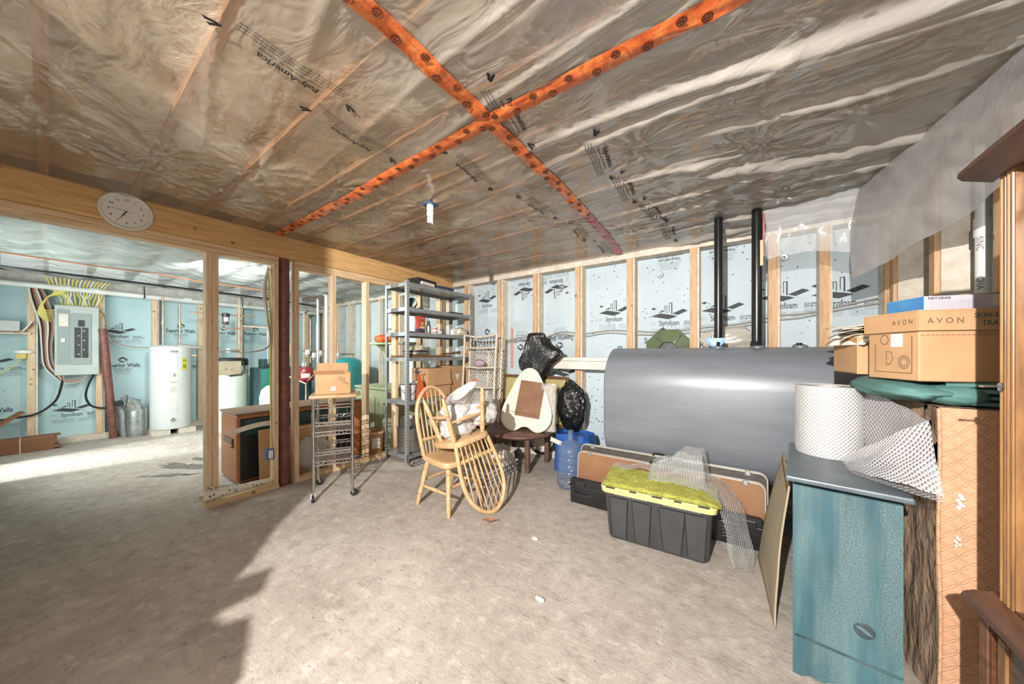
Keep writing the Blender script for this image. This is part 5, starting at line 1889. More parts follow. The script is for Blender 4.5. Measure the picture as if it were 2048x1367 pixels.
# local x = along the front edge (0.33), local y = depth (0.43)
hx, hy = 0.165, 0.215
MB().bbox((0, 0, 0.985), (0.40, 0.50, 0.032), 0.008).build('wooden_top', 'butcher', ct, True)
for sx in (-1, 1):
    for sy in (-1, 1):
        lg = MB().cyl((hx * sx, hy * sy, 0.075), (hx * sx, hy * sy, 0.968), 0.0155, 14)
        for z in (0.36, 0.62, 0.80, 0.93):
            lg.cyl((hx * sx, hy * sy, z), (hx * sx, hy * sy, z + 0.03), 0.0195, 12)
        leg = lg.build('leg', 'chrome', ct, True)
        a = 0.6 * sx + sy
        cx, cy = hx * sx + 0.018 * math.cos(a), hy * sy + 0.018 * math.sin(a)
        ax_ = Vector((-math.sin(a), math.cos(a), 0))
        MB().cyl(Vector((cx, cy, 0.032)) - ax_ * 0.011, Vector((cx, cy, 0.032)) + ax_ * 0.011, 0.032, 22).build('caster_wheel', 'black_rubber', leg, True)
        f = MB()
        for s in (-1, 1):
            f.bar(Vector((hx * sx, hy * sy, 0.078)) + ax_ * 0.015 * s, Vector((cx, cy, 0.03)) + ax_ * 0.015 * s, 0.004, 0.022)
        f.cyl((hx * sx, hy * sy, 0.06), (hx * sx, hy * sy, 0.085), 0.018, 12)
        f.build('caster_fork', 'chrome', leg)


def wshelf(z, rim):
    m = MB()
    for zz_ in (z, z + 0.035):
        m.tube([(-hx, -hy, zz_), (hx, -hy, zz_), (hx, hy, zz_), (-hx, hy, zz_)], 0.006, 6, True)
    for (a, b_) in (((-hx, -hy), (hx, -hy)), ((hx, -hy), (hx, hy)), ((hx, hy), (-hx, hy)), ((-hx, hy), (-hx, -hy))):
        A, B = Vector((*a, 0)), Vector((*b_, 0))
        n_ = 10
        m.tube([A.lerp(B, k / n_) + Vector((0, 0, z + 0.035 * (k % 2))) for k in range(n_ + 1)], 0.005, 5)
    for k in range(1, 14):
        y = -hy + 2 * hy * k / 14
        m.tube([(-hx, y, z + 0.035), (hx, y, z + 0.035)], 0.0022, 4)
    m.tube([(0, -hy, z + 0.032), (0, hy, z + 0.032)], 0.004, 5)
    m.build('wire_shelf', 'chrome', ct, True)
    m = MB()
    for zz_ in (z + rim, z + rim - 0.03):
        m.tube([(-hx, -hy, zz_), (hx, -hy, zz_), (hx, hy, zz_), (-hx, hy, zz_)], 0.0055, 6, True)
    for k in range(1, 6):
        x = -hx + 2 * hx * k / 6
        for y in (-hy, hy):
            m.tube([(x, y, z + 0.035), (x, y, z + rim)], 0.003, 4)
    for k in range(1, 7):
        y = -hy + 2 * hy * k / 7
        for x in (-hx, hx):
            m.tube([(x, y, z + 0.035), (x, y, z + rim)], 0.003, 4)
    n_ = 10
    for y in (hy, -hy):
        m.tube([(-hx + 2 * hx * k / n_, y, z + rim - 0.03 * (k % 2)) for k in range(n_ + 1)], 0.0048, 5)
    m.build('wire_basket_rim', 'chrome', ct, True)


wshelf(0.615, 0.125)
wshelf(0.335, 0.125)
m = MB()
for z in (0.875, 0.905):
    m.tube([(-hx, -hy, z), (hx, -hy, z)], 0.0055, 6)
for k in range(4):
    x = -hx + 0.05 + k * 0.078
    m.tube([(x, -hy - 0.004, 0.915), (x, -hy - 0.006, 0.83), (x, -hy - 0.02, 0.825), (x, -hy - 0.022, 0.84)], 0.003, 5)
m.build('hook_rail', 'chrome', ct, True)
cbx = thing('cardboard_box', 'open cardboard box with white sticker standing on the chrome cart', 'box', (-3.40, 1.675, 1.0015), math.radians(61))
m = MB()
W_, D_, H_ = 0.30, 0.27, 0.20
for c_, d_ in (((0, -D_ / 2, H_ / 2), (W_, 0.005, H_)), ((0, D_ / 2, H_ / 2), (W_, 0.005, H_)), ((-W_ / 2, 0, H_ / 2), (0.005, D_, H_)), ((W_ / 2, 0, H_ / 2), (0.005, D_, H_)), ((0, 0, 0.003), (W_, D_, 0.006))):
    m.box(c_, d_)
m.build('carton', 'card_tan', cbx)
MB().box((-0.02, D_ / 2 + 0.006, H_ + 0.045), (W_ * .98, 0.005, 0.10), R=Matrix.Rotation(-0.25, 3, 'X')).build('flap', 'card_tan', cbx)
MB().box((-0.035, -D_ / 2 - 0.028, H_ + 0.012), (W_ * .86, 0.005, 0.065), R=Matrix.Rotation(0.9, 3, 'X')).build('flap', 'card_tan', cbx)
MB().box((-W_ / 2 - 0.035, 0.0, H_ - 0.03), (0.005, D_ * .95, 0.10), R=Matrix.Rotation(0.75, 3, 'Y')).build('flap', 'card_tan', cbx)
MB().box((0.0, -D_ / 2 - 0.003, 0.05), (0.042, 0.001, 0.038)).build('sticker', 'paper', cbx)
tt = MB()
put_text(tt, 'm', 0.03, 0.0, 0.045, 0.02, 'CENTER')
put_text(tt, 'Large', 0.03, 0.075, 0.15, 0, 'CENTER', 1, -0.5, 0, 0.3)
put_text(tt, 'saucepans', 0.03, 0.085, 0.115, 0, 'CENTER', 1, -0.6, 0, 0.3)
inst(tt.mesh('lettering', 'ink_brown'), 'lettering', cbx, mw=frame((0, -D_ / 2 - 0.0042, 0), (1, 0, 0), (0, 0, 1)))
# ------------------------------------------------------------------ grey steel shelving
t = NT('slotted_steel')
tc = t.coord()
sp = t.n('ShaderNodeSeparateXYZ')
t.l(tc, sp.inputs[0])
fz = t.math('FRACT', t.math('DIVIDE', sp.outputs[2], 0.038))
hz = t.math('LESS_THAN', t.math('ABSOLUTE', t.math('SUBTRACT', fz, 0.5)), 0.24)
dxy = t.math('ADD', t.math('ABSOLUTE', sp.outputs[0]), t.math('ABSOLUTE', sp.outputs[1]))
hm = t.math('LESS_THAN', t.math('ABSOLUTE', t.math('SUBTRACT', dxy, 0.019)), 0.0045)
t.set(col=t.mix(t.math('MULTIPLY', hz, hm), lin('#a4a9ac'), lin('#2d2f31')), rough=0.4, metal=0.4)
M['slotted_steel'] = t.m
SX0, SX1, SY0, SY1 = -3.915, -3.456, 2.605, 3.82
sh_ = thing('shelving_unit', 'grey slotted steel shelving unit in the corner by the partition', 'shelving', (SX1, SY0, 0))
wX, wY = SX1 - SX0, SY1 - SY0
for x, sx in ((0, -1), (-wX, 1)):
    for y, sy in ((0, 1), (wY, -1)):
        m = MB().box((sx * 0.019, 0, 1.17), (0.038, 0.003, 2.34)).box((0, sy * 0.019, 1.17), (0.003, 0.038, 2.34))
        o = m.build('post', 'slotted_steel', sh_)
        o.location = (x, y, 0)
SZ = [0.095, 0.785, 1.345, 1.67, 1.99, 2.31]
for z in SZ:
    m = MB().box((-wX / 2, wY / 2, -0.004), (wX - .006, wY - .006, 0.006))
    m.box((-0.0015, wY / 2, -0.024), (0.003, wY - .004, 0.048)).box((-wX + 0.0015, wY / 2, -0.024), (0.003, wY - .004, 0.048))
    m.box((-wX / 2, 0.0015, -0.024), (wX - .004, 0.003, 0.048)).box((-wX / 2, wY - 0.0015, -0.024), (wX - .004, 0.003, 0.048))
    m.box((-0.008, wY / 2, -0.046), (0.014, wY - .004, 0.003))
    o = m.build('shelf_board', 'steel_grey', sh_)
    o.location = (0, 0, z)


def solo(mb, name, m, lab, cat, loc, smooth=True, rz=0.0, group=None):
    o = mb.build(name, m, None, smooth)
    o.location = loc
    o.rotation_euler.z = rz
    return tag(o, lab, cat, group)


mat('satin_steel', '#bdbcb8', '#a6a5a1', 6, (1, 1, 6), 0.3, metal=0.9)
mat('glass_clear', '#e8ecec', rough=0.05, alpha=0.4, spec=0.9)
mat('tin_red', '#c23b26', rough=0.35)
mat('green_dark', '#1f5a48', rough=0.35)
mat('beige', '#d5c6a8', '#c4b492', 8, rough=0.8)
mat('box_navy', '#34395e', rough=0.4)
k = thing('file_tray', 'black box with silver-printed front on the topmost steel shelf', 'box', (-3.60, 2.95, 2.312), 0.15)
MB().bbox((0, 0, 0.045), (0.24, 0.36, 0.09), 0.006).build('body', 'black_plastic', k)
MB().bbox((0.06, -0.02, 0.022), (0.18, 0.25, 0.04), 0.003).build('drawer', 'paper', k)
solo(MB().bbox((0, 0, 0.022), (0.26, 0.30, 0.044), 0.008), 'binder', 'box_navy', 'dark blue folder lying beside the black box on the topmost steel shelf', 'folder', (-3.60, 3.30, 2.312))
gl = thing('toy_globe', 'dark green ball with white stripe on the second steel shelf', 'ball', (-3.60, 2.79, 1.993))
MB().blob((0, 0, 0.075), (0.075, 0.075, 0.075), 1, 0.0, 1, 30, 20).build('ball', 'green_dark', gl, True)
MB().lathe([(0.0755, -0.02), (0.0765, 0.0), (0.0755, 0.02)], (0, 0, 0.075), 30, Matrix.Rotation(1.1, 3, 'X'), cap=False).build('stripe', 'white_plastic', gl, True)
solo(MB().bbox((0, 0, 0.012), (0.16, 0.26, 0.022), 0.004), 'laptop_tray', 'black_plastic', 'flat black tray near the far end of the second steel shelf', 'tray', (-3.58, 3.55, 1.993))
gc = MB()
gc.tube(spline([(0, 0, 0.01), (0.05, 0.06, 0.02), (0.02, 0.12, 0.012), (-0.05, 0.10, 0.02), (-0.02, 0.18, 0.01)], 6), 0.006, 6)
solo(gc, 'coiled_cord', 'cable_black', 'black cord coiled beside the green ball', 'cord', (-3.58, 2.84, 1.993))
tn = thing('charcoal_fluid_tin', 'tall red tin with navy base and yellow label on the third steel shelf', 'tin', (-3.55, 2.89, 1.673), 0.2)
MB().bbox((0, 0, 0.115), (0.075, 0.125, 0.23), 0.008).build('tin', 'tin_red', tn, True)
MB().bbox((0, 0, 0.032), (0.0765, 0.1265, 0.06), 0.008).build('base_band', 'box_navy', tn, True)
mat('label_yellow', '#c9b04a', rough=0.5)
MB().box((0.0385, 0, 0.125), (0.001, 0.05, 0.055)).build('label', 'label_yellow', tn)
MB().box((0.0385, 0, 0.075), (0.001, 0.09, 0.025)).build('label', 'paper', tn)
tt = MB()
put_text(tt, 'INSTANT', 0.022, 0, 0.19, 0.03, 'CENTER', 0.8)
inst(tt.mesh('lettering', 'paper'), 'lettering', tn, mw=frame((0.0392, 0, 0), (0, 1, 0), (0, 0, 1)))
sp_ = thing('spray_bottle', 'silver spray canister with green nozzle beside the red tin', 'bottle', (-3.54, 3.03, 1.673))
MB().lathe([(0.032, 0), (0.034, 0.006), (0.034, 0.10), (0.028, 0.125), (0.016, 0.14)], seg=24).build('canister', 'satin_steel', sp_, True)
MB().lathe([(0.016, 0.14), (0.022, 0.145), (0.020, 0.175), (0.01, 0.18)], seg=18).build('nozzle', 'green_dark', sp_, True)
cn = thing('paint_can', 'small white can with red label bands on the third steel shelf', 'can', (-3.54, 3.14, 1.673))
MB().lathe([(0.03, 0), (0.031, 0.003), (0.031, 0.08), (0.026, 0.088)], seg=24).build('can', 'white_plastic', cn, True)
for z in (0.012, 0.062):
    MB().lathe([(0.0314, z), (0.0314, z + 0.016)], seg=24, cap=False).build('band', 'tin_red', cn, True)
for i, (y, r_g, h_g, lab) in enumerate(((3.24, 0.035, 0.055, 'low clear glass dish lying among jars on the third steel shelf'), (3.40, 0.028, 0.10, 'tall clear drinking glass nearest the white jar on the third steel shelf'))):
    solo(MB().lathe([(r_g * .8, 0), (r_g, h_g), (r_g * .93, h_g), (r_g * .74, 0.006)], seg=22, cap=False), 'drinking_glass', 'glass_clear', lab, 'glass', (-3.54, y, 1.673))
wr_ = MB()
for a in range(4):
    wr_.tube([(0.045 * math.cos(j * PI / 6) * (1 - .15 * a), 0.07 * math.sin(j * PI / 6) * (1 - .15 * a), 0.01 + 0.02 * a) for j in range(12)], 0.004, 5, True)
solo(wr_, 'wire_trivet', 'chrome', 'small coiled chrome wire stand between the glasses', 'trivet', (-3.56, 3.31, 1.673))
solo(MB().bbox((0, 0, 0.04), (0.06, 0.07, 0.08), 0.006), 'jar', 'white_plastic', 'small square white jar at the far end of the third steel shelf', 'jar', (-3.54, 3.50, 1.673))
for q in range(3):
    solo(MB().bbox((0, 0, 0.017), (0.17, 0.19 - .02 * q, 0.034), 0.005), 'stacked_dish', 'beige' if q != 1 else 'white_plastic', ['lowest cream dish of the small stack on the third steel shelf', 'middle white dish of the small stack on the third steel shelf', 'topmost cream dish of the small stack on the third steel shelf'][q], 'dish', (-3.55, 3.64, 1.673 + q * 0.0345), True, 0.1 * q, 'stacked dishes')
solo(MB().bbox((0, 0, 0.006), (0.12, 0.05, 0.012), 0.004), 'remote_control', 'black_plastic', 'black flat remote on the stack of cream dishes', 'remote', (-3.55, 3.64, 1.777), True, 0.3)
tl = MB()
tl.tube([(0, -0.1, 0.01), (0, 0.12, 0.014)], 0.008, 8)
tl.box((0, 0.13, 0.012), (0.05, 0.04, 0.012))
solo(tl, 'hand_tool', 'black_plastic', 'black handled tool lying on the third shelf near the front post', 'tool', (-3.57, 2.74, 1.673), True, 0.4)
solo(MB().bbox((0, 0, 0.012), (0.34, 0.80, 0.024), 0.004), 'wood_board', 'hardboard', 'wide brown board on the fourth steel shelf under the silver pan', 'board', (-3.69, 3.05, 1.348))
solo(MB().lathe([(0.14, 0), (0.165, 0.01), (0.17, 0.045), (0.163, 0.05), (0.0, 0.05)], seg=36), 'cake_pan', 'satin_steel', 'round silver pan on the brown board', 'pan', (-3.66, 2.90, 1.373))
solo(MB().lathe([(0.16, 0), (0.172, 0.004), (0.172, 0.014), (0.0, 0.016)], seg=36), 'turntable', 'black_plastic', 'thin black disc on the silver pan', 'disc', (-3.66, 2.91, 1.424))
hat = thing('cap', 'beige cloth cap lying on the black disc', 'cap', (-3.65, 2.92, 1.441))
MB().blob((0, 0, 0.0), (0.085, 0.115, 0.095), 4, 0.12, 2.5, 36, 20, 0.02, flat=0.0).build('crown', 'beige', hat, 'all')
MB().surf(lambda u, v: (0.03 + 0.09 * v * math.sin(PI * u) + 0.01, -0.07 + 0.15 * u + 0.09, 0.006 + 0.012 * (1 - v) * math.sin(PI * u)), 14, 6).build('brim', 'beige', hat, 'all')
tw = thing('dried_twigs', 'bundle of dried brown twigs with pale buds on the fourth steel shelf', 'twigs', (-3.56, 3.48, 1.374))
r = random.Random(3)
for q in range(9):
    P = [(0.10 * (r.random() - .5), 0.22 * (t_ - .5) * 2 * r.uniform(.7, 1.1), 0.012 + 0.05 * t_ * r.random()) for t_ in (0, .25, .5, .75, 1)]
    tg = MB().tube(spline(P, 4), 0.0045, 5).build('twig', 'hardboard', tw, True)
    MB().blob(P[-1], (0.014, 0.014, 0.012), q, 0.3, 3, 10, 8).build('bud', 'beige', tg, True)
# lower shelf: buckets, boxes, cone
mat('ink_violet', '#57507a', rough=0.6)
bu = thing('bucket', 'white plastic tub with violet lid print and wire handle on the waist-high steel shelf', 'bucket', (-3.60, 2.74, 0.788))
MB().lathe([(0.085, 0), (0.088, 0.004), (0.098, 0.19), (0.104, 0.195), (0.104, 0.215), (0.0, 0.216)], seg=34).build('tub', 'white_plastic', bu, True)
MB().lathe([(0.1045, 0.198), (0.1055, 0.206), (0.1045, 0.214)], seg=34, cap=False).build('lid_band', 'ink_violet', bu, True)
MB().tube([(0.101 * math.cos(a), 0.101 * math.sin(a), 0.16 - 0.10 * math.cos(a * 0.999 + 0.6) ** 2) for a in [(-1.9 + q * 0.2) for q in range(16)]], 0.003, 5).build('bail', 'ink_violet', bu, True)
lm = MB()
for q in range(5):
    a0 = -1.35 + 0.0
    for j in range(7):
        a = a0 + j * 0.16
        a2 = a + 0.11
        z = 0.155 - q * 0.016
        rr_ = 0.0955 + 0.0005 * (q < 2)
        lm.add([(rr_ * math.cos(a), rr_ * math.sin(a), z), (rr_ * math.cos(a2), rr_ * math.sin(a2), z), (rr_ * math.cos(a2), rr_ * math.sin(a2), z + .008), (rr_ * math.cos(a), rr_ * math.sin(a), z + .008)], [(0, 1, 2, 3)])
lm.build('print', 'ink_violet', bu)
solo(MB().lathe([(0.07, 0), (0.075, 0.006), (0.078, 0.22), (0.07, 0.225), (0.0, 0.226)], seg=30), 'canister', 'white_plastic', 'tall plain white canister behind the front shelf post', 'canister', (-3.66, 2.94, 0.788))
cne = thing('pennant', 'bright orange triangular pennant flag hanging over the waist-high shelf', 'flag', (-3.50, 2.81, 0.79))
mat('orange_cloth', '#e0632a', '#d2541f', 5, rough=0.6)
MB().prism([(-0.02, 0.0), (0.17, 0.0), (0.03, 0.34), (0.0, 0.36)], -0.004, 0.004, Matrix.Rotation(PI / 2, 3, 'Z') @ RX90).build('cloth', 'orange_cloth', cne)
rbn = MB()
for q in range(10):
    a = q * 0.63
    rbn.tube(spline([(0, 0, 0.34), (0.03 * math.cos(a), 0.04 * math.sin(a), 0.37), (0.05 * math.cos(a), 0.06 * math.sin(a), 0.35)], 4), 0.004, 5)
rbn.build('ribbon', 'ink_violet', cne, True)
kb = thing('cardboard_box', 'large upright cardboard box on the waist-high steel shelf behind the chairs', 'box', (-3.70, 3.22, 0.788))
MB().box((0, 0, 0.20), (0.36, 0.42, 0.40)).build('carton', 'card_tan', kb)
MB().box((0.19, 0.0, 0.24), (0.006, 0.40, 0.16), R=Matrix.Rotation(-0.25, 3, 'Y')).build('flap', 'card_tan', kb)
kb2 = thing('cardboard_box', 'tall brown cardboard box with triangle label against the partition studs behind shelving', 'box', (-3.72, 3.60, 0.788))
MB().box((0, 0, 0.21), (0.34, 0.28, 0.42)).build('carton', 'card_tan', kb2)
MB().prism([(-0.05, 0.30), (0.05, 0.30), (0.0, 0.20)], 0.171, 0.173, Matrix.Rotation(PI / 2, 3, 'Z') @ RX90).build('label', 'paper', kb2)
# pots on the bottom shelf
pt = thing('stock_pot', 'large dented aluminium stock pot on the bottom steel shelf', 'pot', (-3.655, 2.80, 0.098))
MB().lathe([(0.150, 0), (0.158, 0.008), (0.160, 0.31), (0.166, 0.316), (0.160, 0.32), (0.152, 0.31), (0.148, 0.012), (0.0, 0.010)], seg=40).build('pot', 'satin_steel', pt, True)
for a in (-1.0, 2.14):
    d = Vector((math.cos(a), math.sin(a), 0))
    s = Vector((-d.y, d.x, 0))
    MB().tube(spline([d * 0.158 + s * -0.05 + Vector((0, 0, .25)), d * 0.19 + s * -0.045 + Vector((0, 0, .252)), d * 0.19 + s * 0.045 + Vector((0, 0, .252)), d * 0.158 + s * 0.05 + Vector((0, 0, .25))], 4), 0.006, 6).build('handle', 'satin_steel', pt, True)
st_ = thing('strainer_basket', 'perforated aluminium strainer basket set in the stock pot', 'strainer', (-3.655, 2.80, 0.365))
MB().lathe([(0.10, 0), (0.112, 0.006), (0.122, 0.17), (0.128, 0.175), (0.120, 0.176), (0.108, 0.012), (0.0, 0.01)], seg=36).build('basket', 'satin_steel', st_, True)
wl_ = thing('wire_stand', 'bent black wire stand lying on the floor in front of the stock pot', 'wire stand', (-3.38, 2.58, 0.005))
P = [(0.08, 0.0, 0.0), (0.05, 0.33, 0.0), (0.0, 0.36, 0.05), (-0.02, 0.34, 0.0), (0.02, 0.02, 0.0)]
MB().tube(spline(P + P[:1], 6), 0.004, 6).build('wire_frame', 'cable_black', wl_, True)
MB().tube([(0.03 + 0.07 * math.cos(q * PI / 10), 0.0, 0.075 + 0.07 * math.sin(q * PI / 10)) for q in range(20)], 0.004, 6, True).build('ring', 'cable_black', wl_, True)
# ------------------------------------------------------------------ partition bits: outlet box, cable, wrapping paper roll
ob = thing('outlet_box', 'open blue plastic electrical box with white receptacle on the partition stud', 'outlet', (BX - 0.02, 1.30, 0.37))
mat('elec_blue', '#2b5fa3', rough=0.4)
m = MB()
for c_, d_ in (((0, 0, -0.048), (0.07, 0.06, 0.004)), ((0, 0, 0.048), (0.07, 0.06, 0.004)), ((0, -0.03, 0), (0.07, 0.004, 0.1)), ((0, 0.028, 0), (0.07, 0.004, 0.1)), ((-0.034, 0, 0), (0.004, 0.06, 0.1))):
    m.box(c_, d_)
m.build('box', 'elec_blue', ob)
MB().bbox((0.03, 0.0, 0.0), (0.02, 0.042, 0.085), 0.005).build('receptacle', 'white_plastic', ob)
MB().tube(spline([(-0.01, 0.02, 0.05), (-0.02, 0.025, 0.2), (-0.04, 0.022, 0.6), (-0.04, 0.022, 1.2), (-0.04, 0.012, 1.7), (-0.04, 0.0, 1.93)], 6), 0.007, 6).build('cable', 'cable_yellow', ob, True)
bc_ = thing('cable_bundle', 'bundle of grey cables sagging between the partition stud and ceiling', 'cable', (BX - 0.06, 1.31, 1.6))
for q in range(3):
    MB().tube(spline([(-0.02 * q, 0.0, 0.68), (-0.03, -0.02 - 0.01 * q, 0.45), (-0.02 * q, -0.01, 0.15), (0.0, 0.0, -0.12), (-0.2 - 0.05 * q, -0.12, -0.19), (-0.5, -0.22, -0.17), (-1.0, -0.50, -0.10 - 0.01 * q)], 6), 0.007, 6).build('cable', 'cable_white' if q else 'cable_grey', bc_, True)
t = NT('floral_paper')
tc = t.coord((1, 1, 1))
v = t.n('ShaderNodeTexVoronoi')
v.inputs['Scale'].default_value = 30
t.l(tc, v.inputs['Vector'])
sel = t.math('LESS_THAN', v.outputs['Distance'], 0.30)
c = t.mix(sel, lin('#e2dccb'), t.ramp(t.noise(tc, 11, 2), [(0.50, lin('#5f8a3f')), (0.62, lin('#7a5a45'))]))
t.set(col=c, rough=0.5)
M['floral_paper'] = t.m
wp = thing('wrapping_paper_roll', 'roll of cream leaf-patterned wrapping paper lying across the partition bottom plate', 'paper roll', (BX - 0.04, 1.09, 0.09))
MB().turn((0.06, -0.32, 0.025), (-0.03, 0.28, -0.008), [(0, 0.042), (0.1, 0.040), (0.5, 0.036), (1, 0.022)], 20).build('roll', 'floral_paper', wp, True)
MB().surf(lambda u, v: (0.05 - 0.02 * u + 0.03 * v, -0.28 + 0.24 * u, 0.065 + 0.055 * v * (1 - u)), 10, 4).build('loose_end', 'floral_paper', wp, 'all')
MB().cyl((0.0605, -0.3225, 0.025), (0.06, -0.318, 0.025), 0.022, 16).build('core', 'card_tan', wp)
# ================================================================== utility side
mat('panel_grey', '#a9b2ae', '#b4bcb8', 4, rough=0.45)
mat('panel_door', '#8d9a98', rough=0.45)
ep = thing('breaker_panel', 'grey electrical breaker panel with open door on the far foam wall', 'electrical panel', (-8.55, 0.26, 1.60))
MB().bbox((0.0, 0, 0), (0.09, 0.42, 1.08), 0.008).build('enclosure', 'panel_grey', ep)
MB().bbox((0.049, 0.035, 0.02), (0.012, 0.20, 0.80), 0.01).build('dead_front', 'panel_door', ep)
MB().box((0.055, -0.13, 0.05), (0.01, 0.11, 0.84), R=Matrix.Rotation(0.10, 3, 'Z')).build('door', 'panel_door', ep)
MB().box((0.062, -0.13, 0.31), (0.004, 0.085, 0.19), R=Matrix.Rotation(0.10, 3, 'Z')).build('circuit_chart', 'paper', ep)
MB().box((0.068, -0.135, 0.0), (0.012, 0.035, 0.06)).build('latch', 'white_plastic', ep)
MB().box((0.058, 0.035, 0.27), (0.014, 0.06, 0.10)).build('main_breaker', 'black_plastic', ep)
bk_me = MB().box((0, 0, 0), (0.016, 0.058, 0.032)).mesh('breaker', 'black_plastic')
tg_me = MB().box((0.010, 0, 0), (0.006, 0.018, 0.010)).mesh('toggle', 'cable_white')
for k in range(13):
    for s in (-1, 1):
        o = inst(bk_me, 'breaker', ep, (0.058, 0.035 + s * 0.036, 0.185 - k * 0.0365))
        if (k * 3 + s) % 4 == 0:
            inst(tg_me, 'toggle', o, (0, -s * 0.012, 0))
r = random.Random(11)


def wires(name, lab, mats, n, fn, rad=0.008):
    t_ = thing(name, lab, 'cable', fn(0)[0])
    o0 = Vector(fn(0)[0])
    for k in range(n):
        MB().tube([p - o0 for p in spline(fn(k), 5)], rad, 5).build('cable', mats[k % len(mats)], t_, True)
    return t_


wires('cable_bundle', 'spray of yellow house cables rising from the top of the breaker panel', ['cable_yellow', 'cable_yellow', 'cable_white'], 16,
      lambda k: [(-8.57, 0.12 + 0.022 * k, 2.14), (-8.56, 0.10 + 0.024 * k + 0.03 * math.sin(k), 2.25), (-8.53, 0.05 + 0.03 * k, 2.33), (-8.45, 0.0 + 0.035 * k, 2.46), (-8.4, -0.02 + 0.04 * k, 2.54)], 0.009)
wires('cable_bundle', 'yellow cables looping into the left side of the breaker panel', ['cable_yellow'], 6,
      lambda k: [(-8.55, 0.05, 2.06 - 0.03 * k), (-8.53, -0.02, 2.04 - .03 * k), (-8.53, -0.05 - 0.008 * k, 2.12 - 0.02 * k), (-8.52, -0.01, 2.24), (-8.5, 0.05 + .015 * k, 2.32), (-8.46, 0.08 + 0.02 * k, 2.46)], 0.009)
wires('cable_bundle', 'white, black and orange cables running down the wall left of the breaker panel', ['cable_white', 'cable_black', 'cable_orange', 'cable_grey'], 8,
      lambda k: [(-8.54, -0.17 + 0.012 * k, 2.44), (-8.54, -0.15 + 0.02 * k, 2.2), (-8.54, -0.08 + 0.018 * k, 1.85), (-8.56, -0.06 + 0.012 * k, 1.5), (-8.55, -0.04 + 0.012 * k, 1.22), (-8.54, 0.04 + 0.012 * k, 1.06), (-8.54, 0.14, 0.95 + 0.006 * k), (-8.55, 0.28, 0.955 + .006 * k), (-8.57, 0.36, 1.06)], 0.009)
wires('service_cable', 'thick black cable curving from the breaker panel down to the wall', ['cable_black'], 1,
      lambda k: [(-8.56, 0.12, 1.06), (-8.53, 0.115, 0.92), (-8.52, 0.06, 0.68), (-8.53, -0.08, 0.52), (-8.55, -0.25, 0.47), (-8.56, -0.6, 0.44)], 0.014)
wires('service_cable', 'thick black cable hanging in a loop right of the breaker panel bottom', ['cable_black'], 1,
      lambda k: [(-8.56, 0.42, 1.06), (-8.53, 0.36, 0.88), (-8.53, 0.34, 0.70), (-8.54, 0.40, 0.55), (-8.55, 0.54, 0.50), (-8.56, 0.66, 0.52)], 0.014)
wires('cable', 'thin brown cable strung along the foam wall toward the water heater', ['cable_orange'], 1,
      lambda k: [(-8.57, 0.48, 2.1), (-8.585, 0.53, 2.0), (-8.585, 0.56, 1.75), (-8.585, 0.66, 1.57), (-8.585, 0.9, 1.5), (-8.585, 1.3, 1.5), (-8.585, 2.2, 1.46)], 0.006)
jb = thing('junction_box', 'grey metal junction box with wires left of the breaker panel', 'box', (-8.58, -0.34, 1.79))
MB().bbox((0.03, -0.02, 0), (0.08, 0.24, 0.15), 0.004).build('box', 'panel_grey', jb)
MB().box((0.0, -0.02, -0.10), (0.08, 0.42, 0.03)).build('backer_board', 'wood_stud', jb)
for q in range(3):
    MB().tube(spline([(0.05, -0.16, -0.075 - q * .008), (0.08, 0.0, -0.09 - q * .006), (0.07, 0.12, -0.07), (0.05, 0.20, 0.02 + .03 * q)], 5), 0.012, 6).build('cable', ['cable_orange', 'cable_black', 'cable_white'][q], jb, True)
sd_ = thing('emergency_light', 'oval white wall light on the stud at the left end', 'light', (-8.56, -0.21, 1.42))
MB().blob((0, 0, 0), (0.05, 0.085, 0.032), 2, 0, 1, 26, 16).build('housing', 'white_plastic', sd_, True)
MB().bbox((-0.01, -0.02, -0.065), (0.05, 0.085, 0.07), 0.004).build('box', 'label_yellow', sd_)
wires('cable', 'thin yellow cable drooping from the oval white wall light', ['cable_yellow'], 1, lambda k: [(-8.57, -0.22, 1.34), (-8.6, -0.30, 1.2), (-8.62, -0.45, 1.08), (-8.62, -0.7, 1.0)], 0.006)
# leaning post, ducts, lumber
rp = thing('steel_column', 'dark red steel column leaning on the far wall stud', 'column', (-8.50, 0.62, 0.0))
MB().cyl((0, 0, 0.008), (-0.005, -0.115, 1.80), 0.048, 22).build('pipe', 'steel_red', rp, True)
MB().cyl((0, 0, 0.0), (0, 0, 0.01), 0.06, 18).build('cap_plate', 'steel_red', rp, True)
d1 = thing('duct_pipe', 'round galvanised duct standing on end with an elbow on top', 'duct', (-8.36, 0.845, 0))
MB().lathe([(0.10, 0), (0.102, 0.03), (0.10, 0.06), (0.10, 0.44), (0.095, 0.46)], seg=30, cap=False).build('pipe', 'galvanised', d1, True)
rr_ = [Vector((0.0 + 0.10 * math.sin(a) * 0.3, -0.02 - 0.09 * (1 - math.cos(a)), 0.46 + 0.12 * math.sin(a))) for a in [k * PI / 10 for k in range(6)]]
MB().tube(rr_, 0.10, 26, cap=False).build('elbow', 'galvanised', d1, True)
d2 = thing('duct_elbow', 'loose galvanised duct elbow lying behind the standing duct', 'duct', (-8.45, 0.66, 0.42))
d2.location = (-8.505, 0.738, 0.0)
MB().tube([(0, 0, 0), (0, -0.02, 0.42), (0.02, -0.05, 0.52), (0.07, -0.08, 0.57)], 0.064, 22, cap=False).build('pipe', 'galvanised', d2, True)
d3 = thing('duct_pipe', 'slim galvanised duct length standing between elbow duct and water heater', 'duct', (-8.42, 0.955, 0))
MB().cyl((0, 0, 0), (0, 0, 0.47), 0.05, 20).build('pipe', 'galvanised', d3, True)
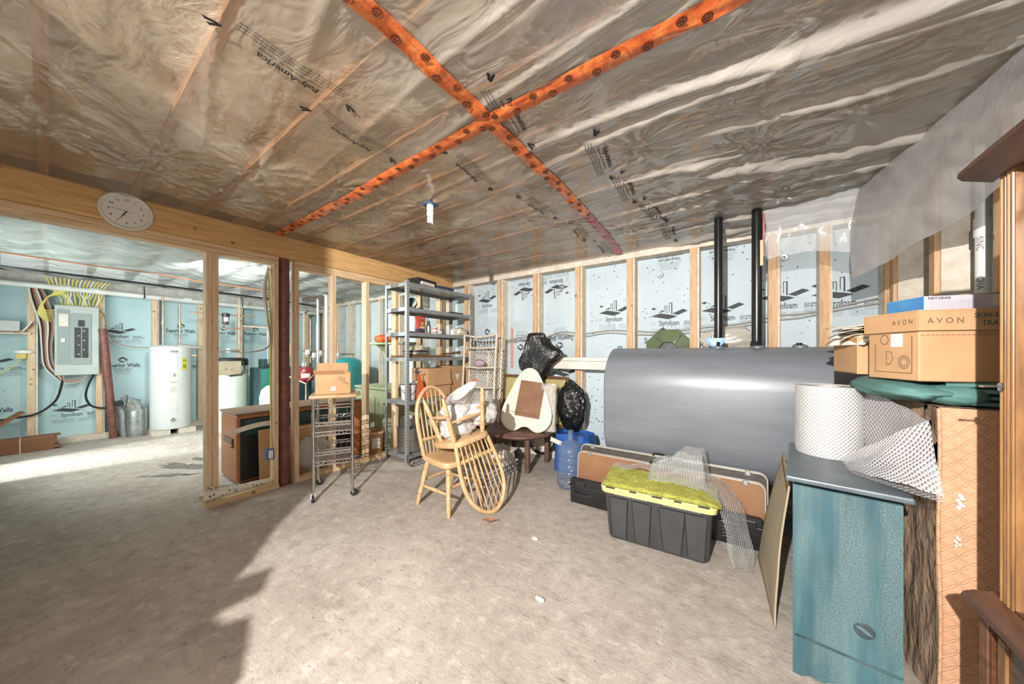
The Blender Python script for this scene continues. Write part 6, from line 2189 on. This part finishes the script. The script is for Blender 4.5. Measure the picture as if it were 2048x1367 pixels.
mat('cedar', '#9c6440', '#7b4a2c', 8, (6, 0.5, 6), 0.7)
bd_me = MB().bbox((0, 0, 0), (0.14, 1.05, 0.02), 0.003, seg=1).mesh('plank', 'cedar', False)
bdl = thing('lumber_bundle', 'tied bundle of reddish cedar boards on the floor against the far wall', 'lumber', (-8.36, -0.45, 0))
r = random.Random(8)
for q in range(9):
    for s in (0, 1):
        inst(bd_me, 'plank', bdl, (-0.075 + s * 0.147, r.uniform(-.035, .035), 0.0115 + q * 0.0215), (0, 0, r.uniform(-.012, .012)))
mat('twine', '#cdbb8d', rough=0.8)
for y in (0.22, -0.3):
    MB().tube([(-0.152, y, 0.0), (-0.154, y, 0.2), (0.15, y, 0.2), (0.153, y, 0.0)], 0.006, 6).build('twine', 'twine', bdl, True)
lb2 = MB().bar((-8.3, -0.62, 0.215), (-8.5, -0.22, 0.55), 0.09, 0.03).build('loose_plank', 'cedar', None)
tag(lb2, 'dark cedar board leaning on top of the tied lumber bundle', 'plank')
# ------------------------------------------------------------------ water heater
mat('heater_white', '#d7dbd7', '#ccd1ce', 3, rough=0.35)
wh = thing('water_heater', 'tall off-white electric water heater on a concrete pad by the far wall', 'water heater', (-8.31, 1.255, 0.0))
for y in (-0.16, 0.16):
    MB().box((0, y, 0.04), (0.56, 0.22, 0.08)).build('pad_block', 'concrete_stud', wh)
MB().lathe([(0.25, 0.082), (0.262, 0.09), (0.262, 1.49), (0.258, 1.51), (0.22, 1.535), (0.1, 1.55), (0.0, 1.552)], seg=48).build('tank', 'heater_white', wh, True)
MB().lathe([(0.2635, 0.12), (0.2645, 0.125), (0.2635, 0.13)], seg=48, cap=False).build('lower_band', 'heater_white', wh, True)


def curved(parent, name, m, a0, a1, z0_, z1_, rad=0.2645, seg=8):
    q = MB()
    vs = []
    for z in (z0_, z1_):
        for k in range(seg + 1):
            a = a0 + (a1 - a0) * k / seg
            vs.append((rad * math.cos(a), rad * math.sin(a), z))
    q.add(vs, [(k, k + 1, seg + 2 + k, seg + 1 + k) for k in range(seg)])
    return q.build(name, m, parent, True)


curved(wh, 'access_cover', 'heater_white', -0.15, 0.12, 1.12, 1.36, 0.267)
curved(wh, 'access_cover', 'heater_white', -0.15, 0.12, 0.36, 0.62, 0.267)
mat('label_plum', '#55363c', rough=0.5)
curved(wh, 'brand_label', 'label_plum', -0.18, 0.18, 1.405, 1.445)
curved(wh, 'rating_label', 'paper', -0.18, 0.14, 0.86, 1.07)
curved(wh, 'rating_label', 'paper', -0.17, 0.12, 0.70, 0.83)
curved(wh, 'stripe', 'cable_orange', -0.18, 0.14, 0.89, 0.90, 0.2652)
mat('energy_yellow', '#d9d23e', rough=0.5)
eg = curved(wh, 'energy_label', 'energy_yellow', 0.38, 0.66, 1.10, 1.32)
for z in (1.27, 1.18, 1.15):
    curved(eg, 'small_print', 'ink_black', 0.42, 0.62, z, z + 0.012, 0.2655)
tt = MB()
put_text(tt, 'Premium', 0.04, 0, 1.412, 0.03, 'CENTER', 0.9)
inst(tt.mesh('lettering', 'white_plastic'), 'lettering', wh, mw=frame((0.2662, 0, 0), (0, 1, 0), (0, 0, 1)))
tt = MB()
put_text(tt, 'Z', 0.06, 0.0, 1.0, 0.02, 'CENTER', 1.2)
for q in range(6):
    put_text(tt, 'caution hot water scald', 0.013, -0.045, 0.80 - q * 0.016, 0, 'LEFT', 0.55)
inst(tt.mesh('lettering', 'ink'), 'lettering', wh, mw=frame((0.2668, 0, 0), (0, 1, 0), (0, 0, 1)))
MB().lathe([(0.03, 0), (0.03, 0.02), (0.02, 0.03), (0.018, 0.06), (0.0, 0.06)], (0.255, -0.02, 0.25), 16, RY90).build('drain_valve', 'chrome', wh, True)
MB().cyl((0.17, 0.24, 1.36), (0.20, 0.30, 1.36), 0.02, 12).build('relief_valve', 'copper', wh, True)
for y, zt in ((-0.10, 2.40), (0.11, 2.30)):
    p = MB().cyl((0, y, 1.54), (0, y, zt), 0.013, 12)
    p.cyl((0, y, 1.90), (0, y, 1.96), 0.022, 12)
    p.build('pipe', 'copper', wh, True)
# ------------------------------------------------------------------ drain line and ceiling pipes
dp = thing('drain_pipe', 'long white plastic drain pipe under the utility ceiling on the far wall', 'pipe', (-8.47, -0.6, 2.40))
MB().cyl((0, -0.05, 0.0), (0, 4.35, -0.03), 0.042, 18).build('pipe', 'pvc_white', dp, True)
for y in (0.75, 1.02, 2.1):
    MB().cyl((0, y - .05, 0), (0, y + .05, 0), 0.05, 18).build('coupling', 'pvc_white', dp, True)
for y in (1.55, 2.9):
    MB().tube([(0.0, y, 0.16), (0.05, y, 0.06), (0.05, y, -0.045), (-0.04, y, -0.05)], 0.008, 6).build('hanger', 'cable_black', dp, True)
cp_ = thing('black_pipe', 'long thin black pipe running along the utility ceiling film', 'pipe', (-7.36, -0.6, 2.46))
MB().tube(spline([(0, 0, 0), (0.02, 1.2, -0.01), (0.02, 2.0, -0.015), (-0.10, 3.0, -0.01), (-0.5, 4.0, 0.0), (-0.85, 4.35, 0)], 6), 0.014, 8).build('pipe', 'pipe_black', cp_, True)
wires('cable', 'dark red wire stapled in a wavy line along the utility ceiling', ['cable_orange'], 1, lambda k: [(-6.2 - 0.05 * math.sin(q * 1.7) - 0.05 * q, -0.5 + q * 0.45, 2.44 + 0.008 * (q % 2)) for q in range(9)], 0.008)
# ------------------------------------------------------------------ softener tank with cardboard sign
mat('softener', '#cfd9ca', '#bfcdbd', 3, rough=0.35)
so = thing('water_softener', 'pale green cylindrical softener tank with a cardboard sign behind the double stud', 'tank', (-7.62, 1.93, 0))
MB().lathe([(0.215, 0), (0.225, 0.02), (0.225, 1.18), (0.222, 1.19)], seg=40).build('tank', 'softener', so, True)
MB().lathe([(0.23, 1.18), (0.235, 1.19), (0.235, 1.29), (0.20, 1.315), (0.0, 1.32)], seg=40).build('lid', 'black_plastic', so, True)
sg = MB().box((0.238, -0.10, 1.14), (0.006, 0.34, 0.24)).build('cardboard_sign', 'card_grey', so)
tt = MB()
put_text(tt, 'D   O', 0.05, -0.10, 1.10, 0, 'CENTER')
inst(tt.mesh('lettering', 'ink'), 'lettering', so, mw=frame((0.2425, 0, 0), (0, 1, 0), (0, 0, 1)))
MB().tube([(0.237, 0.10, 1.25), (0.24, 0.11, 1.10), (0.24, 0.06, 1.02), (0.24, -0.1, 1.0)], 0.012, 8).build('hose', 'cable_black', so, True)
wf_ = thing('water_filter', 'cartridge water filter with dark bowl hanging from copper pipe', 'filter', (-7.75, 1.87, 2.02))
MB().lathe([(0.0, -0.10), (0.045, -0.09), (0.05, 0.06)], seg=22).build('bowl', 'label_plum', wf_, True)
MB().lathe([(0.06, 0.06), (0.06, 0.11), (0.03, 0.12), (0.0, 0.12)], seg=22).build('head', 'black_plastic', wf_, True)
curved(wf_, 'label', 'paper', -0.8, 0.6, -0.04, 0.04, 0.0508)
MB().cyl((0, -0.5, 0.09), (0, 0.45, 0.09), 0.013, 10).build('pipe', 'copper', wf_, True)
# ------------------------------------------------------------------ boiler
mat('boiler_teal', '#2f8f7c', '#287a6c', 4, rough=0.4)
mat('boiler_dark', '#1f3d40', '#274a4c', 4, rough=0.5)
mat('boiler_pale', '#c6d4c8', '#bccabf', 4, rough=0.4)
bo = thing('boiler', 'teal and pale green boiler cabinet behind the partition studs', 'boiler', (-7.35, 2.62, 0))
MB().bbox((0, 0, 0.565), (0.55, 0.86, 1.13), 0.02).build('jacket', 'boiler_dark', bo)
MB().box((0.278, -0.34, 0.56), (0.006, 0.15, 1.10)).build('front_strip', 'boiler_teal', bo)
MB().box((0.279, -0.14, 0.60), (0.010, 0.24, 1.0)).build('front_panel', 'boiler_pale', bo)
MB().box((0.279, 0.22, 0.62), (0.008, 0.36, 0.9)).build('front_panel', 'boiler_dark', bo)
for z in (0.62, 0.70, 0.78):
    MB().cyl((0.279, -0.35, z), (0.286, -0.35, z), 0.012, 12).build('knob', 'black_plastic', bo, True)
MB().bbox((-0.05, -0.2, 1.21), (0.22, 0.26, 0.16), 0.01).build('control_box', 'boiler_dark', bo)
oi = thing('oil_drum', 'white rounded tank end showing in front of the boiler', 'tank', (-6.85, 2.30, 0))
MB().lathe([(0.18, 0), (0.19, 0.02), (0.19, 0.62), (0.16, 0.75), (0.09, 0.82), (0.0, 0.84)], seg=32).build('tank', 'boiler_pale', oi, True)
# copper runs
pipes = [
    ('copper_pipe', 'copper pipe loop standing above the pale green softener tank', [[(-7.7, 1.72, 1.33), (-7.7, 1.72, 1.86), (-7.7, 2.22, 1.86)], [(-7.72, 2.06, 1.33), (-7.72, 2.06, 2.45)], [(-7.7, 1.72, 1.45), (-7.7, 2.06, 1.45)]]),
    ('copper_pipe', 'copper pipe loop rising from the teal boiler top', [[(-7.3, 2.38, 1.2), (-7.3, 2.38, 1.88), (-7.5, 2.06, 1.90)], [(-7.3, 2.38, 1.33), (-7.3, 2.75, 1.33), (-7.3, 2.75, 1.6)], [(-7.3, 2.38, 1.25), (-7.3, 2.66, 1.25)]]),
    ('copper_pipe', 'rack of copper risers with grey valves right of the red post', [[(-7.25, 2.98, 1.13), (-7.25, 2.98, 2.2), (-7.6, 3.2, 2.3)], [(-7.25, 3.10, 1.2), (-7.25, 3.10, 2.1), (-7.6, 3.3, 2.2)], [(-7.25, 3.22, 1.3), (-7.25, 3.22, 2.0), (-7.6, 3.4, 2.1)], [(-7.2, 2.9, 1.45), (-7.2, 3.5, 1.45)], [(-7.2, 2.9, 1.22), (-6.78, 2.82, 1.22), (-6.78, 2.82, 1.14)]]),
    ('copper_pipe', 'slanted copper pipe descending in front of the boiler', [[(-6.6, 2.4, 1.02), (-6.3, 2.62, 0.86), (-6.3, 2.62, 0.0)]]),
    ('copper_pipe', 'copper manifold with valves behind the white risers', [[(-6.78, 3.15, 1.18), (-6.70, 3.8, 1.18)], [(-6.78, 3.15, 1.38), (-6.70, 3.7, 1.38), (-6.70, 3.7, 1.18)], [(-6.74, 3.4, 1.18), (-6.74, 3.4, 1.55)]]),
]
for nm, lab, runs in pipes:
    p0 = Vector(runs[0][0])
    t_ = thing(nm, lab, 'pipe', p0)
    for run in runs:
        q = MB()
        Q = [Vector(p) - p0 for p in run]
        for a, b_ in zip(Q, Q[1:]):
            q.cyl(a, b_, 0.014, 10)
        for a in Q[1:-1]:
            q.blob(a, (0.019, 0.019, 0.019), 1, 0, 1, 10, 8)
        q.build('pipe_run', 'copper', t_, True)
    mid = (Q[0] + Q[-1]) / 2
    MB().bbox(mid + Vector((0.03, 0, 0)), (0.09, 0.06, 0.09), 0.01).build('valve', 'panel_grey', t_, True)
for y, z in ((3.02, 1.42), (3.14, 1.36), (3.26, 1.40)):
    v = thing('zone_valve', {3.02: 'pale grey zone valve on the copper risers, first from the red post', 3.14: 'pale grey zone valve on the copper risers, second from the red post', 3.26: 'pale grey zone valve on the copper risers, third from the red post'}[y], 'valve', (-7.2, y, z))
    MB().bbox((0, 0, 0), (0.09, 0.07, 0.10), 0.012).build('motor_head', 'white_plastic', v, True)
    MB().cyl((0, 0, -0.09), (0, 0, -0.05), 0.022, 10).build('body', 'copper', v, True)
mat('tank_red', '#a02a2e', '#8d2226', 5, rough=0.35)
ex = thing('expansion_tank', 'small red expansion tank with white label hanging beside the boiler', 'tank', (-6.78, 2.82, 1.0))
MB().lathe([(0.0, -0.16), (0.08, -0.15), (0.13, -0.10), (0.135, 0.0), (0.135, 0.08), (0.10, 0.13), (0.0, 0.145)], seg=30).build('shell', 'tank_red', ex, True)
curved(ex, 'label', 'paper', -1.0, 0.1, -0.06, 0.02, 0.1358)
mat('well_teal', '#2a9a98', '#238a8a', 4, rough=0.3)
wt = thing('pressure_tank', 'big teal domed pressure tank by the utility back wall', 'tank', (-6.32, 3.38, 0))
MB().lathe([(0.25, 0), (0.27, 0.03), (0.275, 0.2), (0.275, 1.1), (0.26, 1.2), (0.21, 1.27), (0.12, 1.31), (0.0, 1.32)], seg=40).build('shell', 'well_teal', wt, True)
for (x, y, lab, rad) in ((-7.02, 3.14, 'slim white riser pipe from floor to ceiling beside the red tank', 0.022), (-6.44, 3.035, 'thick white riser pipe in front of the teal pressure tank', 0.033)):
    p = thing('riser_pipe', lab, 'pipe', (x, y, 0))
    MB().cyl((0, 0, 0), (0, 0, 2.52), rad, 18).build('pipe', 'pvc_white', p, True)
    if rad > 0.03:
        MB().tube([(0.0 + 0.07 * math.cos(q * PI / 10), 0.06 * math.sin(q * PI / 10), 2.50) for q in range(20)], 0.014, 8, True).build('collar', 'film_utility', p, True)
    else:
        for a in (0.3, 1.0):
            MB().bar((-.14 * math.cos(a), -.14 * math.sin(a), 2.49), (.16 * math.cos(a), .16 * math.sin(a), 2.49), 0.03, 0.006).build('tape', 'seam_tape_dull', p)
cnd = thing('conduit', 'dark grey conduit bent down the utility back wall', 'conduit', (-5.75, 3.84, 1.9))
MB().tube(spline([(0, 0, 0.62), (0, 0, 0.5), (0, 0, 0.05), (0.03, 0, -0.02), (0.25, 0, -0.03)], 5), 0.014, 8).build('pipe', 'steel_grey', cnd, True)
MB().bbox((0.30, 0.0, -0.06), (0.10, 0.05, 0.16), 0.006).build('box', 'panel_grey', cnd)
# ------------------------------------------------------------------ green cabinet, hutch shelf, orange cloth
mat('wash_green', '#b5b98c', '#8f9a72', 7, (5, 5, 0.8), 0.6)
gc_ = thing('cabinet', 'washed green wood cabinet with small white knobs behind the partition', 'cabinet', (-4.95, 2.78, 0))
MB().box((0.40, 0.27, 0.44), (0.78, 0.52, 0.86)).build('body', 'wash_green', gc_)
MB().bbox((0.40, 0.26, 0.885), (0.84, 0.56, 0.03), 0.006).build('top', 'wash_green', gc_)
for k in range(3):
    d_ = MB().bbox((0.145 + k * 0.262, -0.004, 0.40), (0.245, 0.022, 0.70), 0.006).build('door', 'wash_green', gc_)
    for s in ((0.09,) if k == 0 else (-0.09,) if k == 1 else (0.09,)):
        MB().blob((0.145 + k * 0.262 + s, -0.03, 0.68), (0.016, 0.016, 0.016), 1, 0, 1, 14, 10).build('knob', 'white_plastic', d_, True)
hs = thing('hutch_shelf', 'pale wood shelf on curved brackets standing on the green cabinet', 'shelf', (-4.95, 3.05, 0.901))
MB().bbox((0.32, 0.13, 0.655), (1.06, 0.30, 0.03), 0.005).build('board', 'wash_green', hs)
for x in (0.06, 0.78):
    MB().prism([(0.0, 0.0), (0.05, 0.0), (0.06, 0.4), (0.10, 0.52), (0.24, 0.64), (0.0, 0.64)], -0.012, 0.012, Matrix(((0, 0, 1), (-1, 0, 0), (0, 1, 0))), (x, 0.27, 0)).build('bracket', 'wash_green', hs)
ofl = MB().blob((0, 0, 0), (0.25, 0.14, 0.075), 3, 0.15, 2.6, 36, 20, 0.05, flat=-0.06).build('life_vest', 'orange_cloth', None, 'all')
ofl.location = (-4.76, 3.17, 0.901 + 0.672 + 0.06)
tag(ofl, 'folded bright orange cloth lying on the pale hutch shelf', 'cloth')
fan = thing('handwheel', 'white spoked valve handwheel at the corner of the green cabinet', 'wheel', (-4.90, 2.74, 0.80))
MB().tube([(0.045 * math.cos(q * PI / 8), 0, 0.045 * math.sin(q * PI / 8)) for q in range(16)], 0.007, 6, True).build('rim', 'white_plastic', fan, True)
for q in range(4):
    MB().tube([(0, 0, 0), (0.045 * math.cos(q * PI / 2), 0, 0.045 * math.sin(q * PI / 2))], 0.006, 6).build('spoke', 'white_plastic', fan, True)
MB().cyl((0, -0.004, 0), (0, 0.03, 0), 0.012, 12).build('stem', 'copper', fan, True)
# ------------------------------------------------------------------ console with black louvred front
mat('console_wood', '#c27440', '#a45f30', 8, (5, 0.7, 5), 0.4)
mat('console_top', '#8a6a52', '#735642', 8, (5, 0.7, 5), 0.5)
cs_ = thing('console_cabinet', 'long orange-brown wooden console with black louvred front behind the studs', 'console', (-4.63, 1.14, 0))
CL = 1.38
MB().bbox((0, CL / 2, 0.375), (0.55, CL, 0.72), 0.02).build('body', 'console_wood', cs_)
MB().bbox((0, CL / 2, 0.745), (0.57, CL + 0.02, 0.025), 0.008).build('top', 'console_top', cs_)
MB().bbox((0.278, CL / 2 - 0.02, 0.37), (0.02, CL - 0.10, 0.66), 0.03).build('front_panel', 'black_plastic', cs_)
MB().bbox((0.288, CL / 2 - 0.02, 0.60), (0.012, CL - 0.16, 0.17), 0.02).build('top_plate', 'boiler_dark', cs_)
M['boiler_dark']
lv_me = MB().tube([(0, 0, 0.20), (0, 0, 0.51)], 0.009, 6).mesh('louvre', 'black_rubber', True)
for k in range(44):
    inst(lv_me, 'louvre', cs_, (0.290, 0.10 + k * 0.027, 0))
MB().bbox((0.288, CL / 2 - 0.02, 0.11), (0.012, CL - 0.16, 0.12), 0.02).build('bottom_plate', 'black_plastic', cs_)
hn = MB().bbox((0.02, -0.006, 0.43), (0.30, 0.016, 0.10), 0.006).build('end_recess', 'frame_brown', cs_)
MB().bbox((0.02, -0.012, 0.40), (0.32, 0.022, 0.03), 0.008).build('handle', 'console_wood', hn)
MB().box((0.297, CL - 0.05, 0.37), (0.014, 0.16, 0.72)).build('end_stile', 'console_wood', cs_)
# things leaning on it
fl1 = MB().box((0, 0, 0.29), (0.012, 0.30, 0.58), R=Matrix.Rotation(-0.06, 3, 'Y')).build('cardboard_sheet', 'card_tan', None)
fl1.location = (-4.17, 1.43, 0.0)
tag(fl1, 'flattened tan cardboard leaning on the console beside the blue outlet box', 'cardboard')
fl2 = thing('cardboard_box', 'tan cardboard box with taped seams between the console and the partition', 'box', (-4.235, 1.76, 0))
MB().box((0, 0, 0.27), (0.16, 0.42, 0.54)).build('carton', 'card_tan', fl2)
MB().box((0.0805, 0, 0.30), (0.001, 0.42, 0.05)).build('tape', 'card_edge', fl2)
pl_ = MB().blob((0, 0, 0), (0.05, 0.20, 0.19), 6, 0.3, 3, 40, 26, 0.08).build('plastic_bag', 'film_clear', None, 'all')
pl_.location = (-4.095, 1.78, 0.24)
pl_.scale.x = 0.6
tag(pl_, 'crumpled clear plastic bag behind the partition bottom plate by the cart', 'bag')
MB().surf(lambda u, v: (0.012 + 0.004 * math.sin(u * 5), -0.13 + (u - .5) * 0.5, 0.58 + 0.02 * math.sin(u * 4) + v * 0.05 + 0.05 * u), 16, 4).build('torn_strip', 'paper', fl1, 'all')
vb = thing('basket', 'round woven wooden basket with a white label beside the green cabinet', 'basket', (-4.18, 2.62, 0))
MB().lathe([(0.09, 0), (0.10, 0.01), (0.115, 0.30), (0.12, 0.31), (0.11, 0.31), (0.09, 0.02), (0, 0.015)], seg=28).build('body', 'card_tan', vb, True)
MB().lathe([(0.118, 0.285), (0.126, 0.30), (0.118, 0.32)], seg=28, cap=False).build('rim', 'wood_stud', vb, True)
curved(vb, 'label', 'paper', -0.9, 0.1, 0.10, 0.24, 0.113)
# a dark oil stain and scuffs on the floor
mat('oil_stain', '#5a554f', '#7b736a', 16, rough=0.6)
m = MB()
r = random.Random(2)
for cx, cy, rx, ry_, an in ((-5.62, 0.98, 0.34, 0.10, 0.5), (-5.35, 0.80, 0.20, 0.05, 0.8), (-5.85, 1.15, 0.16, 0.05, 0.3), (-5.55, 0.62, 0.05, 0.02, 0.6), (-5.2, 0.95, 0.07, 0.02, 1.0)):
    P = []
    for k in range(90):
        a = 2 * PI * k / 90
        d = Vector((math.cos(a), math.sin(a), cx * 3))
        q = 1 + 0.5 * mn.noise(d * 2.2) + 0.35 * mn.noise(d * 6) + 0.22 * mn.noise(d * 15)
        x, y = rx * q * math.cos(a), ry_ * q * math.sin(a)
        P.append((cx + x * math.cos(an) - y * math.sin(an), cy + x * math.sin(an) + y * math.cos(an), 0.001))
    m.add(P, [tuple(range(90))])
m.build('oil_stain', 'oil_stain', floor)
